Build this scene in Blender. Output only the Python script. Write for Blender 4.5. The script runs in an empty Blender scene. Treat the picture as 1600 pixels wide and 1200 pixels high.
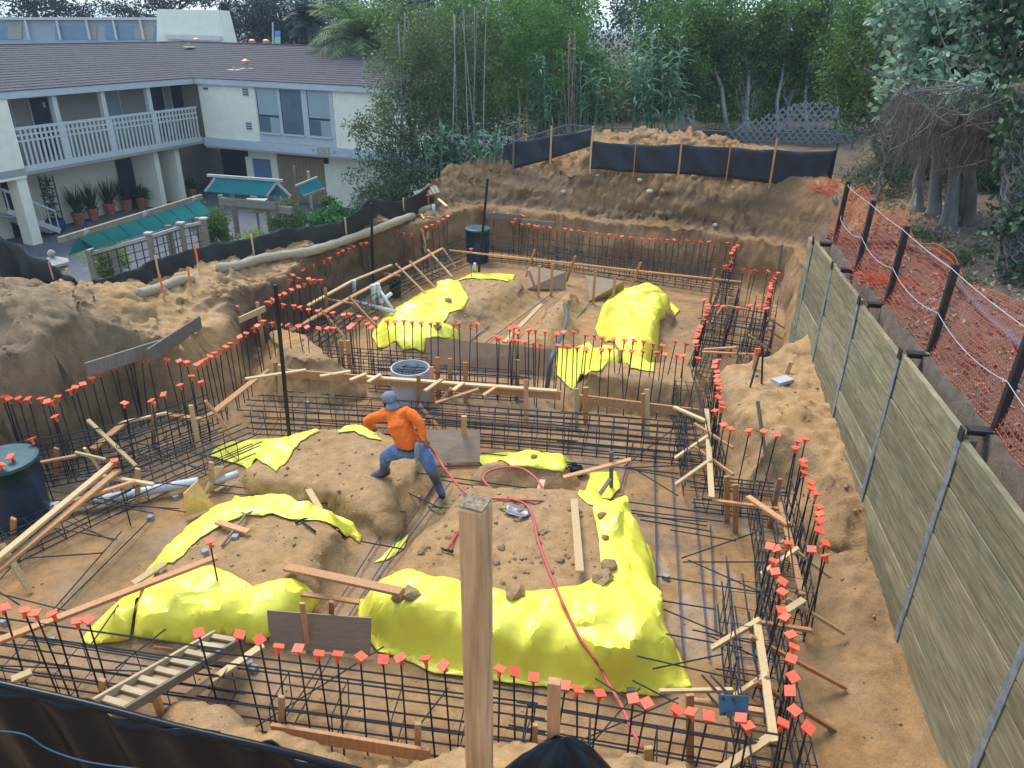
import bpy, bmesh, math, random
import numpy as np
from mathutils import Vector, Matrix
from mathutils.geometry import delaunay_2d_cdt
R = math.radians
rng = np.random.default_rng(7)
random.seed(7)
SC = bpy.context.scene
COL = SC.collection

# ---------------------------------------------------------------- camera
F_PX, PITCH, ROLL, CAM_H = 1159.0, R(25.8), R(1.06), 6.5
cp, sp = math.cos(PITCH), math.sin(PITCH)
cr, sr = math.cos(ROLL), math.sin(ROLL)
FWD = np.array([0, cp, -sp])
_r0, _u0 = np.array([1.0, 0, 0]), np.array([0, sp, cp])
RIGHT = cr * _r0 + sr * _u0
UP = -sr * _r0 + cr * _u0
cam_d = bpy.data.cameras.new('camera')
cam_d.sensor_width = 36.0
cam_d.lens = 36.0 * F_PX / 1600.0
cam_d.clip_end = 3000
cam = bpy.data.objects.new('camera', cam_d)
COL.objects.link(cam)
cam.matrix_world = Matrix(((RIGHT[0], UP[0], -FWD[0], 0), (RIGHT[1], UP[1], -FWD[1], 0),
                           (RIGHT[2], UP[2], -FWD[2], CAM_H), (0, 0, 0, 1)))
SC.camera = cam

# ---------------------------------------------------------------- sky, sun, exposure
SUN_EL, SUN_AZ = R(58), R(-35)
w = bpy.data.worlds.new('World'); SC.world = w; w.use_nodes = True
nt = w.node_tree; nt.nodes.clear()
sky = nt.nodes.new('ShaderNodeTexSky'); sky.sky_type = 'NISHITA'; sky.sun_disc = False
sky.sun_elevation = SUN_EL; sky.sun_rotation = SUN_AZ
sky.air_density = 1.0; sky.dust_density = 0.3; sky.ozone_density = 1.0
bg = nt.nodes.new('ShaderNodeBackground'); bg.inputs[1].default_value = 0.15
wo = nt.nodes.new('ShaderNodeOutputWorld')
# a thin even overcast layer over the whole dome
ov = nt.nodes.new('ShaderNodeMix'); ov.data_type = 'RGBA'; ov.inputs['Factor'].default_value = 0.8
ov.inputs['B'].default_value = (1.95, 2.75, 3.5, 1)
nt.links.new(sky.outputs[0], ov.inputs['A']); nt.links.new(ov.outputs['Result'], bg.inputs[0]); nt.links.new(bg.outputs[0], wo.inputs[0])
sd = bpy.data.lights.new('sun', 'SUN'); sd.energy = 1.5; sd.angle = R(28); sd.color = (1, 0.94, 0.85)
sun = bpy.data.objects.new('sun', sd); COL.objects.link(sun)
_sv = Vector((math.sin(SUN_AZ) * math.cos(SUN_EL), math.cos(SUN_AZ) * math.cos(SUN_EL), math.sin(SUN_EL)))
sun.rotation_euler = (-_sv).to_track_quat('-Z', 'Y').to_euler()
SC.view_settings.view_transform = 'Standard'
SC.view_settings.look = 'None'
SC.view_settings.gamma = 1.0
SC.view_settings.use_curve_mapping = False
SC.view_settings.exposure = 1.5
SC.cycles.max_bounces = 5
SC.cycles.diffuse_bounces = 2
SC.cycles.glossy_bounces = 2
SC.cycles.transparent_max_bounces = 6

# ---------------------------------------------------------------- picture point -> place
def ray(px, py):
    return FWD + RIGHT * (px - 800) / F_PX + UP * (600 - py) / F_PX
def P(px, py, z):
    d = ray(px, py); t = (z - CAM_H) / d[2]
    return np.array([0, 0, CAM_H]) + t * d
def PY(px, py, Y):
    d = ray(px, py); return np.array([0, 0, CAM_H]) + d * (Y / d[1])

# ---------------------------------------------------------------- noise
_lat = rng.random((256, 256))
def vnoise(x, y):
    xi = np.floor(x).astype(int); yi = np.floor(y).astype(int)
    fx = x - xi; fy = y - yi
    fx = fx * fx * (3 - 2 * fx); fy = fy * fy * (3 - 2 * fy)
    a = _lat[xi & 255, yi & 255]; b = _lat[(xi + 1) & 255, yi & 255]
    c = _lat[xi & 255, (yi + 1) & 255]; d = _lat[(xi + 1) & 255, (yi + 1) & 255]
    return (a * (1 - fx) + b * fx) * (1 - fy) + (c * (1 - fx) + d * fx) * fy
def fbm(x, y, f, o=4, g=0.5):
    s = 0; a = 1; t = 0
    for i in range(o):
        s = s + a * vnoise(x * f + 17.3 * i, y * f - 9.1 * i); t += a; a *= g; f *= 2.03
    return s / t - 0.5
def sstep(a, b, x):
    t = np.clip((x - a) / (b - a), 0, 1); return t * t * (3 - 2 * t)
def sdf(poly, X, Y):
    """signed distance, negative inside"""
    poly = np.asarray(poly, float)
    d = np.full(X.shape, 1e9); ins = np.zeros(X.shape, bool)
    n = len(poly)
    for i in range(n):
        ax, ay = poly[i]; bx, by = poly[(i + 1) % n]
        ex, ey = bx - ax, by - ay
        t = np.clip(((X - ax) * ex + (Y - ay) * ey) / (ex * ex + ey * ey + 1e-12), 0, 1)
        d = np.minimum(d, (X - ax - t * ex) ** 2 + (Y - ay - t * ey) ** 2)
        cond = ((ay > Y) != (by > Y))
        with np.errstate(divide='ignore', invalid='ignore'):
            xc = ax + (Y - ay) * ex / (ey if abs(ey) > 1e-12 else 1e-12)
        ins ^= cond & (X < xc)
    d = np.sqrt(d)
    return np.where(ins, -d, d)
def pdist(line, X, Y):
    d = np.full(X.shape, 1e9)
    for (ax, ay), (bx, by) in zip(line[:-1], line[1:]):
        ex, ey = bx - ax, by - ay
        t = np.clip(((X - ax) * ex + (Y - ay) * ey) / (ex * ex + ey * ey + 1e-12), 0, 1)
        d = np.minimum(d, np.hypot(X - ax - t * ex, Y - ay - t * ey))
    return d

# ---------------------------------------------------------------- materials
MATS = {}
def mat(name, col, rough=0.8, metal=0.0, var=0.15, scale=6.0, bump=0.0, bscale=40.0, col2=None, spec=0.3,
        stretch=None, alpha=None, rnd=0.0, detail=6.0, coat=0.0, sub=None):
    """a noisy two-tone surface; rnd = tone that differs from object to object"""
    if name in MATS: return MATS[name]
    m = bpy.data.materials.new(name); m.use_nodes = True; MATS[name] = m
    t = m.node_tree; b = t.nodes['Principled BSDF']
    L = t.links.new
    tc = t.nodes.new('ShaderNodeTexCoord')
    src = tc.outputs['Object']
    if stretch:
        mp = t.nodes.new('ShaderNodeMapping'); mp.inputs['Scale'].default_value = stretch
        L(src, mp.inputs[0]); src = mp.outputs[0]
    n = t.nodes.new('ShaderNodeTexNoise'); n.inputs['Scale'].default_value = scale; n.inputs['Detail'].default_value = detail
    n.inputs['Roughness'].default_value = 0.62
    L(src, n.inputs['Vector'])
    ramp = t.nodes.new('ShaderNodeValToRGB')
    c1 = [max(0, c * (1 - var)) for c in col]; c2 = list(col2) if col2 else [min(1, c * (1 + var)) for c in col]
    ramp.color_ramp.elements[0].position = 0.3; ramp.color_ramp.elements[1].position = 0.7
    ramp.color_ramp.elements[0].color = (*c1, 1); ramp.color_ramp.elements[1].color = (*c2, 1)
    L(n.outputs['Fac'], ramp.inputs[0])
    out = ramp.outputs[0]
    if rnd:
        oi = t.nodes.new('ShaderNodeObjectInfo')
        hs = t.nodes.new('ShaderNodeHueSaturation')
        mr = t.nodes.new('ShaderNodeMapRange'); mr.inputs['To Min'].default_value = 1 - rnd; mr.inputs['To Max'].default_value = 1 + rnd
        L(oi.outputs['Random'], mr.inputs[0]); L(mr.outputs[0], hs.inputs['Value']); L(out, hs.inputs['Color']); out = hs.outputs[0]
    L(out, b.inputs['Base Color'])
    b.inputs['Roughness'].default_value = rough; b.inputs['Metallic'].default_value = metal
    b.inputs['Specular IOR Level'].default_value = spec
    if coat: b.inputs['Coat Weight'].default_value = coat
    if bump:
        n2 = t.nodes.new('ShaderNodeTexNoise'); n2.inputs['Scale'].default_value = bscale; n2.inputs['Detail'].default_value = 5
        L(src, n2.inputs['Vector'])
        bp = t.nodes.new('ShaderNodeBump'); bp.inputs['Strength'].default_value = bump; bp.inputs['Distance'].default_value = 0.02
        L(n2.outputs['Fac'], bp.inputs['Height']); L(bp.outputs[0], b.inputs['Normal'])
    if alpha is not None: b.inputs['Alpha'].default_value = alpha
    return m

def leafmat(name, col, col2, trans=0.35, rough=0.55):
    if name in MATS: return MATS[name]
    m = bpy.data.materials.new(name); m.use_nodes = True; MATS[name] = m
    t = m.node_tree; b = t.nodes['Principled BSDF']; L = t.links.new
    g = t.nodes.new('ShaderNodeNewGeometry')
    tc = t.nodes.new('ShaderNodeTexCoord')
    n = t.nodes.new('ShaderNodeTexNoise'); n.inputs['Scale'].default_value = 1.5; n.inputs['Detail'].default_value = 2
    L(tc.outputs['Object'], n.inputs['Vector'])
    ad = t.nodes.new('ShaderNodeMath'); ad.operation = 'MULTIPLY_ADD'; ad.inputs[1].default_value = 0.55
    L(g.outputs['Random Per Island'], ad.inputs[0])
    mu = t.nodes.new('ShaderNodeMath'); mu.operation = 'MULTIPLY_ADD'; mu.inputs[1].default_value = 2.0; mu.inputs[2].default_value = -0.75
    L(n.outputs['Fac'], mu.inputs[0]); L(mu.outputs[0], ad.inputs[2])
    ramp = t.nodes.new('ShaderNodeValToRGB')
    ramp.color_ramp.elements[0].color = (*col, 1); ramp.color_ramp.elements[1].color = (*col2, 1)
    ramp.color_ramp.elements[0].position = 0.15; ramp.color_ramp.elements[1].position = 0.9
    L(ad.outputs[0], ramp.inputs[0])
    L(ramp.outputs[0], b.inputs['Base Color'])
    b.inputs['Roughness'].default_value = rough; b.inputs['Specular IOR Level'].default_value = 0.35
    tr = t.nodes.new('ShaderNodeBsdfTranslucent'); L(ramp.outputs[0], tr.inputs['Color'])
    mx = t.nodes.new('ShaderNodeMixShader'); mx.inputs[0].default_value = trans
    L(b.outputs[0], mx.inputs[1]); L(tr.outputs[0], mx.inputs[2])
    L(mx.outputs[0], t.nodes['Material Output'].inputs['Surface'])
    return m

# ---------------------------------------------------------------- mesh building
class MB:
    def __init__(s): s.v = []; s.f = []; s.n = 0
    def add(s, v, f):
        v = np.asarray(v, float).reshape(-1, 3)
        s.v.append(v); s.f += [tuple(i + s.n for i in q) for q in f]; s.n += len(v); return s
    def box(s, c, size, rot=None):
        h = np.array(size) / 2.0
        v = np.array([[x, y, z] for x in (-1, 1) for y in (-1, 1) for z in (-1, 1)]) * h
        if rot is not None: v = v @ np.array(rot).T
        return s.add(v + np.array(c), [(0, 1, 3, 2), (4, 6, 7, 5), (0, 4, 5, 1), (2, 3, 7, 6), (0, 2, 6, 4), (1, 5, 7, 3)])
    def bar(s, a, b, w, h, up=(0, 0, 1), roll=0.0):
        """a squared length of timber from a to b"""
        a = np.array(a, float); b = np.array(b, float); d = b - a; L = np.linalg.norm(d); d /= L
        up = np.array(up, float)
        x = np.cross(d, up)
        if np.linalg.norm(x) < 1e-3: x = np.cross(d, np.array([1.0, 0.2, 0]))
        x /= np.linalg.norm(x); y = np.cross(x, d)
        if roll: x, y = x * math.cos(roll) + y * math.sin(roll), y * math.cos(roll) - x * math.sin(roll)
        return s.box((a + b) / 2, (w, L, h), np.array([x, d, y]).T)
    def tube(s, pts, r, seg=8, cap=True, ell=None):
        pts = [np.array(p, float) for p in pts]; n = len(pts)
        rs = [r] * n if np.isscalar(r) else list(r)
        t0 = pts[1] - pts[0]; t0 /= np.linalg.norm(t0)
        ref = np.array([0, 0, 1.0]) if abs(t0[2]) < 0.9 else np.array([1.0, 0, 0])
        x = np.cross(t0, ref); x /= np.linalg.norm(x)
        V = []
        for i in range(n):
            t = pts[min(i + 1, n - 1)] - pts[max(i - 1, 0)]; t /= (np.linalg.norm(t) + 1e-12)
            x = x - t * (x @ t); x /= (np.linalg.norm(x) + 1e-12); y = np.cross(t, x)
            for k in range(seg):
                a = 2 * math.pi * k / seg
                V.append(pts[i] + rs[i] * (math.cos(a) * x + math.sin(a) * y))
        Fs = [(i * seg + k, i * seg + (k + 1) % seg, (i + 1) * seg + (k + 1) % seg, (i + 1) * seg + k) for i in range(n - 1) for k in range(seg)]
        if cap:
            Fs.append(tuple(range(seg - 1, -1, -1))); Fs.append(tuple((n - 1) * seg + k for k in range(seg)))
        return s.add(V, Fs)
    def lathe(s, prof, c=(0, 0, 0), seg=24, close=False):
        c = np.array(c, float); V = []; n = len(prof)
        for r, z in prof:
            for k in range(seg):
                a = 2 * math.pi * k / seg; V.append(c + np.array([r * math.cos(a), r * math.sin(a), z]))
        Fs = [(i * seg + k, i * seg + (k + 1) % seg, (i + 1) * seg + (k + 1) % seg, (i + 1) * seg + k) for i in range(n - 1) for k in range(seg)]
        if close: Fs.append(tuple(range(seg - 1, -1, -1))); Fs.append(tuple((n - 1) * seg + k for k in range(seg)))
        return s.add(V, Fs)
    def arrays(s):
        return np.concatenate(s.v) if s.v else np.zeros((0, 3))
    def build(s, name, m, parent=None, smooth=False, bevel=0.0, origin=None):
        v = s.arrays()
        o0 = np.array(parent.location) if parent is not None else (np.array(origin, float) if origin is not None else np.zeros(3))
        if parent is not None and parent.parent is not None: o0 = o0 + np.array(parent.parent.location)
        me = bpy.data.meshes.new(name); me.from_pydata((v - o0).tolist(), [], s.f); me.update()
        if smooth: me.polygons.foreach_set('use_smooth', [True] * len(me.polygons))
        if m is not None: me.materials.append(m)
        o = bpy.data.objects.new(name, me); COL.objects.link(o)
        if parent is not None: o.parent = parent
        elif origin is not None: o.location = o0
        if bevel:
            bv = o.modifiers.new('bevel', 'BEVEL'); bv.width = bevel; bv.segments = 1; bv.limit_method = 'ANGLE'
        return o
def fastmesh(name, V, quads, m, parent=None, smooth=False, origin=(0, 0, 0)):
    """V (n,3), quads (k,4) numpy"""
    o0 = np.array(origin, float)
    if parent is not None: o0 = np.array(parent.location)
    me = bpy.data.meshes.new(name); k = len(quads); nv = quads.shape[1]
    me.vertices.add(len(V)); me.vertices.foreach_set('co', (V - o0).astype(np.float32).ravel())
    me.loops.add(k * nv); me.loops.foreach_set('vertex_index', quads.astype(np.int32).ravel())
    me.polygons.add(k); me.polygons.foreach_set('loop_start', np.arange(0, k * nv, nv, dtype=np.int32))
    me.polygons.foreach_set('loop_total', np.full(k, nv, dtype=np.int32))
    if smooth: me.polygons.foreach_set('use_smooth', np.ones(k, bool))
    me.update(calc_edges=True); me.validate()
    if m is not None: me.materials.append(m)
    o = bpy.data.objects.new(name, me); COL.objects.link(o)
    if parent is not None: o.parent = parent
    else: o.location = o0
    return o
def tag(o, label=None, cat=None, group=None, kind=None):
    if label: o['label'] = label
    if cat: o['category'] = cat
    if group: o['group'] = group
    if kind: o['kind'] = kind
    return o
def thing(name, label, cat, loc=(0, 0, 0), group=None, rz=0.0):
    o = bpy.data.objects.new(name, None); COL.objects.link(o); o.empty_display_size = 0.1
    o.location = [float(c) for c in loc]; o.rotation_euler = (0, 0, rz)
    return tag(o, label, cat, group)
def share(name, data, parent, loc=(0, 0, 0), rot=None, scale=None, mat4=None):
    o = bpy.data.objects.new(name, data); COL.objects.link(o); o.parent = parent
    if mat4 is not None: o.matrix_local = mat4
    else:
        o.location = [float(c) for c in loc]
        if rot is not None: o.rotation_euler = rot
        if scale is not None: o.scale = scale
    return o
def meshdata(mb, name, m, smooth=False):
    me = bpy.data.meshes.new(name); me.from_pydata(mb.arrays().tolist(), [], mb.f); me.update()
    if smooth: me.polygons.foreach_set('use_smooth', [True] * len(me.polygons))
    me.materials.append(m); return me
def align(a, b, up=(0, 0, 1)):
    """matrix taking local Z 0..1 onto a..b"""
    a = Vector([float(c) for c in a]); b = Vector([float(c) for c in b]); d = b - a
    q = d.to_track_quat('Z', 'Y'); return Matrix.Translation(a) @ q.to_matrix().to_4x4() @ Matrix.Diagonal((1, 1, d.length, 1))
# ================================================================ the ground
NEAR_EDGE = [(-9.5, 5.75), (-5.2, 5.15), (0, 4.5), (2.7, 4.05)]
PIT = [(-12.0, 9.0), (-8.2, 9.8), (-7.0, 10.25), (-6.75, 11.7), (-5.55, 11.65), (-5.15, 13.2), (-5.15, 14.6), (-4.65, 16.1), (-3.65, 19.2),
       (-2.2, 21.9), (-1.05, 23.55), (0.4, 22.75), (6.2, 20.1), (6.95, 19.2), (6.75, 17.3), (5.75, 14.7), (5.05, 13.3),
       (3.45, 12.75), (3.4, 9.45), (4.15, 9.3), (3.75, 7.0), (3.75, 6.0), (3.6, 3.7), (2.7, 4.05), (0, 4.5), (-5.2, 5.15), (-12, 6.0)]
WALL_A, WALL_B = np.array([3.96, 3.2]), np.array([5.73, 14.3])      # retaining wall face, plan
def wall_x(y): return WALL_A[0] + (y - WALL_A[1]) * (WALL_B[0] - WALL_A[0]) / (WALL_B[1] - WALL_A[1])
def _pp(lst, z): return [tuple(P(x, y, z)[:2]) for x, y in lst]
_sl = [P(x, y, 1.6)[:2] for x, y in [(-300, 500), (-100, 462), (0, 445), (110, 455), (200, 455), (252, 438), (330, 416), (450, 388), (520, 372), (600, 342), (680, 308), (760, 272)]]
SILT = [tuple(q + np.array([-.33, .30])) for q in _sl] + [(-0.6, 26.3), (1.2, 30)]
YARD = SILT + [(1.2, 90), (-90, 90), (-90, 8)]
# control heights outside the pit (x, y, z)
CTRL = [(-9, 9.4, 1.5), (-7.2, 10.6, 1.25), (-6, 12.2, 1.3), (-5.4, 13.5, 1.25), (-5.3, 15.5, 1.3), (-4.2, 18.5, 1.35), (-2.8, 21.5, 1.5),
        (-8, 13.5, 1.6), (-7, 16.0, 1.65), (-5.6, 18.2, 1.7), (-4, 21.3, 1.8), (-2.2, 24.3, 2.1), (-1.2, 24.6, 2.2),
        (-0.2, 24.9, 2.45), (1.2, 23.7, 2.55), (2.2, 23.0, 2.95), (2.6, 23.2, 2.95), (5, 22.4, 2.8), (8.3, 20.8, 2.85), (7.6, 18.5, 2.7), (6.6, 15.6, 2.6),
        (5.6, 13.6, 1.4), (4.3, 12.2, 1.0), (4.6, 10.5, 1.0), (4.4, 9.6, 0.85), (4.75, 8.8, 0.75), (4.45, 7.5, 0.3), (4.3, 6.5, 0.2), (4.2, 5.5, 0.12), (4.1, 4.2, 0.08),
        (2.5, 3.4, 1.2), (0, 3.6, 1.3), (-1.2, 4.0, 0.55), (-2.4, 4.6, 0.75), (-3.2, 4.6, 0.75), (-5, 4.4, 1.1), (-8, 5, 1.2), (0, 2, 3.0), (-4, 2.5, 2.9), (-8, 3.2, 2.9), (3, 2, 3.0), (0, 0, 4.2), (-6, 0, 4.2),
        (0, 40, 2.9), (-2, 34, 2.2), (8, 30, 3.0), (14, 30, 3.2), (2.6, 26.5, 3.15), (5, 25.5, 3.25)]
def idw(X, Y):
    num = 0; den = 0
    for x, y, z in CTRL:
        wgt = 1.0 / ((X - x) ** 2 + (Y - y) ** 2 + 0.02) ** 1.6
        num = num + wgt * z; den = den + wgt
    return num / den
MOUNDS = [  # outline (picture), outline height, top, flank width, lumpiness
    ([(352, 752), (410, 700), (470, 680), (560, 668), (650, 690), (705, 708), (680, 745), (612, 838), (560, 822), (470, 795), (375, 785)], .2, .40, .36, .09),
    ([(140, 1000), (205, 925), (290, 830), (350, 792), (440, 796), (545, 822), (562, 852), (520, 920), (490, 962), (440, 1000), (300, 1010)], .2, .46, .40, .05),
    ([(735, 722), (800, 716), (880, 720), (905, 738), (885, 755), (800, 752), (735, 745)], .2, .3, .25, .04),
    ([(690, 790), (720, 772), (900, 778), (960, 790), (1010, 860), (1030, 960), (1062, 1070), (930, 1060), (790, 1030), (640, 1005), (565, 975), (570, 935), (612, 880)], .15, .58, .5, .06),
    ([(585, 545), (592, 515), (675, 450), (720, 436), (805, 436), (838, 442), (850, 452), (760, 500), (708, 552), (640, 560)], .3, .5, .7, .07),
    ([(768, 545), (800, 520), (862, 462), (905, 452), (922, 462), (905, 500), (880, 550), (800, 552)], .3, .42, .5, .06),
    ([(918, 560), (935, 520), (958, 462), (1010, 458), (1062, 484), (1045, 520), (1022, 585), (900, 590)], .3, .55, .55, .04),
    ([(885, 598), (930, 578), (1040, 575), (1112, 590), (1112, 640), (1020, 628), (900, 618)], .3, .58, .35, .06),
    ([(200, 1128), (285, 1095), (385, 1102), (440, 1160), (560, 1215), (300, 1290)], .4, .72, .35, .14),
    ([(585, 1200), (650, 1174), (760, 1184), (900, 1240), (600, 1290)], .3, .45, .3, .12),
    ([(385, 545), (430, 505), (520, 540), (575, 590), (500, 610), (400, 600)], .4, .75, .6, .10),
]
def height(X, Y):
    zo = idw(X, Y)
    # left dirt heap and loose tan spoil
    def bump(px, py, z, r, h, sq=1.0):
        c = P(px, py, z); return h * np.exp(-(((X - c[0]) / r) ** 2 + ((Y - c[1]) / (r * sq)) ** 2))
    zo = zo + bump(20, 520, 1.9, 1.45, 0.62, .8) + bump(95, 520, 1.8, .7, .35) + bump(-90, 500, 1.8, 1.8, 0.6) + bump(175, 485, 1.6, .8, .3) + bump(-200, 560, 1.6, 2, .6)
    zo = zo + bump(330, 450, 1.5, .8, .25)
    # far spoil heaps behind the silt fence
    for px, w_, h_ in ((960, .7, .22), (1005, .5, .2), (1060, .9, .12), (1110, .9, .1)):
        c = PY(px, 225, 25.8); zo = zo + h_ * np.exp(-(((X - c[0]) / w_) ** 2 + ((Y - 25.8) / .9) ** 2))
    # motel yard lies lower, beyond the silt fence
    side = sdf(YARD, X, Y)
    zo = np.where(side < 0.3, zo + (-1.3 - zo) * sstep(-0.2, 1.3, -side), zo)
    d = sdf(PIT, X, Y)
    wob = 0.22 * fbm(X, Y, 0.9, 3) + 0.10 * fbm(X, Y, 3.2, 3)
    slope = 0.35 + 0.25 * sstep(11, 14, Y) - 0.3 * sstep(19.5, 20.5, Y)
    slope = np.where((X > 3.2) & (Y < 19), 0.6, slope)
    slope = np.where((Y < 6.2), 0.3, slope)
    f = sstep(0.0, 1.0, (d + wob) / slope)
    # far cut: a vertical face, a ledge, then a ragged bank up to the silt fence
    far = sstep(18.5, 20.0, Y + 0.42 * X)
    zc = 1.28 + 0.10 * fbm(X, Y, 1.6, 3)
    ff = (d + 0.35 * fbm(X, Y, 1.1, 4))
    zfar = zc * sstep(0, 0.34, ff) + (zo - zc) * sstep(0.75, 2.0, ff)
    znear = zo * f
    h = znear * (1 - far) + zfar * far
    h = np.where(d > 3, zo, h)
    # mounds left standing between the footings
    for poly, zb, top, fl, lump in MOUNDS:
        q = sdf(_pp(poly, zb), X, Y)
        b = sstep(0.05, -fl, q + 0.16 * fbm(X, Y, 2.0, 3))
        h = np.maximum(h, h * (1 - b) + b * (top + lump * 1.6 * fbm(X, Y, 1.6, 4)))
    # high ground behind the retaining wall
    back = X - wall_x(Y)
    zr = 2.92 + 0.10 * np.clip(back, 0, 12) + 0.10 * fbm(X, Y, 0.8, 4)
    inw = (back > 0.22) & (Y < 14.5)
    h = np.where(inw, zr, h)
    bk = (X - (WALL_B[0] + (Y - WALL_B[1]) * 0.45))
    fr = sstep(0.15, 1.0, bk + 0.25 * fbm(X, Y, 1.3, 3)) * (Y >= 14.5)
    h = np.where((Y >= 14.5) & (bk > 0.1) & (d > 0), np.maximum(h, zr * fr), h)
    # roughness
    rough = np.where(d < 0, 0.05, 0.12); rough = np.where((X > wall_x(Y) - 1.5) & (d < 0) & (Y < 9.3), .11, rough)
    h = h + np.where(d < 0, .035, 0) * (np.abs(fbm(X + 2, Y, 3.4, 3, .6)) - .1)
    rough = np.where((side < -0.5) | (X < -19), 0.0, rough)
    loose = np.where(side < -.5, 0, 1) * sstep(.08, .3, h)
    bil = np.abs(fbm(X + 5, Y, 2.6, 4, .6)) - .1
    bankr = loose * sstep(-.2, .3, d) * np.where(X - wall_x(Y) > .15, .3, 1)
    h = h + bankr * ((.32 + .45 * far * sstep(.5, 1.0, ff) + .3 * (X < -6)) * bil + .22 * (np.abs(fbm(X - 4, Y, 1.1, 3, .5)) - .1) + .10 * (np.abs(fbm(X, Y + 9, 6.5, 3, .6)) - .1)) + loose * (1 - bankr) * (.10 * bil + .07 * np.abs(fbm(X, Y + 3, 8.0, 2, .6)))
    h = h + rough * fbm(X, Y, 1.9, 5, .55) + np.where(side < -.5, 0, 0.035) * fbm(X, Y, 7.0, 3, .6)
    return h
def graded(lo, hi, step, out_lo, out_hi):
    c = list(np.arange(lo, hi + 1e-6, step)); s = step
    a = lo
    pre = []
    while a > out_lo: s *= 1.25; a -= s; pre.append(a)
    s = step; a = hi; post = []
    while a < out_hi: s *= 1.25; a += s; post.append(a)
    return np.array(pre[::-1] + c + post)
GX = graded(-10.5, 8.2, 0.048, -700, 700)
GY = graded(3.6, 25.5, 0.048, -300, 1400)
XX, YY = np.meshgrid(GX, GY)
HH = height(XX, YY)
def hz(x, y):
    i = np.clip(np.searchsorted(GX, x) - 1, 0, len(GX) - 2); j = np.clip(np.searchsorted(GY, y) - 1, 0, len(GY) - 2)
    u = (x - GX[i]) / (GX[i + 1] - GX[i]); v = (y - GY[j]) / (GY[j + 1] - GY[j])
    return (HH[j, i] * (1 - u) + HH[j, i + 1] * u) * (1 - v) + (HH[j + 1, i] * (1 - u) + HH[j + 1, i + 1] * u) * v
_T = np.concatenate([np.linspace(2, 40, 900), np.linspace(40.1, 200, 600)])
def PT(px, py, dz=0.0):
    """where the sight line through this picture point meets the ground"""
    d = ray(px, py); p = np.array([0, 0, CAM_H]) + _T[:, None] * d
    below = p[:, 2] < hz(p[:, 0], p[:, 1]) + dz
    k = int(np.argmax(below)) if below.any() else len(_T) - 1
    a, b = _T[max(k - 1, 0)], _T[k]
    for _ in range(8):
        m_ = (a + b) / 2; q = np.array([0, 0, CAM_H]) + m_ * d
        if q[2] < hz(q[0], q[1]) + dz: b = m_
        else: a = m_
    return np.array([0, 0, CAM_H]) + b * d
def soil_material():
    m = bpy.data.materials.new('soil'); m.use_nodes = True
    t = m.node_tree; b = t.nodes['Principled BSDF']; L = t.links.new
    tc = t.nodes.new('ShaderNodeTexCoord')
    at = t.nodes.new('ShaderNodeAttribute'); at.attribute_name = 'soil'
    def noise(s, d=6, r=.6):
        n = t.nodes.new('ShaderNodeTexNoise'); n.inputs['Scale'].default_value = s; n.inputs['Detail'].default_value = d; n.inputs['Roughness'].default_value = r
        L(tc.outputs['Object'], n.inputs['Vector']); return n.outputs['Fac']
    big, mid, fine = noise(0.9), noise(5, 8, .7), noise(38, 6, .7)
    hs = t.nodes.new('ShaderNodeHueSaturation')
    mr = t.nodes.new('ShaderNodeMapRange'); mr.inputs['From Min'].default_value = .3; mr.inputs['From Max'].default_value = .7
    mr.inputs['To Min'].default_value = 0.72; mr.inputs['To Max'].default_value = 1.24
    L(mid, mr.inputs[0])
    mr2 = t.nodes.new('ShaderNodeMapRange'); mr2.inputs['From Min'].default_value = .3; mr2.inputs['From Max'].default_value = .7
    mr2.inputs['To Min'].default_value = 0.85; mr2.inputs['To Max'].default_value = 1.14
    L(fine, mr2.inputs[0])
    mu = t.nodes.new('ShaderNodeMath'); mu.operation = 'MULTIPLY'; L(mr.outputs[0], mu.inputs[0]); L(mr2.outputs[0], mu.inputs[1])
    L(mu.outputs[0], hs.inputs['Value']); L(at.outputs['Color'], hs.inputs['Color'])
    mr3 = t.nodes.new('ShaderNodeMapRange'); mr3.inputs['To Min'].default_value = .8; mr3.inputs['To Max'].default_value = 1.2; L(big, mr3.inputs[0]); L(mr3.outputs[0], hs.inputs['Saturation'])
    L(hs.outputs[0], b.inputs['Base Color'])
    # damp floor is a little glossy (alpha of the attribute = wetness)
    mr4 = t.nodes.new('ShaderNodeMapRange'); mr4.inputs['To Min'].default_value = .95; mr4.inputs['To Max'].default_value = .18
    L(at.outputs['Alpha'], mr4.inputs[0]); L(mr4.outputs[0], b.inputs['Roughness'])
    b.inputs['Specular IOR Level'].default_value = .35
    bp = t.nodes.new('ShaderNodeBump'); bp.inputs['Distance'].default_value = .06
    st = t.nodes.new('ShaderNodeMapRange'); st.inputs['To Min'].default_value = .75; st.inputs['To Max'].default_value = .05
    L(at.outputs['Alpha'], st.inputs[0]); L(st.outputs[0], bp.inputs['Strength'])
    sm = t.nodes.new('ShaderNodeMath'); sm.operation = 'MULTIPLY_ADD'; sm.inputs[1].default_value = .5; L(fine, sm.inputs[0]); L(mid, sm.inputs[2])
    L(sm.outputs[0], bp.inputs['Height']); L(bp.outputs[0], b.inputs['Normal'])
    return m
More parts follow.
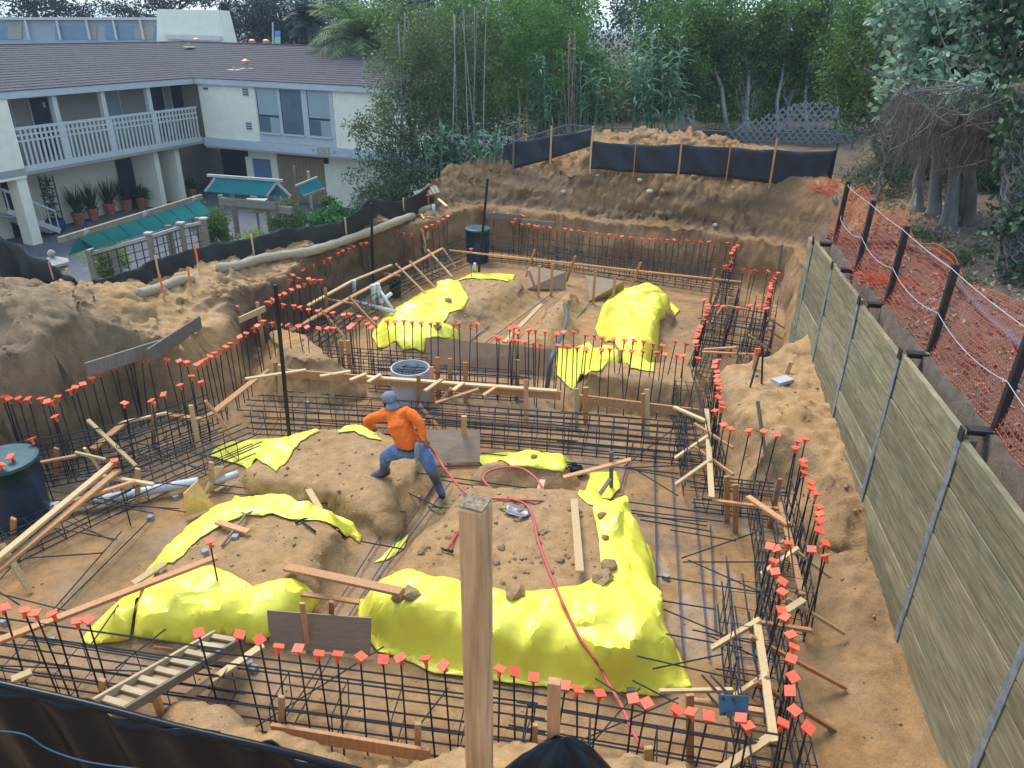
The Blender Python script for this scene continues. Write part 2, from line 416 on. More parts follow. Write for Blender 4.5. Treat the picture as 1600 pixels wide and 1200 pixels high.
def build_ground():
    ny, nx = XX.shape
    gy, gx = np.gradient(HH, GY, GX); st_ = np.hypot(gx, gy); fine = (XX > -10.5) & (XX < 8.2) & (YY > 3.6) & (YY < 25.5) & (XX < wall_x(YY) - .1) | (YY > 14.6) & (XX < 8.2) & (YY < 25.5)
    mk = sstep(.5, 1.6, st_) * fine; T_ = XX * .77 + YY * .64
    amt = mk * (.42 * fbm(T_, HH * 1.9 + 3, 1.4, 4, .55) + .16 * (np.abs(fbm(T_ + 7, HH * 2.2, 4.5, 3, .6)) - .1))
    ux, uy = gx / (st_ + 1e-6), gy / (st_ + 1e-6)
    V = np.stack([(XX + ux * amt).ravel(), (YY + uy * amt).ravel(), HH.ravel()], 1)
    i = np.arange(ny * nx).reshape(ny, nx)
    Q = np.stack([i[:-1, :-1], i[:-1, 1:], i[1:, 1:], i[1:, :-1]], -1).reshape(-1, 4)
    g = fastmesh('ground', V, Q, None, smooth=True)
    g['kind'] = 'structure'
    X, Y, Z = XX, YY, HH
    d = sdf(PIT, X, Y); side = sdf(YARD, X, Y)
    TAN = np.array([.43, .262, .125]); FLOOR = np.array([.36, .207, .094]); DARK = np.array([.135, .08, .044]); CUT = np.array([.30, .175, .088])
    GREY = np.array([.265, .18, .108]); LITTER = np.array([.125, .095, .07]); ASPH = np.array([.12, .125, .145])
    c = np.zeros(X.shape + (4,)); c[..., :3] = TAN
    def put(mask, col):
        mk = np.clip(mask, 0, 1)[..., None]; c[..., :3] = c[..., :3] * (1 - mk) + col * mk
    n1 = fbm(X, Y, 0.8, 4); n2 = fbm(X, Y, 2.6, 4)
    gy, gx = np.gradient(Z, GY, GX); steep = np.hypot(gx, gy)
    put(sstep(.02, -.15, d), FLOOR)
    inm = np.zeros(X.shape)
    for poly, zb, top, fl, lump in MOUNDS:
        inm = np.maximum(inm, sstep(.1, -.15, sdf(_pp(poly, zb), X, Y)))
    put(inm * (.75 + .8 * n2), TAN * .92)
    # dark topsoil in the left cut and upper far bank, deepened to paint their shadow
    leftcut = sstep(-.3, .1, d) * sstep(1.5, .5, d) * sstep(-3.8, -4.2, X - .36 * (Y - 16)) * sstep(13.3, 14.2, Y) * sstep(.2, .7, steep)
    put(leftcut * 1.2, DARK)
    farb = sstep(19.2, 20.4, Y + .40 * X) * (X < 9) * (side > -1)
    fd = d + .35 * fbm(X, Y, 1.1, 4)
    put(farb * sstep(-.1, .05, fd), CUT)
    put(farb * sstep(.5, .9, fd + .5 * n2) * sstep(2.2, 1.2, fd + .9 * n1), DARK * 1.15)
    put(farb * sstep(1.5, 2.0, fd + .8 * n1) * (.5 + n2), TAN * np.array([.85, .78, .68]))
    put(farb * sstep(.3, .6, fd) * sstep(.10, .22, np.abs(((Z + .25 * n1) * 1.7) % 1 - .5)) * .35, TAN * .85)
    put((side > -1) * sstep(-.1, .5, d) * (X < -7.6) * (Y < 14) * sstep(.02, .25, n1 + .12 + .35 * steep * .4), GREY)
    heap = P(20, 520, 2.2); put(sstep(2.6, 1.4, np.hypot(X - heap[0], Y - heap[1]) + 1.1 * n1), GREY * .95)
    heap = P(-120, 520, 2.2); put(sstep(3.2, 2.0, np.hypot(X - heap[0], Y - heap[1]) + 1.0 * n1), GREY * .95)
    put(((X - wall_x(Y)) > .2) * (Y < 14.6) * 1.0, LITTER)
    put(sstep(.3, 1.2, X - (WALL_B[0] + (Y - WALL_B[1]) * .45)) * (Y >= 14.4) * (Y < 19.5), CUT * .8)
    put((X > 9.0) * sstep(-.3, .3, n1 + .3), LITTER * .9)
    put((side > -.5) * (Y > 26.6) * 1.0, LITTER * .8)
    put(sstep(-1.0, -.3, X - wall_x(Y)) * (Y < 9.2) * (X < wall_x(Y) + .2) * (.55 + .9 * n2), CUT * .85)
    put(sstep(-.6, -1.2, side), ASPH)
    put((np.hypot(X, Y) > 60) * 1.0, LITTER * .5)
    # puddles and damp on the floor
    wet = sstep(.0, .14, fbm(X, Y, .55, 3) + .03) * (d < -.1) * (1 - inm) * sstep(.12, .02, Z)
    put(wet * .6, FLOOR * .58)
    pud = np.zeros(X.shape)
    for px, py, r in ((940, 712, .5), (1060, 705, .3), (1100, 980, .45), (1020, 885, .25), (1150, 1000, .4), (1130, 905, .2), (1110, 800, .3), (1180, 820, .25), (870, 715, .3)):
        q = P(px, py, 0); pud = np.maximum(pud, sstep(r * 1.15, r * .8, np.hypot(X - q[0], (Y - q[1]) * .8) + .3 * n2))
    put(pud * .3, np.array([.30, .24, .19])); c[..., 3] = np.clip(.6 * wet + pud, 0, 1)
    c[..., 3] *= (d < 0)
    a = g.data.color_attributes.new('soil', 'FLOAT_COLOR', 'POINT')
    a.data.foreach_set('color', c.reshape(-1).astype(np.float32))
    g.data.materials.append(soil_material())
    return g
build_ground()
# ================================================================ retaining wall, cable fence, net
WD = (WALL_B - WALL_A) / np.linalg.norm(WALL_B - WALL_A); WN = np.array([WD[1], -WD[0]])
def WP(y, off, z):
    return np.array([wall_x(y) + WN[0] * off, y + WN[1] * off, z])
def board_material(name, c1, c2, c3, rough=.85, gs=(3, 1.0, 40), ms=(2.5, .5, 4), rn=(.76, 1.2)):
    m = bpy.data.materials.new(name); m.use_nodes = True; t = m.node_tree; b = t.nodes['Principled BSDF']; L = t.links.new
    tc = t.nodes.new('ShaderNodeTexCoord'); oi = t.nodes.new('ShaderNodeObjectInfo')
    cx = t.nodes.new('ShaderNodeCombineXYZ')
    mm = t.nodes.new('ShaderNodeMath'); mm.operation = 'MULTIPLY'; mm.inputs[1].default_value = 60; L(oi.outputs['Random'], mm.inputs[0])
    L(mm.outputs[0], cx.inputs[2]); L(mm.outputs[0], cx.inputs[1])
    va = t.nodes.new('ShaderNodeVectorMath'); L(tc.outputs['Object'], va.inputs[0]); L(cx.outputs[0], va.inputs[1])
    def nz(sc, scale, d=6):
        mp = t.nodes.new('ShaderNodeMapping'); mp.inputs['Scale'].default_value = sc; L(va.outputs[0], mp.inputs[0])
        n = t.nodes.new('ShaderNodeTexNoise'); n.inputs['Scale'].default_value = scale; n.inputs['Detail'].default_value = d; L(mp.outputs[0], n.inputs['Vector']); return n.outputs['Fac']
    grain = nz(gs, .8); blot = nz((1, .6, 1), 2.2); mott = nz(ms, 5, 8)
    r1 = t.nodes.new('ShaderNodeValToRGB'); r1.color_ramp.elements[0].color = (*c1, 1); r1.color_ramp.elements[1].color = (*c2, 1)
    r1.color_ramp.elements[0].position = .38; r1.color_ramp.elements[1].position = .62; L(grain, r1.inputs[0])
    mx = t.nodes.new('ShaderNodeMix'); mx.data_type = 'RGBA'; mx.inputs['B'].default_value = (*c3, 1)
    rr = t.nodes.new('ShaderNodeMapRange'); rr.inputs['From Min'].default_value = .48; rr.inputs['From Max'].default_value = .68; rr.inputs['To Max'].default_value = .75
    L(blot, rr.inputs[0]); L(rr.outputs[0], mx.inputs['Factor']); L(r1.outputs[0], mx.inputs['A'])
    hs = t.nodes.new('ShaderNodeHueSaturation'); m1 = t.nodes.new('ShaderNodeMapRange'); m1.inputs['To Min'].default_value = rn[0]; m1.inputs['To Max'].default_value = rn[1]
    L(oi.outputs['Random'], m1.inputs[0])
    m2 = t.nodes.new('ShaderNodeMapRange'); m2.inputs['From Min'].default_value = .3; m2.inputs['From Max'].default_value = .7; m2.inputs['To Min'].default_value = .72; m2.inputs['To Max'].default_value = 1.25
    L(mott, m2.inputs[0]); pr = t.nodes.new('ShaderNodeMath'); pr.operation = 'MULTIPLY'; L(m1.outputs[0], pr.inputs[0]); L(m2.outputs[0], pr.inputs[1])
    L(pr.outputs[0], hs.inputs['Value']); L(mx.outputs['Result'], hs.inputs['Color']); L(hs.outputs[0], b.inputs['Base Color'])
    b.inputs['Roughness'].default_value = rough; b.inputs['Specular IOR Level'].default_value = .2
    bp = t.nodes.new('ShaderNodeBump'); bp.inputs['Strength'].default_value = .35; bp.inputs['Distance'].default_value = .01; L(grain, bp.inputs['Height']); L(bp.outputs[0], b.inputs['Normal'])
    return m
M_LAG = board_material('lagging timber', (.20, .168, .10), (.265, .222, .138), (.185, .175, .115))
M_STEEL = mat('galvanised steel', (.30, .33, .38), .5, .6, .35, 9, .2, 60, rnd=.05)
M_POST = mat('dark bronze steel', (.035, .03, .032), .55, .3, .3, 5)
BEAM_Y = [2.6, 4.5, 6.48, 8.5, 10.5, 12.3, 13.95]
WALL_TOP = 2.9
wall = thing('retaining_wall', 'tall timber lagging retaining wall with steel soldier beams along the right of the pit', 'retaining wall', WP(8.5, 0, 0)); wall['kind'] = 'thing'
ROWH = .29
for k in range(len(BEAM_Y)):
    y0 = BEAM_Y[k]; y1 = BEAM_Y[k + 1] if k + 1 < len(BEAM_Y) else 14.4
    if y1 - y0 < .3: continue
    for r_ in range(11):
        z1 = WALL_TOP - r_ * ROWH - .003 + random.uniform(-.004, .004); z0 = z1 - ROWH + .016
        if r_ == 0: z1 += random.uniform(-.05, .02)
        off = .05 + random.uniform(-.01, .01)
        MB().bar(WP(y0 + .012, off, (z0 + z1) / 2), WP(y1 - .012, off, (z0 + z1) / 2), .07, z1 - z0).build('plank', M_LAG, wall, bevel=.004)
for k, y in enumerate(BEAM_Y):
    mb = MB()
    a, b = WP(y, .005, -.4), WP(y, .005, WALL_TOP - .06)
    mb.bar(a, b, .012, .10, up=(WD[0], WD[1], 0))
    mb.bar(a + [WN[0] * .09, WN[1] * .09, 0], b + [WN[0] * .09, WN[1] * .09, 0], .16, .012, up=(WD[0], WD[1], 0))
    be = mb.build('beam', M_STEEL, wall)
    MB().bar(WP(y, .004, WALL_TOP - .06), WP(y, .004, WALL_TOP + .08), .016, .105, up=(WD[0], WD[1], 0)).build('beam_head', M_POST, be)
FPY = [4.55, 6.5, 8.42, 10.25, 11.95, 13.6]
M_ROPE = mat('white cable', (.42, .43, .45), .6, 0, .1)
M_NET = mat('orange plastic net', (.55, .09, .04), .5, 0, .2, 5)
cab = thing('cable_fence', 'dark steel post and white cable guard fence behind the retaining wall top', 'fence', WP(8.4, .4, 2.95))
tops = []
for y in FPY:
    base = WP(y, .31, 2.94); top = base + np.array([0.02, .0, 1.16])
    p = MB().bar(base, top, .075, .075, up=(WD[0], WD[1], 0)).build('post', M_POST, cab, bevel=.006)
    MB().box(WP(y, .22, 2.965), (.32, .12, .02), Matrix.Rotation(math.atan2(WN[1], WN[0]), 3, 'Z')).build('base_plate', M_POST, p)
    MB().box(WP(y, .22, 2.93), (.32, .02, .07), Matrix.Rotation(math.atan2(WN[1], WN[0]), 3, 'Z')).build('bracket', M_POST, p)
    tops.append((base, top))
for frac, sag in ((.955, .02), (.48, .10)):
    pts = []
    for (b0, t0), (b1, t1) in zip(tops[:-1], tops[1:]):
        a = b0 + (t0 - b0) * frac; b = b1 + (t1 - b1) * frac
        for s in np.linspace(0, 1, 9)[:-1]:
            pts.append(a + (b - a) * s - np.array([WN[0] * .045, WN[1] * .045, sag * 4 * s * (1 - s)]))
    pts.append(tops[-1][0] + (tops[-1][1] - tops[-1][0]) * frac)
    MB().tube(pts, .0042, 5).build('cable', M_ROPE, cab, smooth=True)
# net: real strips, gently sagging between the posts
def net(y0, y1, lab, seed, zb=.02, ht=1.02, off=.50, lean=-.22, pit=.07, pz=.058):
    r = np.random.default_rng(seed)
    ns = int((y1 - y0) / pit); nz_ = int(ht / pz)
    def q(i, j):
        y = y0 + i * pit; s = j / nz_
        wv = .10 * fbm(np.array([y * 1.0]), np.array([s * 1.5 + seed]), .9, 3)[0] + .03 * math.sin(y * 3.1 + s * 4)
        sg = .07 * math.sin(y * 1.64 * 2 + seed) * s
        return WP(y, off + lean * (1 - s) + wv * (.4 + .6 * s), 2.97 + zb + ht * s + sg + .02 * math.sin(y * 7 + 3 * s))
    G = np.array([[q(i, j) for j in range(nz_ + 1)] for i in range(ns + 1)])
    V = []; Q = []
    def strip(a, b, wv):
        n = len(V); V.extend([a - wv, a + wv, b + wv, b - wv]); Q.append((n, n + 1, n + 2, n + 3))
    for j in range(nz_ + 1):
        wv = np.array([0, 0, .0048 if j % 4 else .008])
        for i in range(ns): strip(G[i, j], G[i + 1, j], wv)
    for i in range(ns + 1):
        wv = np.array([WD[0], WD[1], 0]) * .003
        for j in range(nz_): strip(G[i, j], G[i, j + 1], wv)
    o = fastmesh('safety_net', np.array(V), np.array(Q), M_NET, origin=WP((y0 + y1) / 2, off, 2.97))
    sm = o.modifiers.new('thick', 'SOLIDIFY'); sm.thickness = .003
    return tag(o, lab, 'safety net')
net(3.9, 14.3, 'long orange plastic safety net strung behind the dark steel posts', 3)
# crumpled end of net lying by the post foot
def net_heap(c, r_, n, lab, seed):
    r = np.random.default_rng(seed); mb = MB()
    for k in range(n):
        a = r.uniform(0, 6.28); p = np.array(c) + np.array([r.normal(0, r_), r.normal(0, r_), abs(r.normal(0, .05))])
        pts = [p]; d = np.array([math.cos(a), math.sin(a), 0])
        for s in range(5):
            d = d + r.normal(0, .35, 3) * np.array([1, 1, .5]); d /= np.linalg.norm(d); p = p + d * .07; p[2] = max(p[2], hz(p[0], p[1]) + .01 + r.uniform(0, .06)); pts.append(p)
        mb.tube(pts, .006, 4)
    return tag(mb.build('loose_net', M_NET), lab, 'safety net')
net_heap(WP(11.2, .5, 3.0), .13, 60, 'crumpled orange net heap lying on the wall top near the second far post', 5)
net_heap(PT(1290, 300), .16, 60, 'bunched orange net at the far end of the guard fence', 6)
# black corrugated drain hose behind the net
def ground_path(pxs, lift):
    pts = [PT(x, y) + np.array([0, 0, lift]) for x, y in pxs]; return pts
def smooth_path(pts, n=8):
    pts = [np.array(p, float) for p in pts]; P0 = [2 * pts[0] - pts[1]] + pts + [2 * pts[-1] - pts[-2]]; out = []
    for i in range(1, len(P0) - 2):
        a, b, c, d = P0[i - 1:i + 3]
        for t in np.linspace(0, 1, n, endpoint=False):
            out.append(.5 * ((2 * b) + (c - a) * t + (2 * a - 5 * b + 4 * c - d) * t * t + (3 * b - a - 3 * c + d) * t ** 3))
    out.append(pts[-1]); return out
M_HOSE = mat('grey drain hose', (.085, .095, .115), .5, 0, .25, 12)
hp = smooth_path(ground_path([(1303, 312), (1318, 345), (1345, 378), (1398, 383), (1440, 398), (1480, 425), (1510, 465), (1545, 505), (1590, 545), (1640, 590)], .05), 40)
tag(MB().tube(hp, [.052 + .006 * (i % 2) for i in range(len(hp))], 10).build('drain_hose', M_HOSE, smooth=True), 'grey corrugated drain hose winding over the leaf litter behind the net', 'hose')
# survey lath with a ribbon
a = PT(1407, 352); b = a + np.array([.12, 0, .72])
lt = thing('survey_lath', 'thin survey lath with pale ribbon by the big tree trunks', 'stake', a)
MB().bar(a - [0, 0, .15], b, .03, .008).build('lath', mat('raw lath', (.42, .3, .17), .8), lt)
MB().bar(b - [-.02, .01, .1], b - [-.06, .01, .34], .05, .004).build('ribbon', mat('pale ribbon', (.35, .6, .45), .5), lt)
# ================================================================ motel with two wings
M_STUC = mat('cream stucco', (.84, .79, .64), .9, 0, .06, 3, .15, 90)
M_TRIM = mat('pale grey trim', (.46, .49, .53), .7, 0, .05, 4)
M_RAIL = mat('white rail paint', (.52, .53, .52), .7, 0, .06, 5)
M_SHADE = mat('shaded stucco', (.34, .32, .29), .9, 0, .05, 3)  # stucco with the shade under eaves and in recesses painted into its colour
M_ROOF = mat('asphalt shingle', (.085, .075, .085), .95, 0, .4, 14, .5, 30, rnd=.04)
M_GLASS = mat('window glass', (.10, .14, .18), .12, 0, .2, 1.5, spec=.6)
M_CURT = mat('pale curtain', (.30, .36, .38), .8, 0, .12, 3, stretch=(12, 12, .3))
M_DOOR = mat('navy door', (.03, .04, .075), .5, 0, .1)
M_BLUE = mat('dusty blue door', (.13, .20, .36), .5, 0, .1)
M_BROWN = mat('brown garage door', (.27, .20, .115), .8, 0, .12, 5, stretch=(14, 14, .5))
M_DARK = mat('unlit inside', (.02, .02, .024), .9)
M_COPPER = mat('copper flashing', (.5, .27, .2), .5, .2, .2)
M_FLASH = mat('lead flashing', (.6, .58, .58), .5, .2, .1)
M_CONC = mat('concrete', (.34, .335, .32), .9, 0, .12, 6)
EC = P(302, 122, 4.1)[:2]
UA = R(20.5)
_u = np.array([-math.sin(UA), -math.cos(UA)]); _v = np.array([math.cos(UA), -math.sin(UA)])
BROT = Matrix.Rotation(-UA, 3, 'Z')
def B(u, v, z): return np.array([EC[0] + _u[0] * u + _v[0] * v, EC[1] + _u[1] * u + _v[1] * v, z])
def bbox(mb, u0, u1, v0, v1, z0, z1):
    return mb.box(B((u0 + u1) / 2, (v0 + v1) / 2, (z0 + z1) / 2), (abs(v1 - v0), abs(u1 - u0), z1 - z0), BROT)
def BP(par, name, m, u0, u1, v0, v1, z0, z1): return bbox(MB(), u0, u1, v0, v1, z0, z1).build(name, m, par)
G0 = -1.3
mo = thing('motel', 'two storey cream motel with grey shingle roof and white balcony railing', 'building', B(0, 0, G0))
LW, RW = 15.5, 11.5
# --- left wing
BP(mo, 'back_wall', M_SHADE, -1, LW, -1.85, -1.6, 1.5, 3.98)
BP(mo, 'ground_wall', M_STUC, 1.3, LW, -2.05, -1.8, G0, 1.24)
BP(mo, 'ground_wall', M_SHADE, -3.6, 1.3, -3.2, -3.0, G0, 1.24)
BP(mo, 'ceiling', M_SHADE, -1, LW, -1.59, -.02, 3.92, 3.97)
BP(mo, 'balcony_slab', M_CONC, -.2, LW, -1.85, -.02, 1.25, 1.5)
BP(mo, 'fascia', M_TRIM, 0.03, LW, -.06, 0, 3.86, 4.1)
BP(mo, 'fascia', M_TRIM, -.06, 0, -.06, RW, 3.86, 4.1)
BP(mo, 'end_wall', M_STUC, 9.15, LW, -.6, -.03, 1.15, 3.85)
BP(mo, 'pillar', M_STUC, 9.15, 9.55, -.62, -.1, G0, 1.14)
for u in (2.62, 5.0, 7.2):
    BP(mo, 'pillar', M_RAIL, u - .1, u + .1, -.32, -.13, 1.5, 3.92)
for u in (1.35, 2.6):
    BP(mo, 'pillar', M_STUC, u - .13, u + .13, -1.75, -.4, G0, 1.24)
for (u0, u1, z0, z1, mm, nm) in ((6.35, 7.15, 1.5, 3.65, M_DOOR, 'door'), (2.95, 3.75, 1.7, 3.75, M_CURT, 'window'), (.4, 1.2, 1.5, 3.75, M_DOOR, 'door'), (-.9, -.1, 1.5, 3.75, M_DOOR, 'door'), (8.0, 8.8, 1.5, 3.6, M_DOOR, 'door')):
    d = BP(mo, nm, mm, u0, u1, -1.6, -1.56, z0, z1)
    BP(d, 'frame', M_TRIM, u0 - .07, u0, -1.6, -1.54, z0, z1 + .07); BP(d, 'frame', M_TRIM, u1, u1 + .07, -1.6, -1.54, z0, z1 + .07)
BP(mo, 'number_panel', M_TRIM, 6.5, 6.62, -1.56, -1.54, 3.3, 3.5)
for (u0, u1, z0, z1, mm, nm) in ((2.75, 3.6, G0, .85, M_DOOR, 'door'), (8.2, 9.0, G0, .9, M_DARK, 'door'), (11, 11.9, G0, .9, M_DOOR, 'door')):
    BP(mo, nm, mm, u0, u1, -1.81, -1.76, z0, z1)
# railing
rl = BP(mo, 'railing', M_RAIL, 0.05, 9.13, -.10, -.04, 2.80, 2.90)
for z in (2.62, 2.42): BP(rl, 'rail', M_RAIL, 0.05, 9.13, -.085, -.055, z - .03, z + .03)
BP(rl, 'bottom_rail', M_RAIL, .05, 9.13, -.11, -.0, 1.36, 1.56)
bal = meshdata(MB().box((0, 0, 0), (.035, .085, 1.26), BROT), 'baluster', M_RAIL)
for k, u in enumerate(np.arange(.14, 9.1, .20)):
    share('baluster', bal, rl, B(u, -.07, 2.18) - np.array(mo.location), scale=(1, 1, 1))
for u in (2.62, 5.0, 7.2): BP(rl, 'newel', M_RAIL, u - .14, u + .14, -.095, -.045, 1.57, 2.79)
# --- right wing
BP(mo, 'upper_wall', M_STUC, -.45, -.2, -.0, RW, 1.5, 3.86)
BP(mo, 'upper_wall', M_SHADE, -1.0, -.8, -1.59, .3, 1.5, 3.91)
BP(mo, 'belt_course', M_TRIM, -.5, -.08, -.05, RW, 1.14, 1.51)
BP(mo, 'soffit', M_CONC, -2.2, -.1, 0, RW, 1.06, 1.135)
for (v0, v1) in ((1.5, 1.9), (5.95, RW)): BP(mo, 'ground_wall', M_STUC, -1.15, -.95, v0, v1, G0, 1.055)
BP(mo, 'ground_wall', M_STUC, -1.15, -.95, 1.9, 2.95, .58, 1.055)
BP(mo, 'ground_wall', M_STUC, -1.15, -.95, 2.95, 3.32, G0, 1.055)
BP(mo, 'shaded_inner_wall', M_SHADE, -3.6, -3.4, -3.0, RW, G0, 1.055)
BP(mo, 'shaded_inner_wall', M_DARK, -3.4, -2.4, -1.2, 1.0, G0, .7)  # near-black block paints in the darkness of the open garage
BP(mo, 'door', M_BLUE, -1.12, -1.0, 1.9, 2.95, G0, .58)
gd = BP(mo, 'garage_door', M_BROWN, -1.1, -1.02, 3.32, 5.95, G0, .80)
BP(gd, 'header', M_BROWN, -1.1, -1.0, 3.32, 5.95, .83, 1.055)
for v in np.arange(3.34, 5.9, .2): BP(gd, 'plank', M_BROWN, -1.02, -1.005, v, v + .185, G0, .79)
# three part window
wn = BP(mo, 'window', M_TRIM, -.21, -.17, 3.15, 7.2, 1.52, 3.85)
for k, v in enumerate((3.28, 4.55, 5.95)):
    pn = BP(wn, 'pane', M_CURT if k != 1 else M_GLASS, -.175, -.155, v, v + 1.05, 1.95, 3.8)
    if k != 1:
        BP(wn, 'pane', M_GLASS, -.16, -.145, v + .02, v + .56, 1.97, 2.6); BP(wn, 'glazing_bar', M_DOOR, -.158, -.135, v, v + 1.05, 2.62, 2.7)
    BP(wn, 'sill', M_RAIL, -.175, -.09, v - .06, v + 1.11, 1.87, 1.94)
    BP(wn, 'frame', M_DOOR, -.17, -.14, v - .03, v, 1.95, 3.8)
for (v, z, w_, h_) in ((.3, 3.66, .28, .14), (2.5, 3.6, .3, .33), (2.45, 2.15, .3, .36)):
    vt = BP(mo, 'vent', M_DARK, -.2, -.185, v, v + w_, z - h_ / 2, z + h_ / 2)
    for zz in np.arange(z - h_ / 2, z + h_ / 2 - .03, .1): BP(vt, 'slat', M_TRIM, -.186, -.165, v, v + w_, zz, zz + .05)
# number plate and porch lamps
pl = BP(mo, 'number_plate', mat('ochre plate', (.34, .29, .17), .7), -.1, -.06, 6.25, 6.9, 1.2, 1.48)
fc = bpy.data.curves.new('number', 'FONT'); fc.body = '1025'; fc.size = .28; fc.align_x = 'CENTER'; fc.align_y = 'CENTER'; fc.extrude = .006
fc.materials.append(mat('plate digits', (.62, .58, .45), .6))
_t = bpy.data.objects.new('number', fc); COL.objects.link(_t)
bpy.context.view_layer.update()
_me = bpy.data.meshes.new_from_object(_t.evaluated_get(bpy.context.evaluated_depsgraph_get())); bpy.data.objects.remove(_t)
fo = bpy.data.objects.new('number', _me); COL.objects.link(fo); fo.parent = pl
fo.matrix_local = Matrix.Translation(Vector(B(-.055, 6.575, 1.34) - np.array(mo.location))) @ Matrix.Rotation(-UA, 4, 'Z') @ Matrix.Rotation(math.pi / 2, 4, 'X')
for v in (5.98, 7.1): BP(mo, 'rosette', M_CONC, -.1, -.06, v, v + .12, 1.28, 1.4)
for v in (1.55, 6.05):
    lm = BP(mo, 'wall_lamp', M_DARK, -.96, -.8, v, v + .16, .65, .95)
# roofs: courses of shingle, each course its own slightly lapped strip
RD, RR, RZ = 5.6, 1.3, 4.12
def roof(par, along0, along1, depth, rise, z0, wing):
    n = 19
    for k in range(n):
        d0, d1 = depth * k / n - .02, depth * (k + 1) / n
        za, zb = z0 + rise * k / n + .018, z0 + rise * (k + 1) / n
        def pt(al, d, z):
            return B(al, -d, z) if wing == 'L' else B(-d, al, z)
        mb = MB(); v = [pt(along0 - d0, d0, za), pt(along1, d0, za), pt(along1, d1, zb), pt(along0 - d1, d1, zb)]
        v += [q - np.array([0, 0, .03]) for q in v]
        mb.add(v, [(0, 1, 2, 3), (7, 6, 5, 4), (0, 4, 5, 1), (1, 5, 6, 2), (2, 6, 7, 3), (3, 7, 4, 0)]); mb.build('shingle_course', M_ROOF, par)
rf = BP(mo, 'roof', M_TRIM, -RD + .2, LW, -RD + .05, -.08, 4.0, 4.06)
roof(rf, 0, LW, RD, RR, RZ, 'L'); roof(rf, 0, RW, RD, RR, RZ, 'R')
BP(mo, 'roof_deck', M_TRIM, -RD + .05, -.08, -.07, RW, 4.0, 4.06)
MB().bar(B(LW, -RD, RZ + RR), B(-RD, -RD, RZ + RR), .3, .05).build('ridge_cap', M_ROOF, rf); MB().bar(B(-RD, -RD, RZ + RR + .01), B(-RD, RW, RZ + RR + .01), .3, .05).build('ridge_cap', M_ROOF, rf)
for k, (px, py, kind) in enumerate(((95, 92, 1), (308, 72, 1), (395, 74, 1), (417, 74, 1), (366, 110, 0), (385, 108, 1), (296, 74, 0))):
    zg = 5.0
    for _ in range(14):
        q = P(px, py, zg); rel = q[:2] - EC; uu = rel @ _u; vv = rel @ _v
        dd = min(-vv, -uu) if (uu < 0 and vv < 0) else (-vv if vv < 0 else -uu)
        zg = .5 * zg + .5 * (RZ + RR * min(max(dd, 0), RD) / RD + .03)
    f = MB().box(q + [0, 0, .02], (.5, .42, .02), BROT).build('vent_flashing', M_FLASH, mo)
    if kind: MB().lathe([(.1, 0), (.1, .22), (.18, .22), (.18, .34), (.05, .4)], q, 10, True).build('vent_cap', M_COPPER, f)
    else: MB().lathe([(.06, 0), (.06, .22), (.0, .22)], q, 8, True).build('vent_pipe', M_COPPER, f)
# stairs at far left under the balcony
st = thing('stairway', 'white wooden stair with slatted handrail under the motel balcony', 'stair', B(9.0, -1.0, G0))
for k in range(6): BP(st, 'tread', M_RAIL, 8.0 + .28 * k, 8.32 + .28 * k, -1.7, -.7, G0 + .18 * k + .12, G0 + .18 * k + .17)
MB().bar(B(7.9, -.65, G0 + .9), B(9.8, -.65, G0 + 2.1), .05, .08).build('handrail', M_RAIL, st)
MB().bar(B(7.9, -.65, G0 + .12), B(9.8, -.65, G0 + 1.3), .05, .2).build('stringer', M_RAIL, st)
for k in range(7): MB().bar(B(7.92 + .3 * k, -.65, G0 + .1 + .19 * k), B(7.92 + .3 * k, -.65, G0 + .9 + .19 * k), .04, .04).build('baluster', M_RAIL, st)
# block behind with sloped glazing, and a plain stucco stack
bb = thing('penthouse', 'low grey block with a row of blue windows behind the motel roof', 'building', B(6, -12, 4))
M_GREY = mat('grey render', (.33, .36, .41), .8, 0, .05); M_PANE = mat('blue pane', (.16, .23, .34), .15, 0, .1, spec=.6)
NU = np.array([1.0, -.02])
def FB(px0, py0, px1, py1, Y, th, name, m, par):
    a, b, c, d = PY(px0, py1, Y), PY(px1, py1, Y), PY(px1, py0, Y), PY(px0, py0, Y)
    off = np.array([0, th, 0]); v = [a, b, c, d, a + off, b + off, c + off, d + off]
    return MB().add(v, [(0, 1, 2, 3), (5, 4, 7, 6), (0, 4, 5, 1), (3, 2, 6, 7), (1, 5, 6, 2), (0, 3, 7, 4)]).build(name, m, par)
FB(-60, 30, 258, 95, 52, 5, 'wall', M_GREY, bb)
for x0, x1 in ((-30, 12), (86, 135), (165, 210), (232, 250)): FB(x0, 40, x1, 61, 51.95, .04, 'window', M_PANE, bb)
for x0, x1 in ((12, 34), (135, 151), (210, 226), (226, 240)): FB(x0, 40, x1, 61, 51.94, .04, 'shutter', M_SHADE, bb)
for x in (-20, 41, 90, 136, 178, 220): MB().bar(PY(x - 2, 29, 51.8), PY(x + 5, 62, 51.8), .12, .12).build('rib', M_RAIL, bb)
FB(-60, 27, 258, 31, 51.7, .3, 'coping', M_RAIL, bb)
stk = thing('roof_stack', 'plain cream stucco block with slanted right edge rising behind the roof', 'building', PY(300, 60, 49))
a = [PY(245, 95, 49), PY(360, 95, 49), PY(340, 16, 49), PY(245, 14, 49)]
v = a + [q + np.array([.0, 2.0, 0]) for q in a]
MB().add(v, [(0, 1, 2, 3), (5, 4, 7, 6), (0, 4, 5, 1), (3, 2, 6, 7), (1, 5, 6, 2), (0, 3, 7, 4)]).build('wall', M_STUC, stk)
MB().bar(PY(258, 57, 48.8), PY(345, 60, 48.8), .2, .25).build('base_flashing', M_FLASH, stk)
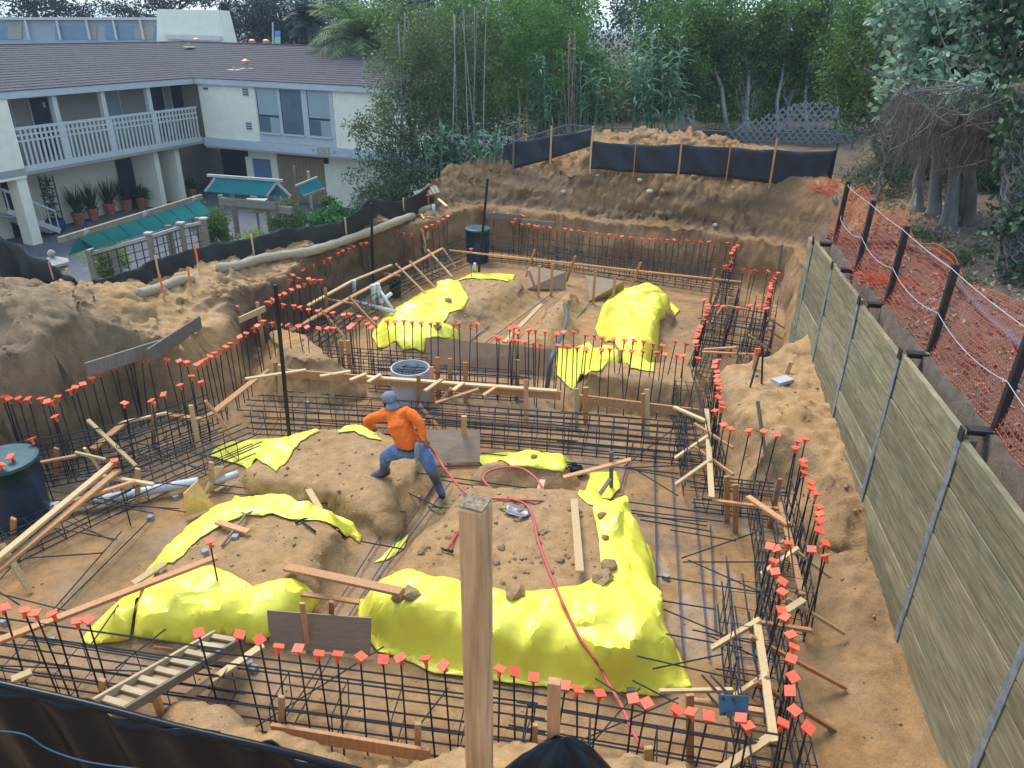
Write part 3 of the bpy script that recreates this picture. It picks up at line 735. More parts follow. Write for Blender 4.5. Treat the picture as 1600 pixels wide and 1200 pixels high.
# banner on a pole far behind
bn = thing('banner', 'blue and green banner on a thin pole behind the roof ridge', 'banner', PY(430, 75, 56))
MB().tube([PY(427, 90, 56), PY(426, 35, 56)], .05, 6).build('pole', M_FLASH, bn)
FB(429, 48, 438, 58, 56, .03, 'flag', mat('banner blue', (.08, .3, .7), .6), bn); FB(429, 58, 438, 68, 56, .03, 'flag', mat('banner green', (.3, .6, .35), .6), bn)

# ================================================================ yard structures
M_BEAM = mat('weathered timber', (.23, .20, .155), .9, 0, .2, 5, .2, 40, rnd=.15)
M_BEAM2 = mat('pale sawn end', (.38, .37, .35), .85, 0, .15, 8)
M_TEAL = mat('teal shade cloth', (.02, .21, .185), .7, 0, .12, 3)
M_TEALD = mat('dark teal shade cloth', (.015, .17, .19), .7, 0, .15, 3)
M_WIRE = mat('dark trellis', (.05, .055, .07), .7)
GY0 = -1.3
pg = thing('pergola', 'long low pergola with a teal cloth roof and grid trellis sides', 'pergola', P(230, 450, GY0))
# roof plane corners (picture points at their heights)
def ZP(px, py, z): return P(px, py, z)
zr, ze = 1.55, 1.15
A_, B_, C_, D_ = ZP(122, 370, zr), ZP(310, 312, zr), ZP(330, 332, ze), ZP(148, 388, ze)
nseg = 7
for k in range(nseg):
    s0, s1 = k / nseg + .004, (k + 1) / nseg - .004
    q = [A_ + (B_ - A_) * s0, A_ + (B_ - A_) * s1, D_ + (C_ - D_) * s1, D_ + (C_ - D_) * s0]
    q = q + [x - np.array([0, 0, .02]) for x in q]
    MB().add(q, [(3, 2, 1, 0), (4, 5, 6, 7), (0, 1, 5, 4), (1, 2, 6, 5), (2, 3, 7, 6), (3, 0, 4, 7)]).build('roof_panel', M_TEAL, pg)
MB().bar(A_ - (B_ - A_) * .14 + [0, .12, .05], B_ + (B_ - A_) * .02 + [0, .12, .05], .09, .14).build('ridge_beam', M_BEAM, pg)
back = (A_ + B_) / 2 - (C_ + D_) / 2; back[2] = -.4
q = [A_, B_, B_ + back, A_ + back]; q = q + [x - np.array([0, 0, .02]) for x in q]
MB().add(q, [(0, 1, 2, 3), (7, 6, 5, 4), (0, 4, 5, 1), (1, 5, 6, 2), (2, 6, 7, 3), (3, 7, 4, 0)]).build('roof_panel', M_TEALD, pg)
for s in (.05, .5, .95):
    c = A_ + (B_ - A_) * s; MB().bar(c + back * .55 + [0, 0, .16], c - back * .25 + [0, 0, .02], .07, .09).build('rafter', M_BEAM2, pg)
cols = [ZP(138, 392, 1.05), ZP(232, 366, 1.25), ZP(282, 350, 1.3), ZP(318, 343, 1.35)]
for c in cols:
    p_ = MB().bar([c[0], c[1], GY0 - .1], c, .13, .13).build('post', M_BEAM, pg); MB().box(c + [0, 0, .03], (.2, .2, .05)).build('cap', M_BEAM2, p_)
for c in cols[:3]:
    MB().bar([c[0], c[1] + 1.2, GY0 - .1], [c[0], c[1] + 1.2, 1.2], .16, .16).build('post', M_BEAM, pg)
for c0, c1 in zip(cols[:-1], cols[1:]):
    MB().bar(c0 - [0, 0, .08], c1 - [0, 0, .08], .05, .08).build('top_rail', M_BEAM2, pg)
    n = int(np.linalg.norm(c1 - c0) / .21)
    for k in range(1, n):
        q = c0 + (c1 - c0) * k / n; MB().bar([q[0], q[1], GY0], q - [0, 0, .1], .025, .025).build('trellis_bar', M_WIRE, pg)
    for z in np.arange(.15, 2.0, .22): MB().bar(c0 - [0, .02, z], c1 - [0, .02, z], .022, .022).build('trellis_bar', M_WIRE, pg)
# gate house with gabled teal roof
gh = thing('garden_gateway', 'timber garden gateway under a gabled teal cloth roof', 'gateway', P(360, 400, GY0))
zt, zl = 1.75, 1.3
r0, r1 = ZP(336, 277, zt), ZP(432, 284, zt); e0, e1 = ZP(320, 298, zl), ZP(416, 306, zl)
bk = (r0 - e0); bk = np.array([bk[0], bk[1], -bk[2]])
for (a, b, c, d, m_) in ((e0, e1, r1, r0, M_TEALD), (r0, r1, r1 + bk, r0 + bk, M_TEALD)):
    q = [a, b, c, d]; q = q + [x - np.array([0, 0, .03]) for x in q]
    MB().add(q, [(0, 1, 2, 3), (7, 6, 5, 4), (0, 4, 5, 1), (1, 5, 6, 2), (2, 6, 7, 3), (3, 7, 4, 0)]).build('roof_panel', m_, gh)
MB().bar(r0 - (r1 - r0) * .12 + [0, 0, .05], r1 + (r1 - r0) * .1 + [0, 0, .05], .1, .08).build('ridge_beam', M_BEAM2, gh)
for a, b in ((r1, e1), (r1, r1 + bk), (r0, e0)): MB().bar(a - [0, 0, .02], b - [0, 0, .02], .05, .07).build('barge_board', M_BEAM2, gh)
b0, b1 = ZP(345, 314, 1.0), ZP(432, 322, 1.0)
MB().bar(b0, b1, .16, .24).build('beam', M_BEAM, gh); MB().bar(b0 + bk * 1.2 + [0, 0, .4], b1 + bk * 1.2 + [0, 0, .4], .16, .22).build('beam', M_BEAM, gh)
for px, py in ((359, 402), (426, 384)):
    g = P(px, py, GY0); MB().bar([g[0], g[1], GY0 - .1], [g[0], g[1], .95], .16, .16).build('post', M_BEAM, gh)
    MB().bar([g[0] + bk[0], g[1] + bk[1], GY0 - .1], [g[0] + bk[0], g[1] + bk[1], 1.2], .16, .16).build('post', M_BEAM, gh)
g2 = thing('side_canopy', 'small dark teal canopy on one slender post beside the gateway', 'canopy', P(495, 375, GY0))
q = [ZP(462, 292, 1.6), ZP(496, 278, 1.75), ZP(508, 295, 1.4), ZP(474, 307, 1.3)]; qq = q + [x - np.array([0, 0, .03]) for x in q]
MB().add(qq, [(3, 2, 1, 0), (4, 5, 6, 7), (0, 1, 5, 4), (1, 2, 6, 5), (2, 3, 7, 6), (3, 0, 4, 7)]).build('roof_panel', M_TEALD, g2)
MB().bar(q[0] + [0, 0, .03], q[1] + [0, 0, .03], .05, .06).build('edge_board', M_BEAM2, g2); MB().bar(q[3], q[2], .05, .08).build('edge_board', M_BEAM, g2)
g = P(492, 374, GY0); MB().bar([g[0], g[1], GY0 - .1], [g[0], g[1], 1.35], .1, .1).build('post', M_BEAM2, g2)
g = P(470, 360, GY0); MB().bar([g[0], g[1], GY0 - .1], [g[0], g[1], 1.3], .1, .1).build('post', M_BEAM, g2)
# bird table, stone lantern
bt = thing('bird_table', 'grey wooden bird table with flat roof beside the gateway post', 'bird table', P(410, 395, GY0))
g = P(410, 395, GY0); MB().bar([g[0], g[1], GY0 - .1], [g[0], g[1], .25], .07, .07).build('pole', M_BEAM, bt)
MB().box([g[0], g[1], .25], (.5, .4, .05)).build('tray', M_BEAM, bt); MB().box([g[0], g[1], .42], (.3, .26, .3)).build('house', M_BEAM, bt); MB().box([g[0], g[1], .62], (.75, .55, .08)).build('roof', M_BEAM2, bt)
ln = thing('stone_lantern', 'pale stone garden lantern behind the black silt fabric', 'lantern', P(88, 440, -.3))
g = P(84, 410, .55); MB().lathe([(.12, -1.4), (.12, -.25), (.3, -.2), (.34, -.1)], g, 8, True).build('column', M_CONC, ln)
MB().lathe([(.42, -.05), (.40, .02), (.16, .12), (.09, .14)], g, 6, True).build('roof', M_CONC, ln); MB().lathe([(.03, .14), (.09, .2), (.1, .27), (.06, .33), (.0, .36)], g, 10).build('finial', M_CONC, ln)
ut = thing('slatted_box', 'small slatted wooden roof box at the end of the silt fabric', 'box', PT(665, 322))
c = PT(667, 318) + np.array([0, 0, .35]); e = np.array([.92, -.3, .32]); e /= np.linalg.norm(e); f_ = np.array([.3, -.9, -.25]); f_ /= np.linalg.norm(f_)
for k in range(7): MB().bar(c + e * (-.36 + .12 * k) - f_ * .25, c + e * (-.36 + .12 * k) + f_ * .25, .108, .02).build('slat', M_BEAM, ut)
MB().bar(c - e * .42 + f_ * .2 - [0, 0, .03], c + e * .42 + f_ * .2 - [0, 0, .03], .04, .04).build('batten', M_BEAM, ut)
for s in (-.3, .3): MB().bar(c + e * s - [0, 0, .6], c + e * s - [0, 0, .02], .05, .05).build('leg', M_BEAM, ut)
# ================================================================ trees and plants
def leaves(r, centers, rad, n, size, elong=2.0, droop=0.0, up=.35, squash=.8):
    """n leaf blades round every centre; returns verts and quads"""
    C = np.asarray(centers, float); k = len(C)
    N = k * n
    d = r.normal(size=(N, 3)); d /= np.linalg.norm(d, axis=1)[:, None]
    rr = rad * r.random(N) ** .45
    rad_v = np.repeat(rr, 1)[:, None]
    p = np.repeat(C, n, 0) + d * rad_v * np.array([1, 1, squash])
    ax = r.normal(size=(N, 3)) + d * .7 + np.array([0, 0, -droop]); ax /= np.linalg.norm(ax, axis=1)[:, None]
    nr = r.normal(size=(N, 3)) * .8 + d * .5 + np.array([0, 0, up]); sd_ = np.cross(ax, nr); sd_ /= (np.linalg.norm(sd_, axis=1)[:, None] + 1e-9)
    s = (size * r.uniform(.65, 1.3, N))[:, None]
    nn = np.cross(sd_, ax)
    a = p; b = p + ax * s * .5 + sd_ * s * .5 / elong + nn * s * .06; c = p + ax * s; e = p + ax * s * .5 - sd_ * s * .5 / elong + nn * s * .06
    V = np.stack([a, b, c, e], 1).reshape(-1, 3)
    return V, np.arange(N * 4).reshape(-1, 4)
def blob(r, c, rad, n, hollow=.55):
    """clump centres, crowded toward the outside of an uneven ellipsoid"""
    d = r.normal(size=(n, 3)); d /= np.linalg.norm(d, axis=1)[:, None]
    f = hollow + (1 - hollow) * r.random(n) ** .6
    lump = 1 + .28 * np.sin(d[:, 0] * 5 + c[0] * 3) * np.cos(d[:, 2] * 4 + c[1]) + .14 * np.sin(d[:, 1] * 9 + d[:, 2] * 7)
    return np.array(c) + d * (f * lump)[:, None] * np.array(rad)
M_BARK = mat('grey bark', (.22, .20, .18), .95, 0, .3, 8, .5, 30, stretch=(1, 1, .25))
M_BARKP = mat('pale bark', (.36, .36, .36), .9, 0, .2, 6, .3, 30)
M_BARKD = mat('dark bark', (.10, .085, .075), .95, 0, .3, 8, .5, 30, stretch=(1, 1, .25))
L_DARK = leafmat('dark leaf', (0.021, 0.045, 0.025), (0.07, 0.131, 0.052), .2)
L_MID = leafmat('mid green leaf', (0.028, 0.072, 0.018), (0.14, 0.25, 0.055), .35)
L_BRIGHT = leafmat('bright bamboo leaf', (0.044, 0.131, 0.021), (0.158, 0.333, 0.07), .4)
L_OLIVE = leafmat('olive leaf', (0.052, 0.096, 0.035), (0.175, 0.228, 0.088), .3)
L_FAR = leafmat('distant leaf', (0.017, 0.028, 0.031), (0.049, 0.073, 0.067), .2)
L_REED = leafmat('reed blade', (0.075, 0.17, 0.095), (0.25, 0.43, 0.28), .3)
L_PALE = leafmat('pale broad leaf', (0.105, 0.193, 0.123), (0.35, 0.473, 0.333), .25)
L_PALM = leafmat('palm frond', (0.052, 0.123, 0.035), (0.193, 0.28, 0.088), .3)
L_DRY = leafmat('dry reed', (0.224, 0.182, 0.126), (0.462, 0.392, 0.294), .2)
L_YEL = leafmat('yellow green leaf', (0.14, 0.224, 0.042), (0.42, 0.504, 0.112), .35)
def pxm(Y): return Y * 1.12 / F_PX                          # metres per picture point, about, at that distance
def limb(r, a, b, r0, r1, n=5, wob=.12):
    a = np.array(a, float); b = np.array(b, float); L = np.linalg.norm(b - a)
    return [a + (b - a) * s + (r.normal(0, wob * L * .25, 3) * (0 < s < 1)) for s in np.linspace(0, 1, n)], list(np.linspace(r0, r1, n))
def tree(name, label, cat, base, crowns, lm, bm, seed, leaf=.09, dens=1.0, trunk=.12, elong=2.0, droop=.2, group=None, branches=5, lean=None, clump=.34, hollow=.5, per=34):
    """crowns: list of (centre, (rx, ry, rz)); the trunk forks into limbs that reach into every crown"""
    r = np.random.default_rng(seed); base = np.array(base, float)
    t = thing(name, label, cat, base, group)
    mb = MB(); top = np.mean([c for c, _ in crowns], 0); low = min(c[2] - q[2] * .6 for c, q in crowns)
    fork = base + (top - base) * .55; fork[2] = max(low, base[2] + .6)
    pts, rs = limb(r, base - [0, 0, .2], fork, trunk, trunk * .7, 6, .1); mb.tube(pts, rs, 8)
    cents = []
    for c, q in crowns:
        c = np.array(c)
        pts, rs = limb(r, fork, c, trunk * .6, trunk * .2, 5); mb.tube(pts, rs, 6)
        for k in range(branches):
            e = c + r.normal(size=3) * np.array(q) * .45; pts, rs = limb(r, fork + (c - fork) * r.uniform(.2, .9), e, trunk * .3, .012, 4); mb.tube(pts, rs, 5)
        area = q[0] * q[2] + q[0] * q[1] + q[1] * q[2]
        cents.append(blob(r, c, q, max(6, int(area * 8 * dens)), hollow))
    mb.build('trunk', bm, t, smooth=True)
    V, Q = leaves(r, np.concatenate(cents), clump * 1.15, int(per * 1.7), leaf, elong, droop)
    fastmesh('crown', V, Q, lm, t)
    return t
def CR(px, py, rx, ry, Y, dz=None):
    k = pxm(Y); c = PY(px, py, Y); return (c, (rx * k, (dz if dz else min(rx, ry) * k * 1.0), ry * k))
def gnd(px, Y, py=250):
    c = PY(px, py, Y); return np.array([c[0], c[1], float(hz(c[0], c[1]))])
# -- far trees behind the roofs
tree('far_tree', 'broad dark tree filling the top left corner behind the grey block', 'tree', gnd(60, 62, 60), [CR(20, -10, 75, 50, 62), CR(105, 5, 45, 26, 62)], L_FAR, M_BARKD, 101, .22, .55, .25, clump=.7, group='trees behind the motel')
tree('far_tree', 'open dark pine with bare limbs against the sky behind the cream block', 'tree', gnd(290, 66, 60), [CR(190, 12, 32, 12, 66), CR(245, 2, 40, 12, 66), CR(300, -8, 50, 12, 66), CR(215, 28, 25, 7, 66)], L_FAR, M_BARKD, 102, .22, .6, .22, clump=.55, branches=9, group='trees behind the motel')
tree('far_tree', 'tall dark tree standing right of the cream block', 'tree', gnd(400, 60, 60), [CR(395, 12, 42, 30, 60), CR(385, 50, 34, 26, 60)], L_FAR, M_BARKD, 103, .2, .9, .2, clump=.6, group='trees behind the motel')
tree('far_tree', 'dark tree between the fan palm and the feather palm', 'tree', gnd(455, 63, 60), [CR(450, 20, 50, 45, 63), CR(505, 40, 40, 45, 63), CR(470, 65, 55, 30, 63)], L_FAR, M_BARKD, 104, .2, .9, .2, clump=.6, group='trees behind the motel')
tree('far_tree', 'dark blue green tree seen in the sky gap above the bamboo', 'tree', gnd(1000, 55, 60), [CR(1000, 12, 34, 36, 55), CR(1050, -10, 50, 26, 55)], L_FAR, M_BARKD, 105, .2, .9, .2, clump=.6, group='trees behind the motel')
tree('far_tree', 'dark tree rising behind the top of the bamboo culms', 'tree', gnd(600, 58, 60), [CR(600, 5, 70, 50, 58), CR(680, -10, 70, 40, 58), CR(780, -15, 70, 30, 58), CR(870, -20, 50, 28, 58)], L_FAR, M_BARKD, 106, .2, .9, .2, clump=.6, group='trees behind the motel')
def palm(label, px, py, Y, n, ln, seed, trunk=.22, wd=.035, lm=None, arch=.9):
    r = np.random.default_rng(seed); c = PY(px, py, Y); g = np.array([c[0], c[1], float(hz(c[0], c[1]))])
    t = thing('palm_tree', label, 'palm', g)
    MB().tube([g - [0, 0, .2], (g + c) / 2 + [.1, 0, 0], c], [trunk * 1.2, trunk, trunk * .9], 8).build('trunk', M_BARK, t, smooth=True)
    V = []; Q = []; mb = MB()
    for k in range(n):
        a = 2.399 * k; el = 1.25 - 1.5 * (k / n) + r.normal(0, .1); d = np.array([math.cos(a) * math.cos(el), math.sin(a) * math.cos(el), math.sin(el)]); p = c.copy(); pts = [p]
        sd_ = np.array([-math.sin(a), math.cos(a), 0]); m_ = 14
        for s in range(m_):
            p = p + d * ln / m_; d = d + np.array([0, 0, -arch / m_ * (1 + s / m_)]); d /= np.linalg.norm(d); pts.append(p)
            f = (s + 1) / m_; l = ln * .30 * math.sin(math.pi * min(1, .12 + .86 * f)) + .05
            for sg in (-1, 1):
                for j in range(2):
                    q0 = p - d * ln / m_ * j * .5; tip = q0 + (sd_ * sg * .85 + d * .6 + np.array([0, 0, -.25 + r.normal(0, .12)])) * l
                    n0 = len(V); V += [q0 - d * wd, q0 + d * wd, tip + d * wd * .2, tip - d * wd * .2]; Q.append((n0, n0 + 1, n0 + 2, n0 + 3))
        mb.tube(pts, list(np.linspace(.03, .008, len(pts))), 4)
    cr_ = fastmesh('crown', np.array(V), np.array(Q), lm or L_PALM, t); mb.build('frond_stem', L_PALM, cr_)
palm('large feather palm with arching green fronds behind the motel ridge', 565, 62, 40, 44, 3.0, 11)
palm('slender fan palm with a pale trunk rising over the motel ridge', 481, 30, 46, 22, 1.6, 12, .11, .05, L_FAR)
palm('small distant palm just right of the cream block', 355, 25, 55, 16, 1.0, 13, .12, .06, L_FAR)
# -- dark backdrop of undergrowth that reads as one mass
r = np.random.default_rng(77); cs = []
for px in np.arange(585, 1760, 10):
    Y = 33 + 5 * r.random(); b = gnd(px, Y)
    for z in np.arange(.2, 5.2, .45):
        if b[0] < -4.5 and z > 4: continue
        cs.append([b[0] + r.normal(0, .4), Y + r.normal(0, .9), b[2] + z + r.normal(0, .25)])
V, Q = leaves(r, np.array(cs), .6, 16, .20, 2)
tag(fastmesh('undergrowth', V, Q, L_DARK), 'dark mass of shrubs and undergrowth behind the trees', 'undergrowth', kind='stuff')
r = np.random.default_rng(78); cs = []
for px in np.arange(600, 1420, 7):
    for py in np.arange(15 + 12 * math.sin(px * .05), 175, 13):
        if 920 < px < 1022 and py < 88 + 10 * math.sin(px): continue
        cs.append(PY(px + r.normal(0, 5), py + r.normal(0, 7), 37 + r.uniform(-2, 2)))
V, Q = leaves(r, np.array(cs), .62, 30, .24, 2.2, .3)
tag(fastmesh('far_wood', V, Q, L_MID), 'mass of green foliage behind the bamboo and the white trunks', 'wood', kind='stuff')
# -- shrubs at the left of the bamboo
tree('shrub', 'dark glossy shrub against the right end of the motel wall', 'shrub', gnd(600, 26.5, 330), [CR(595, 262, 42, 45, 26.5), CR(640, 280, 35, 40, 26)], L_DARK, M_BARKD, 111, .10, 1.6, .06, elong=2.2)
tree('leafy_tree', 'leafy olive green tree overlapping the motel wall and roof edge', 'tree', gnd(650, 27.5, 300), [CR(628, 120, 48, 40, 27.5), CR(610, 190, 40, 36, 27), CR(665, 190, 50, 45, 27.5), CR(560, 196, 18, 10, 26.8), CR(650, 60, 50, 40, 28), CR(700, 95, 50, 40, 28.5)], L_OLIVE, M_BARK, 112, .11, 1.5, .09, elong=2.0)
tree('leafy_tree', 'green leafy tree crown wrapped around the grey bamboo culms', 'tree', gnd(730, 28.5, 270), [CR(720, 30, 55, 35, 29), CR(760, 110, 45, 60, 29), CR(700, 160, 50, 50, 28.5), CR(790, 170, 35, 55, 29)], L_MID, M_BARK, 113, .10, 1.3, .08)
tree('leafy_tree', 'dark evergreen undergrowth at the foot of the bamboo', 'tree', gnd(720, 27.5, 270), [CR(660, 250, 60, 30, 27), CR(740, 225, 50, 35, 28), CR(775, 250, 20, 22, 27.4)], L_DARK, M_BARKD, 114, .10, 1.4, .06)
def culms(label, pxs, Y0, seed, m, top, rr=.03, lean=6, name='bamboo_clump'):
    r = np.random.default_rng(seed); g = gnd(np.mean(pxs), Y0); t = thing(name, label, 'bamboo', g)
    for px in pxs:
        Y = Y0 + r.uniform(-1.2, .6); a = gnd(px, Y); b = PY(px + r.normal(0, lean), top + r.uniform(-30, 40), Y + r.uniform(-.5, .5)); n = 12
        bw = r.normal(0, .12); q = [a - [0, 0, .1] + (b - a) * s + np.array([bw * s * s, 0, 0]) for s in np.linspace(0, 1, n)]
        w0 = rr * r.uniform(.6, 1.5); MB().tube(q, [w0 * (1 - .55 * i / n) for i in range(n)], 6).build('culm', m, t, smooth=True)
    return t
M_CULM = mat('grey bamboo culm', (.27, .265, .27), .7, 0, .25, 7, rnd=.25)
M_CULMT = mat('tan dry culm', (.36, .27, .17), .8, 0, .2, 7, rnd=.2)
bc = culms('tall grey bamboo culms with sparse leaves left of the silt fence', [612, 634, 648, 668, 703, 718, 733, 737, 741, 746, 755], 27.3, 21, M_CULM, -5, .036, 14)
V, Q = leaves(np.random.default_rng(22), [PY(px, py, 27.5 + np.random.default_rng(int(px)).uniform(-.6, .6)) for px, py in zip(rng.uniform(600, 790, 190), rng.uniform(-20, 200, 190))], .32, 16, .16, 6, .8)
fastmesh('foliage', V, Q, L_OLIVE, bc)
# -- fluffy bright bamboo
tree('bamboo_thicket', 'rounded bright green bamboo thicket with fine leaves at the top centre', 'bamboo', gnd(870, 29.5), [CR(830, 40, 55, 50, 29.5), CR(885, 45, 42, 42, 29.5), CR(860, 95, 75, 50, 29), CR(918, 105, 22, 35, 29), CR(840, 5, 60, 30, 30), CR(905, 135, 30, 25, 29)], L_BRIGHT, M_CULM, 121, .15, 1.5, .06, elong=5, droop=.7, per=44)
def reeds(label, spots, seed, lm, name='giant_reed', cat='reed', ln=.55, wd=.02):
    r = np.random.default_rng(seed); t = thing(name, label, cat, gnd(np.mean([s[0] for s in spots]), spots[0][3]))
    st_ = MB(); V = []; Q = []
    for px, y0, y1, Y, lx in spots:
        a = gnd(px, Y); a[2] = max(a[2], PY(px, y0, Y)[2] - .6); b = PY(px + lx, y1, Y)
        n = 12; pts = [a + (b - a) * s + np.array([.0, .0, 0]) for s in np.linspace(0, 1, n)]; st_.tube(pts, list(np.linspace(.02, .006, n)), 5)
        sgn = 1; pa = r.uniform(0, 3.14)
        L_ = np.linalg.norm(b - a)
        for s in np.arange(.25, 1.0, .09 / L_ * 1.2):
            p = a + (b - a) * s; sgn = -sgn; az = pa + (0 if sgn > 0 else math.pi) + r.normal(0, .6); d = np.array([math.cos(az), math.sin(az), r.uniform(.5, 1.4)]); d /= np.linalg.norm(d)
            l = ln * (1.1 - .55 * s) * r.uniform(.5, 1.4); seg = 5; n0 = len(V); bend = r.uniform(.15, .55)
            if r.random() < .18: continue
            for k in range(seg + 1):
                f = k / seg; sd_ = np.cross(d, [-math.sin(az) + .3, math.cos(az), .3]); sd_ = np.cross(d, sd_); sd_ /= np.linalg.norm(sd_) + 1e-9; w_ = wd * (1 - f ** 2) + .002
                V += [p - sd_ * w_, p + sd_ * w_]; p = p + d * l / seg; d = d + np.array([math.cos(az) * .15, math.sin(az) * .15, -bend]); d /= np.linalg.norm(d)
            for k in range(seg): q = n0 + 2 * k; Q.append((q, q + 1, q + 3, q + 2))
    st_.build('stem', lm, t); tag(fastmesh('blades', np.array(V), np.array(Q), lm, t), kind='stuff')
def many(pr, y0r, y1r, Yr, n, seed, lean=12):
    r = np.random.default_rng(seed); return [(r.uniform(*pr), r.uniform(*y0r), r.uniform(*y1r), r.uniform(*Yr), r.normal(0, lean)) for _ in range(n)]
reeds('blue green giant reeds with strap leaves below the bamboo culms', many((655, 790), (250, 285), (185, 240), (25.6, 26.6), 40, 31), 32, L_REED, ln=.75, wd=.04)
reeds('tall blue green giant reeds in front of the fluffy bamboo', many((800, 960), (200, 225), (75, 150), (27.5, 28.5), 34, 33, 18), 34, L_REED, ln=.7, wd=.034)
reeds('giant reeds with drooping plumes left of the white trunked trees', many((985, 1065), (190, 215), (25, 130), (27.5, 28.6), 30, 35, 10), 36, L_REED, ln=.85, wd=.042)
reeds('dry tan reed stalks standing behind the far silt fence', many((880, 900), (205, 215), (45, 90), (27.6, 28), 8, 37, 6) + many((800, 990), (205, 215), (120, 180), (27.6, 28.2), 22, 38, 8), 39, L_DRY, ln=.3, wd=.016)
tree('yellow_shrub', 'yellow green bush in front of the fluffy bamboo', 'shrub', gnd(935, 28.2), [CR(938, 140, 26, 24, 28.2), CR(925, 170, 30, 20, 28), CR(985, 140, 30, 30, 28.6)], L_BRIGHT, M_BARK, 131, .10, 1.5, .04, elong=3)
ol = tree('oleander', 'pale flowering bush right of the bamboo under the sky gap', 'shrub', gnd(985, 29.2), [CR(985, 100, 30, 16, 29.5), CR(1000, 125, 26, 24, 29.3)], leafmat('pale flowering leaf', (.12, .18, .10), (.42, .47, .36), .3), M_BARK, 132, .10, 1.6, .04)
# -- row of dark trees with white trunks
row = [('wide dark leafy tree left of the forked white trunk', 1062, 29.5, [CR(1060, 55, 50, 48, 29.5), CR(1050, 120, 45, 40, 29.3), CR(1095, 100, 40, 50, 29.8)], 141),
       ('dense green tree crown above the forked white trunk', 1165, 29.8, [CR(1135, 40, 55, 38, 29.8), CR(1185, 45, 50, 38, 29.8), CR(1160, 85, 60, 35, 30), CR(1165, 160, 60, 26, 30.5)], 142),
       ('dense dark crown above the slim grey fork before the lattice', 1225, 30, [CR(1235, 40, 50, 40, 30), CR(1265, 70, 45, 45, 30), CR(1215, 95, 50, 30, 30.2), CR(1240, 145, 50, 26, 30.5)], 143),
       ('tall green tree over the right end of the lattice', 1300, 29.5, [CR(1300, 20, 45, 45, 29.5), CR(1330, 70, 40, 45, 29), CR(1290, 110, 35, 35, 29.5)], 144)]
for lab, px, Y, crs, sd_ in row:
    tree('leafy_tree', lab, 'tree', gnd(px, Y), crs, L_MID if sd_ != 143 else L_MID, M_BARKP, sd_, .12, 1.6, .09, elong=1.8, group='row of trees beyond the lattice', per=38)
def trunk_tree(label, path, Y, r0, fork, seed):
    t = thing('bare_trunk', label, 'tree trunk', gnd(path[0][0], Y), 'pale trunks beyond the far fence'); mb = MB()
    pts = [gnd(path[0][0], Y) - [0, 0, .2]] + [PY(x, y, Y) for x, y in path[1:]]; q = smooth_path(pts, 5); mb.tube(q, list(np.linspace(r0, r0 * .65, len(q))), 8); mb.build('trunk', M_BARKP, t, smooth=True)
    for f in fork:
        q = smooth_path([PY(x, y, Y + .1 * k) for k, (x, y) in enumerate(f)], 5); MB().tube(q, list(np.linspace(r0 * .65, r0 * .2, len(q))), 6).build('limb', M_BARKP, t, smooth=True)
trunk_tree('pale trunk leaning left from its bend, left of the forked one', [(1132, 205), (1130, 160), (1127, 135), (1115, 105)], 29.6, .09, [], 1)
trunk_tree('white trunk forking in two high above the far silt fence', [(1165, 205), (1166, 175), (1169, 140), (1170, 110)], 29.6, .10, [[(1170, 112), (1164, 80), (1158, 50)], [(1170, 112), (1182, 95), (1192, 72)]], 2)
trunk_tree('slim pale trunk forking just left of the lattice', [(1211, 200), (1214, 165), (1218, 140), (1222, 120)], 29.6, .075, [[(1222, 122), (1225, 95), (1224, 80)], [(1218, 140), (1232, 118), (1238, 105)]], 3)
trunk_tree('straight slim trunk rising behind the lattice', [(1257, 200), (1258, 160), (1262, 120), (1266, 80)], 29.6, .07, [], 4)
trunk_tree('thin dark double trunk near the middle of the far fence', [(1080, 205), (1078, 190), (1068, 165), (1052, 140)], 29.6, .06, [[(1084, 210), (1084, 170), (1092, 150)]], 5)
tree('shrub', 'small olive shrub in front of the forked white trunk', 'shrub', gnd(1185, 28.2), [CR(1185, 158, 26, 18, 28.3), CR(1120, 205, 40, 12, 27.6)], L_OLIVE, M_BARK, 145, .10, 1.8, .03, elong=4)
# -- right hand thicket
tree('leafy_tree', 'light green leafy tree left of the pale broad leaf tree', 'tree', gnd(1370, 21, 300), [CR(1350, 40, 55, 50, 22), CR(1400, 20, 60, 45, 21), CR(1370, 110, 50, 45, 21), CR(1340, 165, 35, 35, 21.5), CR(1320, 110, 30, 40, 22)], L_MID, M_BARK, 151, .11, 1.6, .10)
tree('broad_leaf_tree', 'pale grey green broad leaf tree hanging over the big trunks', 'tree', np.array([*PT(1500, 335)[:2], PT(1500, 335)[2]]), [CR(1440, 65, 55, 48, 16), CR(1490, 40, 60, 45, 15.5), CR(1470, 120, 60, 40, 15), CR(1410, 125, 35, 35, 15.5), CR(1530, 80, 35, 40, 15), CR(1455, 10, 60, 30, 16), CR(1420, 165, 25, 20, 15), CR(1520, 150, 40, 25, 14), CR(1485, 165, 25, 14, 14)], L_PALE, M_BARKD, 152, .17, 1.5, .16, elong=1.7, droop=.5, clump=.3, per=26)
tree('dark_tree', 'dark glossy tree at the right edge of the picture', 'tree', PT(1590, 360), [CR(1590, 60, 45, 60, 12.5), CR(1570, 10, 50, 40, 13), CR(1600, 150, 35, 60, 12.5), CR(1625, 230, 40, 60, 12)], L_DARK, M_BARKD, 153, .15, 1.7, .14, elong=1.7, droop=.5, clump=.26, per=26)
tree('juniper', 'feathery dark green juniper beside the path at the fence end', 'shrub', PT(1370, 320), [CR(1385, 190, 26, 40, 18), CR(1380, 250, 38, 45, 17.5), CR(1350, 285, 28, 28, 18), CR(1405, 290, 22, 34, 17)], leafmat('feathery leaf', (.022, .05, .02), (.07, .12, .05), .25), M_BARKD, 154, .10, 2.0, .05, elong=7, droop=.6, per=44, clump=.28)
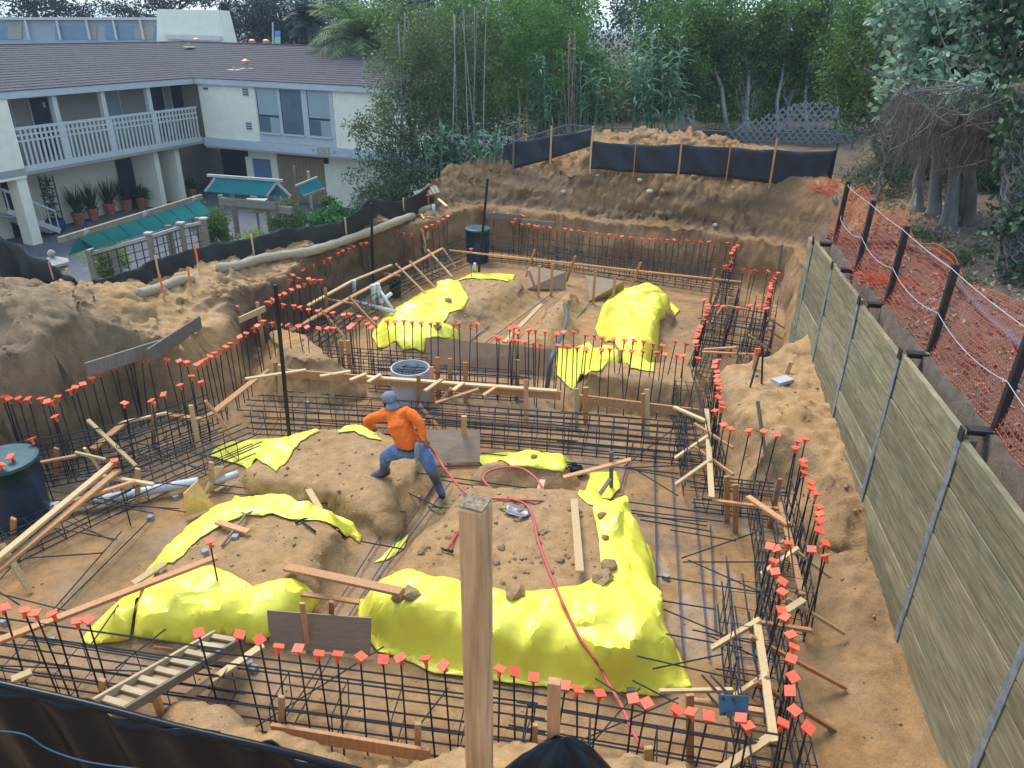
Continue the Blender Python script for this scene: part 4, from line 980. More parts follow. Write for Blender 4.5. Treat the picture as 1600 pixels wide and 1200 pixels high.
tree('backdrop_tree', 'shaded tree filling the gap behind the big trunks', 'tree', gnd(1500, 22, 300), [CR(1450, 170, 60, 60, 20), CR(1530, 150, 70, 70, 19), CR(1600, 120, 60, 90, 18), CR(1580, 260, 70, 60, 17), CR(1470, 250, 60, 60, 19.5), CR(1430, 250, 40, 70, 18.5), CR(1510, 290, 50, 40, 17), CR(1660, 200, 60, 120, 15)], L_DARK, M_BARKD, 155, .13, 1.4, .12, clump=.36)
M_TRUNK = mat('big grey trunk', (.15, .14, .135), .95, 0, .35, 5, .7, 18, stretch=(1, 1, .2), col2=(.24, .23, .22))
for k, (px, py, top, r0, dx, lab) in enumerate(((1437, 330, 210, .11, 4, 'leftmost of the four big grey trunks behind the net'), (1458, 338, 215, .14, 8, 'second big grey trunk, slightly leaning, behind the net'), (1484, 352, 220, .155, 8, 'palest big trunk with a stub at its foot'), (1512, 352, 200, .12, 5, 'dark trunk right of the palest big trunk'))):
    g = PT(px, py); t = thing('tree_trunk', lab, 'tree trunk', g); rr = np.random.default_rng(170 + k)
    tp = PY(px + dx, top, g[1] + .3); pts = [g - [0, 0, .2]] + [g + (tp - g) * s + np.array([*rr.normal(0, .03, 2), 0]) for s in (.15, .4, .7, 1.0)]
    q = smooth_path(pts, 5); MB().tube(q, [r0 * (1.35 - .5 * min(1, i / 6)) for i in range(len(q))], 12).build('trunk', M_TRUNK if k != 3 else M_BARKD, t, smooth=True)
    for j in range(3):
        a = tp + rr.normal(0, .05, 3); MB().tube(smooth_path([a, a + [rr.normal(0, .3), rr.normal(0, .2), .5], a + [rr.normal(0, .8), rr.normal(0, .5), 1.2]], 4), list(np.linspace(r0 * .5, .02, 9)), 6).build('limb', M_BARKD, t, smooth=True)
# ivy wrapped trunk at the right
g = PT(1590, 440); t = thing('gnarled_trunk', 'gnarled trunk laced with pale vine stems at the right edge', 'tree trunk', g)
tp = PY(1598, 130, g[1] + .8); MB().tube(smooth_path([g - [0, 0, .3], g + (tp - g) * .3, g + (tp - g) * .65, tp], 5), list(np.linspace(.24, .15, 16)), 14).build('trunk', M_BARKD, t, smooth=True)
M_VINE = mat('pale vine stem', (.19, .18, .175), .9, 0, .25, 9)
rr = np.random.default_rng(181); mb = MB()
for k in range(110):
    a0 = rr.uniform(0, 6.28); s0 = rr.uniform(0, .6); pts = []
    for s in np.linspace(s0, min(1, s0 + rr.uniform(.15, .5)), 8):
        c = g + (tp - g) * s; a0 += rr.normal(0, .5); ra = .255 - .09 * s + rr.uniform(0, .04); pts.append(c + np.array([math.cos(a0) * ra, math.sin(a0) * ra, 0]))
    mb.tube(smooth_path(pts, 3), rr.uniform(.004, .012), 4)
mb.build('vine', M_VINE, t)
V, Q = leaves(rr, np.array([g + (tp - g) * rr.uniform(.05, 1) + np.array([rr.normal(-.1, .16), rr.normal(-.1, .16), 0]) for _ in range(90)]), .2, 16, .10, 1.6, .4)
fastmesh('ivy', V, Q, L_DARK, t)
# hanging dry vines and twigs
rr = np.random.default_rng(191); mb = MB()
for k in range(1500):
    px = rr.uniform(1400, 1600); py = rr.uniform(125, 225); Y = 13.2 + rr.uniform(-1.2, 1.6); p = PY(px, py, Y); d = np.array([rr.normal(-.15, .5), rr.normal(0, .4), rr.normal(-.7, .4)]); pts = [p]
    for s in range(6):
        d = d / np.linalg.norm(d) + np.array([rr.normal(0, .15), rr.normal(0, .15), -.26]); d /= np.linalg.norm(d); p = p + d * rr.uniform(.05, .15); pts.append(p)
    mb.tube(pts, rr.uniform(.002, .0055), 3, cap=False)
tag(mb.build('dry_vines', mat('dry twig', (.115, .095, .085), .95, 0, .3, 4)), 'tangle of dry grey vines hanging over the big trunks', 'vines', kind='stuff')
mb = MB()
for k in range(26):
    px = rr.uniform(1480, 1600); py = rr.uniform(110, 230); p = PY(px, py, 12.6 + rr.uniform(-.6, .8)); d = np.array([rr.normal(-.5, .5), rr.normal(0, .3), rr.normal(0, .4)]); pts = [p]
    for s in range(6):
        d = d / np.linalg.norm(d) + rr.normal(0, .2, 3); d /= np.linalg.norm(d); p = p + d * .22; pts.append(p)
    mb.tube(pts, list(np.linspace(.016, .005, 7)), 5)
tag(mb.build('bare_branches', M_VINE), 'bare pale branches sticking out under the broad leaf tree', 'branches', kind='stuff')
# leaf litter, twigs and ferns on the high ground
rr = np.random.default_rng(200); mb = MB(); N = 2600
pp = []
while len(pp) < N:
    x, y = rr.uniform(4.6, 9.5), rr.uniform(3.5, 20)
    if x > wall_x(min(y, 14.3)) + .3 + max(0, y - 14.3) * .5: pp.append([x, y, hz(x, y) + .015])
V, Q = leaves(rr, np.array(pp), .03, 4, .075, 1.8, 0, 2.5, .1)
tag(fastmesh('leaf_litter', V, Q, leafmat('dead leaf', (.10, .075, .05), (.34, .29, .23), .1)), 'dry leaves and twigs scattered on the ground behind the wall', 'leaf litter', kind='stuff')
fs = [PT(px, py) for px, py in ((1440, 372), (1452, 380), (1468, 376), (1425, 365), (1500, 415), (1485, 410), (1515, 405), (1530, 395), (1475, 402), (1420, 390), (1510, 440))]
V, Q = leaves(rr, np.array([f + [rr.normal(0, .1), rr.normal(0, .1), .05] for f in fs for _ in range(4)]), .16, 26, .09, 4, 0, .6, .35)
tag(fastmesh('ground_ferns', V, Q, leafmat('fern leaf', (.03, .06, .015), (.10, .15, .04), .3)), 'low green fern patches among the leaf litter', 'ferns', kind='stuff')
# yard planting
tree('conifer', 'yellow green upright conifer in front of the pergola', 'shrub', P(172, 452, GY0), [CR(175, 385, 22, 26, 21, .4), CR(170, 415, 26, 28, 20.8, .4)], L_YEL, M_BARK, 161, 0.095, 8.3, .04, elong=3, droop=-.8, clump=.16, per=40)
tree('yard_shrub', 'green arching shrub at the right end of the pergola', 'shrub', P(338, 390, GY0), [CR(325, 345, 26, 22, 23.5), CR(345, 375, 16, 20, 23.5)], L_MID, M_BARK, 162, 0.121, 6.8, .04, elong=4, droop=.8, clump=.2)
tree('yard_shrub', 'pale olive shrub beside the bird table', 'shrub', P(455, 375, GY0), [CR(452, 340, 26, 22, 26.5), CR(445, 360, 18, 12, 26.5)], L_OLIVE, M_BARK, 163, 0.108, 6.2, .04, elong=3, clump=.22)
tree('yard_shrub', 'low green shrub behind the wattle roll in front of the gateway', 'shrub', P(405, 400, GY0), [CR(405, 378, 26, 14, 23.2), CR(425, 388, 16, 8, 22.8)], L_YEL, M_BARK, 164, 0.108, 7.3, .03, elong=4, droop=-.3, clump=.18)
tree('yard_shrub', 'bright green broad leaved bush below the motel wall', 'shrub', P(525, 370, GY0), [CR(520, 345, 36, 16, 26), CR(540, 352, 30, 10, 25.5)], leafmat('vivid leaf', (.03, .11, .03), (.10, .30, .08), .35), M_BARK, 165, 0.135, 6.2, .03, elong=1.6, clump=.2)
tree('yard_shrub', 'small green pot bush at the foot of the motel wall', 'shrub', P(515, 330, GY0), [CR(515, 322, 10, 10, 29.5)], L_MID, M_BARK, 166, 0.135, 7.8, .03, clump=.2)
tree('yard_shrub', 'spiky dark foliage around the silt fence corner', 'shrub', P(590, 360, GY0), [CR(588, 320, 30, 24, 24.6), CR(620, 305, 20, 20, 24.8)], L_DARK, M_BARKD, 167, 0.162, 5.2, .03, elong=5, clump=.24)
# ================================================================ potted plants in the yard
M_TERRA = mat('terracotta', (.36, .12, .08), .8, 0, .12, rnd=.12)
M_POTB = mat('blue glazed pot', (.03, .07, .12), .4)
potspots = [(125, 345, 'leftmost terracotta pot of sword leaves under the balcony', .28, 1), (148, 338, 'second terracotta pot from the stair, tall sword leaves', .28, 1), (174, 330, 'third terracotta pot from the stair, short dense leaves', .27, 1),
            (200, 324, 'fourth terracotta pot from the stair, tallest sword leaves', .27, 1), (222, 320, 'fifth terracotta pot with bushy green plant before the navy door', .25, 0), (242, 315, 'terracotta pot with fresh green plant beside the white column', .25, 0), (303, 305, 'terracotta pot with dark plant at the inner corner of the motel', .27, 0)]
def blades(r, c, n, ln, w_, spread, tilt=.5, seg=4, curve=.6):
    V = []; Q = []
    for k in range(n):
        a = r.uniform(0, 6.283); t = abs(r.normal(0, 1)) * tilt; l = ln * r.uniform(.6, 1.1)
        p = np.array(c) + np.array([math.cos(a), math.sin(a), 0]) * r.uniform(0, spread)
        d = np.array([math.cos(a) * math.sin(t), math.sin(a) * math.sin(t), math.cos(t)])
        sd_ = np.array([-math.sin(a), math.cos(a), 0]); n0 = len(V)
        for s in range(seg + 1):
            f = s / seg; wd = w_ * (1 - f ** 1.6) * (.55 + .45 * min(1, f * 4))
            V += [p - sd_ * wd, p + sd_ * wd]; p = p + d * l / seg
            d = d + np.array([math.cos(a), math.sin(a), -.6]) * curve / seg * (.4 + f); d /= np.linalg.norm(d)
        for s in range(seg): b = n0 + 2 * s; Q.append((b, b + 1, b + 3, b + 2))
    return np.array(V), np.array(Q)
M_SWORD = leafmat('sword leaf', (.018, .035, .022), (.05, .085, .05), .15)
M_FRESH = leafmat('fresh leaf', (.03, .075, .02), (.09, .19, .05), .3)
for k, (px, py, lab, r_, sw) in enumerate(potspots):
    g = P(px, py + 6, GY0); r_ *= .85; t = thing('potted_plant', lab, 'potted plant', g, 'pots along the motel wall')
    MB().lathe([(r_ * .7, 0), (r_ * .95, .42), (r_ * 1.08, .42), (r_ * 1.08, .52), (r_ * .9, .52), (r_ * .88, .45)], g, 14).build('pot', M_TERRA, t, smooth=False)
    rr = np.random.default_rng(40 + k)
    V, Q = blades(rr, g + [0, 0, .45], 40 if sw else 120, 1.25 if sw else .7, .045 if sw else .05, .12, .42 if sw else .8, 4, .35 if sw else .9)
    fastmesh('leaves', V, Q, M_SWORD if sw else M_FRESH, t)
for k, (px, py, lab, h_) in enumerate(((68, 350, 'tall climbing plant on a trellis beside the stair', 1.9), (90, 362, 'climbing vine in a dark blue pot by the motel wall', 2.0))):
    g = P(px, py, GY0); t = thing('climbing_plant', lab, 'climbing plant', g)
    MB().lathe([(.26, 0), (.36, .25), (.33, .5), (.28, .5)], g, 14).build('pot', M_POTB, t)
    tr_ = MB().bar(g + [-.28, .1, .3], g + [-.28, .1, 2.2], .04, .04).build('trellis', M_WIRE, t)
    MB().bar(g + [.28, .1, .3], g + [.28, .1, 2.2], .04, .04).build('trellis_bar', M_WIRE, tr_)
    for z in np.arange(.5, 2.2, .3): MB().bar(g + [-.28, .09, z], g + [.28, .09, z], .03, .03).build('trellis_bar', M_WIRE, tr_)
    V, Q = leaves(np.random.default_rng(60 + k), [g + [0, 0, .4 + .2 * i] for i in range(9)], .22, 90, .09); fastmesh('foliage', V, Q, M_SWORD, t)
# ================================================================ silt fences, wattle, lattice, stakes
M_FAB = mat('black silt fabric', (.018, .019, .022), .55, 0, .3, 6, .25, 25, spec=.4)
M_FABN = mat('navy silt fabric', (.016, .021, .036), .55, 0, .25, 4, .15, 30, spec=.4)
M_STAKE = mat('fir stake', (.40, .185, .08), .85, 0, .2, 7, .2, 50, rnd=.25, stretch=(6, 6, .6))
M_PINE = mat('pale pine', (.56, .39, .21), .8, 0, .14, 7, .15, 50, rnd=.18, stretch=(5, 5, .6))
M_FIR = mat('fir lumber', (.49, .25, .12), .8, 0, .2, 7, .2, 50, rnd=.22, stretch=(5, 5, .6))
M_PAINT = mat('survey orange paint', (.85, .17, .05), .6)
M_OLDW = mat('grey weathered board', (.19, .165, .14), .9, 0, .2, 6, .2, 40, rnd=.2, stretch=(4, 4, .8))
def fabric(name, base, hs, m, parent=None, label=None, seed=0, wave=.05, tilt=0.0, nz_=8, sub=10, drop=.12, fold=0.0):
    """a cloth strip along ground points; hs = heights at those points"""
    n = len(base); ts = np.linspace(0, n - 1, (n - 1) * sub + 1); base = np.array(base); rows = []
    for t in ts:
        i = min(int(t), n - 2); f = t - i; b = base[i] * (1 - f) + base[i + 1] * f; h_ = hs[i] * (1 - f) + hs[i + 1] * f
        tn = base[i + 1] - base[i]; nv = np.array([tn[1], -tn[0], 0]); nv /= np.linalg.norm(nv) + 1e-9
        h_ = h_ * (1 - .05 * math.sin(math.pi * f) + .10 * fbm(np.array([t * 1.3 + seed]), np.array([.5]), 1.0, 3)[0])
        row_ = []
        for k in range(nz_ + 1):
            s = k / nz_
            w_ = wave * (1.4 * (fbm(np.array([t * 2.1]), np.array([s * 1.2 + seed]), 1.0, 3)[0]) + .35 * math.sin(t * 9 + s * 5 + seed))
            w_ += fold * abs(math.sin(t * 3.3 + s * 2.5)) * (1 - s)
            row_.append(b + np.array([0, 0, -drop + (h_ + drop) * s]) + nv * (w_ + tilt * s))
        rows.append(row_)
    G = np.array(rows); a, c = G.shape[:2]; idx = np.arange(a * c).reshape(a, c)
    Q = np.stack([idx[:-1, :-1], idx[1:, :-1], idx[1:, 1:], idx[:-1, 1:]], -1).reshape(-1, 4)
    o = fastmesh(name, G.reshape(-1, 3), Q, m, parent, smooth=True, origin=base[0])
    sm = o.modifiers.new('thick', 'SOLIDIFY'); sm.thickness = .006
    return o, G
def stake(p, h, w_=.045, t_=.03, m=None, par=None, name='stake', lean=(0, 0)):
    p = np.array(p); return MB().bar(p - [0, 0, .2], p + [lean[0], lean[1], h], w_, t_, up=(0, 1, 0)).build(name, m or M_STAKE, par)
# far fence
ff = thing('silt_fence', 'dark navy silt fence with wooden stakes on the far bank', 'silt fence', P(1100, 272, 2.9))
fb = [(922, 257), (990, 263), (1060, 265), (1135, 271), (1203, 280), (1296, 285)]
bp_ = []
for x, y in fb:
    q = PY(x, y, 22.9 - (x - 922) * .0053); bp_.append(q)
fabric('fabric', bp_, [.70, .68, .72, .74, .80, .86], M_FABN, ff, seed=2, wave=.09, sub=14)
for k, (q, h_, m_) in enumerate(zip(bp_, (.85, .85, .95, .9, 1.15, 1.1), (M_PINE, M_STAKE, M_FIR, M_STAKE, M_FIR, M_FAB))):
    stake(q - np.array([0, .05, .05]), h_, .05 if k % 2 == 0 else .03, .03, m_, ff)
stake(PY(1251, 262, 21.3), .3, .05, .03, M_PINE, ff)
f2 = thing('silt_fence', 'short navy silt fence climbing the left spur of the far bank', 'silt fence', PY(860, 245, 25))
bq = [PY(786, 264, 25.2), PY(802, 258, 25.0), PY(860, 243, 24.3), PY(925, 221, 23.4)]
fabric('fabric', bq, [.85, .75, .62, .38], M_FABN, f2, seed=5, wave=.05, sub=14)
for q, h_, m_ in ((bq[1], 1.0, M_OLDW), (bq[2], .95, M_PINE), (bq[3], .5, M_PINE)): stake(q - np.array([0, .05, .05]), h_, .06, .03, m_, f2)
# fill the bank up to those fences
# chain link top rail with posts
cl = thing('chain_link_fence', 'grey chain link fence rail running behind the far silt fence', 'fence', PY(1060, 215, 26.6))
M_PIPE = mat('grey pipe', (.12, .14, .15), .5, .5)
pr = [PY(800, 222, 26), PY(885, 195, 26.3), PY(940, 199, 26.4), PY(1010, 201, 26.5), PY(1100, 204, 26.6), PY(1200, 207, 26.6), PY(1335, 211, 26.4)]
for a, b in zip(pr[:-1], pr[1:]): MB().tube([a, b], .026, 6).build('rail', M_PIPE, cl)
for a in pr: MB().tube([[a[0], a[1], a[2] - 1.5], a], .03, 6).build('post', M_PIPE, cl)
mb = MB()
for a, b in zip(pr[:-1], pr[1:]):
    n = int(np.linalg.norm(b - a) / .22)
    for k in range(n):
        for s in (-1, 1):
            p0 = a + (b - a) * k / n; p1 = p0 + (b - a) / np.linalg.norm(b - a) * s * 1.1 - [0, 0, 1.1]; mb.tube([p0, p1], .0022, 3, cap=False)
tag(mb.build('mesh', M_PIPE, cl), kind='stuff')
# lattice with an arched top
la = thing('lattice_screen', 'grey diagonal lattice screen with a peaked top behind the far fence', 'lattice', PY(1240, 240, 27.2))
M_LAT = mat('grey lattice', (.20, .215, .25), .8, 0, .1)
prof = [(1120, 236), (1135, 208), (1160, 192), (1190, 183), (1225, 168), (1260, 158), (1300, 157), (1301, 168), (1320, 178), (1336, 190), (1338, 245)]
pr2 = np.array([[PY(x, y, 27.2)[0], PY(x, y, 27.2)[2]] for x, y in prof]); zb = pr2[:, 1].min() - .2
poly = np.vstack([[pr2[0, 0], zb], pr2, [pr2[-1, 0], zb]])
for sgn in (-1, 1):
    for c in np.arange(-14, 14, .25):
        # line: x - x0 = sgn*(z - zb), sampled
        s = np.linspace(0, 3.2, 80); xs = poly[:, 0].mean() + c + sgn * s * 1.0; zs = zb + s
        ins = sdf(poly, xs, zs) < 0
        if ins.sum() > 2:
            i0 = np.argmax(ins); i1 = i0
            while i1 + 1 < len(ins) and ins[i1 + 1]: i1 += 1
            if i1 > i0 + 1: MB().bar([xs[i0], 27.2 + .012 * sgn, zs[i0]], [xs[i1], 27.2 + .012 * sgn, zs[i1]], 0.014, .055, up=(-sgn * .7, 0, .7)).build('slat', M_LAT, la)
for x in (1160, 1270, 1336):
    a = PY(x, 245, 27.28); MB().bar([a[0], a[1], a[2] - .6], [a[0], a[1], a[2] + 1.0], .07, .07).build('post', M_LAT, la)
# left silt fence and wattle
ls = thing('silt_fence', 'sagging black silt fence along the left edge of the pit', 'silt fence', PT(300, 425))
lp = [(150, 462), (200, 462), (252, 445), (300, 428), (345, 418), (400, 405), (450, 393), (500, 384), (545, 370), (590, 352), (635, 334), (682, 314)]
lh = [.10, .25, .42, .40, .42, .40, .46, .48, .52, .55, .58, .5]
lb = [P(x, y - 4, 1.6) + np.array([-.1, .1, 0]) for x, y in lp]
for q in lb: q[2] = float(hz(q[0], q[1]))
fabric('fabric', lb, lh, M_FAB, ls, seed=9, wave=.07, tilt=-.06, sub=8, fold=.02)
for k in (2, 5, 8, 10): stake(lb[k] + [0, .06, 0], lh[k] + .08, .035, .025, M_PINE, ls)
l2 = thing('silt_fence', 'high black silt fence behind the grey dirt heap at the left edge', 'silt fence', PT(60, 450))
lb2 = [P(-60, 436, 1.6), P(0, 444, 1.6), P(45, 446, 1.6), P(85, 452, 1.6), P(110, 455, 1.6), P(150, 459, 1.6)]
fabric('fabric', lb2, [1.3, 1.2, .85, .58, .35, .12], M_FAB, l2, seed=12, wave=.14, sub=8, fold=.12, drop=.4)
for k in (1, 3, 4): stake(lb2[k] + [0, .06, 0], [0, 1.0, 0, .55, .45][k], .04, .03, M_PINE, l2)
M_WAT = mat('straw wattle', (.33, .28, .21), .95, 0, .2, 14, .6, 30)
wp = smooth_path([PT(x, y) + np.array([0, 0, .07]) for x, y in ((342, 424), (372, 420), (405, 410), (440, 404), (480, 398), (515, 388), (545, 378), (590, 362), (620, 350), (645, 341))], 8)
tag(MB().tube(wp, [.11 + .008 * math.sin(i * 1.1) for i in range(len(wp))], 12).build('straw_wattle', M_WAT, smooth=True), 'long tan straw wattle roll lying below the left silt fence', 'wattle')
wp = smooth_path([PT(x, y) + np.array([0, 0, .06]) for x, y in ((215, 464), (240, 458), (262, 450), (285, 442), (305, 440))], 6)
tag(MB().tube(wp, .10, 12).build('straw_wattle', M_WAT, smooth=True), 'short half buried wattle roll near the orange laths', 'wattle')
wp = smooth_path([PT(x, y) + np.array([0, 0, .06]) for x, y in ((648, 338), (662, 331), (676, 326))], 6)
tag(MB().tube(wp, .10, 12).build('straw_wattle', M_WAT, smooth=True), 'last stub of wattle roll below the slatted box', 'wattle')
for px, py, h_, lab in ((312, 428, .5, 'orange tipped survey lath beside the end of the wattle roll'), (257, 468, .3, 'orange survey lath on the tan spoil, left one'), (301, 462, .38, 'orange survey lath on the tan spoil, right one'), (670, 327, .35, 'orange lath at the last wattle stub')):
    p = PT(px, py); t = thing('survey_lath', lab, 'stake', p); stake(p, h_ * .5, .035, .01, M_PINE, t, 'lath'); stake(p + [0, 0, h_ * .5 + .2], h_ * .5, .038, .012, M_PAINT, t, 'painted_tip')
# near silt plastic, right below the viewer
M_PLAS = mat('black plastic sheet', (.004, .006, .010), .3, 0, .3, 3, .15, 6, spec=.25)
nl = [PY(-160, 1030, 2.55), PY(0, 1066, 2.5), PY(140, 1098, 2.45), PY(280, 1134, 2.4), PY(420, 1166, 2.35), PY(560, 1202, 2.3), PY(680, 1235, 2.25)]
nt_ = thing('plastic_silt_fence', 'glossy black plastic silt fence across the bottom left corner', 'silt fence', nl[2])
o, G = fabric('plastic', [q - np.array([0, 0, .75]) for q in nl], [.75] * 7, M_PLAS, nt_, seed=20, wave=.05, sub=16, nz_=14, drop=.5, fold=.03)
MB().tube(smooth_path([q + np.array([0, .0, -.012]) for q in nl], 10), .018, 8).build('rolled_hem', M_PLAS, nt_, smooth=True)
cd = smooth_path([PY(x, y, 2.34 - x * .0004) for x, y in ((-30, 1140), (35, 1147), (70, 1168), (105, 1182), (150, 1193), (220, 1202))], 8)
MB().tube(cd, .004, 5).build('cord', mat('blue cord', (.02, .08, .15), .5), nt_, smooth=True)
# big sawn post and the stake with a draped black corner
M_POSTW = board_material('cedar post', (.38, .20, .095), (.58, .345, .18), (.46, .26, .13), .75, gs=(45, 45, 1.2), ms=(6, 6, .8), rn=(.98, 1.02))
gp = thing('timber_post', 'thick square sawn cedar post close in front of the viewer', 'post', PY(765, 1300, 1.85))
tpp = PY(743, 787, 1.72); bt_ = PY(775, 1420, 1.72); bt_ = np.array([tpp[0] + .012, tpp[1] - .01, tpp[2] - 1.4])
MB().bar(bt_, tpp, .076, .076, up=(0, 1, 0), roll=.33).build('shaft', M_POSTW, gp, bevel=.006)
MB().bar(tpp + [.0, 0, .0005], tpp + [.0, 0, .006], .070, .069, up=(0, 1, 0), roll=.36).build('end_grain', mat('rough end grain', (.30, .22, .15), .95, 0, .5, 60, 1.0, 90), gp)
g2_ = thing('fence_stake', 'short fir stake holding the draped black plastic corner', 'stake', PY(875, 1200, 2.3))
tq = PY(866, 1064, 2.35); bq_ = np.array([tq[0] + .03, tq[1], tq[2] - 1.0])
MB().bar(bq_, tq, .055, .04, up=(0, 1, 0), roll=.2).build('shaft', M_FIR, g2_)
V = []; Q = []
top_ = PY(878, 1152, 2.3)
n = 24; idx = []
for i in range(9):
    row_ = []
    for k in range(n):
        a = 2 * math.pi * k / n; s = i / 8; rr_ = .012 + .055 * min(1, s * 5) + .34 * s ** .9 * (1 + .18 * math.sin(a * 5))
        row_.append(len(V)); V.append(top_ + np.array([math.cos(a) * rr_, math.sin(a) * rr_ * .55, -.55 * s - .03 * (s > 0) * math.sin(a * 5 + 1)]))
    idx.append(row_)
for i in range(8):
    for k in range(n): Q.append((idx[i][k], idx[i][(k + 1) % n], idx[i + 1][(k + 1) % n], idx[i + 1][k]))
o = fastmesh('draped_plastic', np.array(V), np.array(Q), M_PLAS, g2_, smooth=True)
# ================================================================ yellow vapour sheets
def sheet_material():
    m = bpy.data.materials.new('yellow sheet'); m.use_nodes = True; t = m.node_tree; b = t.nodes['Principled BSDF']; L = t.links.new
    tc = t.nodes.new('ShaderNodeTexCoord'); n = t.nodes.new('ShaderNodeTexNoise'); n.inputs['Scale'].default_value = 2.6; n.inputs['Detail'].default_value = 8; n.inputs['Roughness'].default_value = .65
    L(tc.outputs['Object'], n.inputs['Vector'])
    rp = t.nodes.new('ShaderNodeValToRGB'); e = rp.color_ramp.elements; e[0].position = .0; e[0].color = (.88, .79, .08, 1); e[1].position = .70; e[1].color = (.74, .72, .10, 1)
    x = rp.color_ramp.elements.new(.60); x.color = (.90, .81, .09, 1); y = rp.color_ramp.elements.new(.76); y.color = (.33, .24, .09, 1)
    L(n.outputs['Fac'], rp.inputs[0]); L(rp.outputs[0], b.inputs['Base Color'])
    b.inputs['Roughness'].default_value = .34; b.inputs['Specular IOR Level'].default_value = .5
    mp = t.nodes.new('ShaderNodeMapping'); mp.inputs['Rotation'].default_value = (0, 0, .5); mp.inputs['Scale'].default_value = (1.2, 4.5, 2); L(tc.outputs['Object'], mp.inputs[0])
    n3 = t.nodes.new('ShaderNodeTexNoise'); n3.noise_type = 'RIDGED_MULTIFRACTAL'; n3.inputs['Scale'].default_value = 2.4; n3.inputs['Detail'].default_value = 3; L(mp.outputs[0], n3.inputs['Vector'])
    bp = t.nodes.new('ShaderNodeBump'); bp.inputs['Strength'].default_value = .28; bp.inputs['Distance'].default_value = .03; L(n3.outputs['Fac'], bp.inputs['Height']); L(bp.outputs[0], b.inputs['Normal'])
    tr = t.nodes.new('ShaderNodeBsdfTranslucent'); tr.inputs['Color'].default_value = (.75, .68, .03, 1)
    mx = t.nodes.new('ShaderNodeMixShader'); mx.inputs[0].default_value = .12; L(b.outputs[0], mx.inputs[1]); L(tr.outputs[0], mx.inputs[2]); L(mx.outputs[0], t.nodes['Material Output'].inputs['Surface'])
    return m
M_YEL = sheet_material()
from mathutils.bvhtree import BVHTree
SHEETS = []
def PS(px, py):
    """first thing met by the sight line: a sheet or the soil"""
    d = ray(px, py); n_ = float(np.linalg.norm(d)); g = PT(px, py); best = float(np.linalg.norm(g - [0, 0, CAM_H])); out = g
    for bv in SHEETS:
        h_ = bv.ray_cast(Vector((0, 0, CAM_H)), Vector([float(x) / n_ for x in d]))
        if h_[0] is not None and h_[3] < best: best = h_[3]; out = np.array(h_[0])
    return out
def crease(X, Y, seed, f=1.0):
    """sharp pleats and gathers of thin plastic"""
    r = np.random.default_rng(seed); s = 0
    wx = X + .35 * fbm(X, Y, .9, 2) + .10 * fbm(X, Y, 3.5, 2); wy = Y + .35 * fbm(X + 9, Y, .9, 2) + .10 * fbm(X + 4, Y, 3.5, 2)
    for k in range(6):
        a = r.uniform(0, 3.14); fr = f * (.7 + .38 * k); u = (wx * math.cos(a) + wy * math.sin(a)) * fr + r.uniform(0, 6)
        tri_ = 1 - np.abs((u % 2) - 1)
        gate = sstep(-.02, .10, fbm(X + 7 * k, Y - 5 * k, 1.3, 2))
        s = s + (np.maximum(0, 1 - tri_ / .55) ** 1.3) * gate * .55 / fr ** .5
    return s
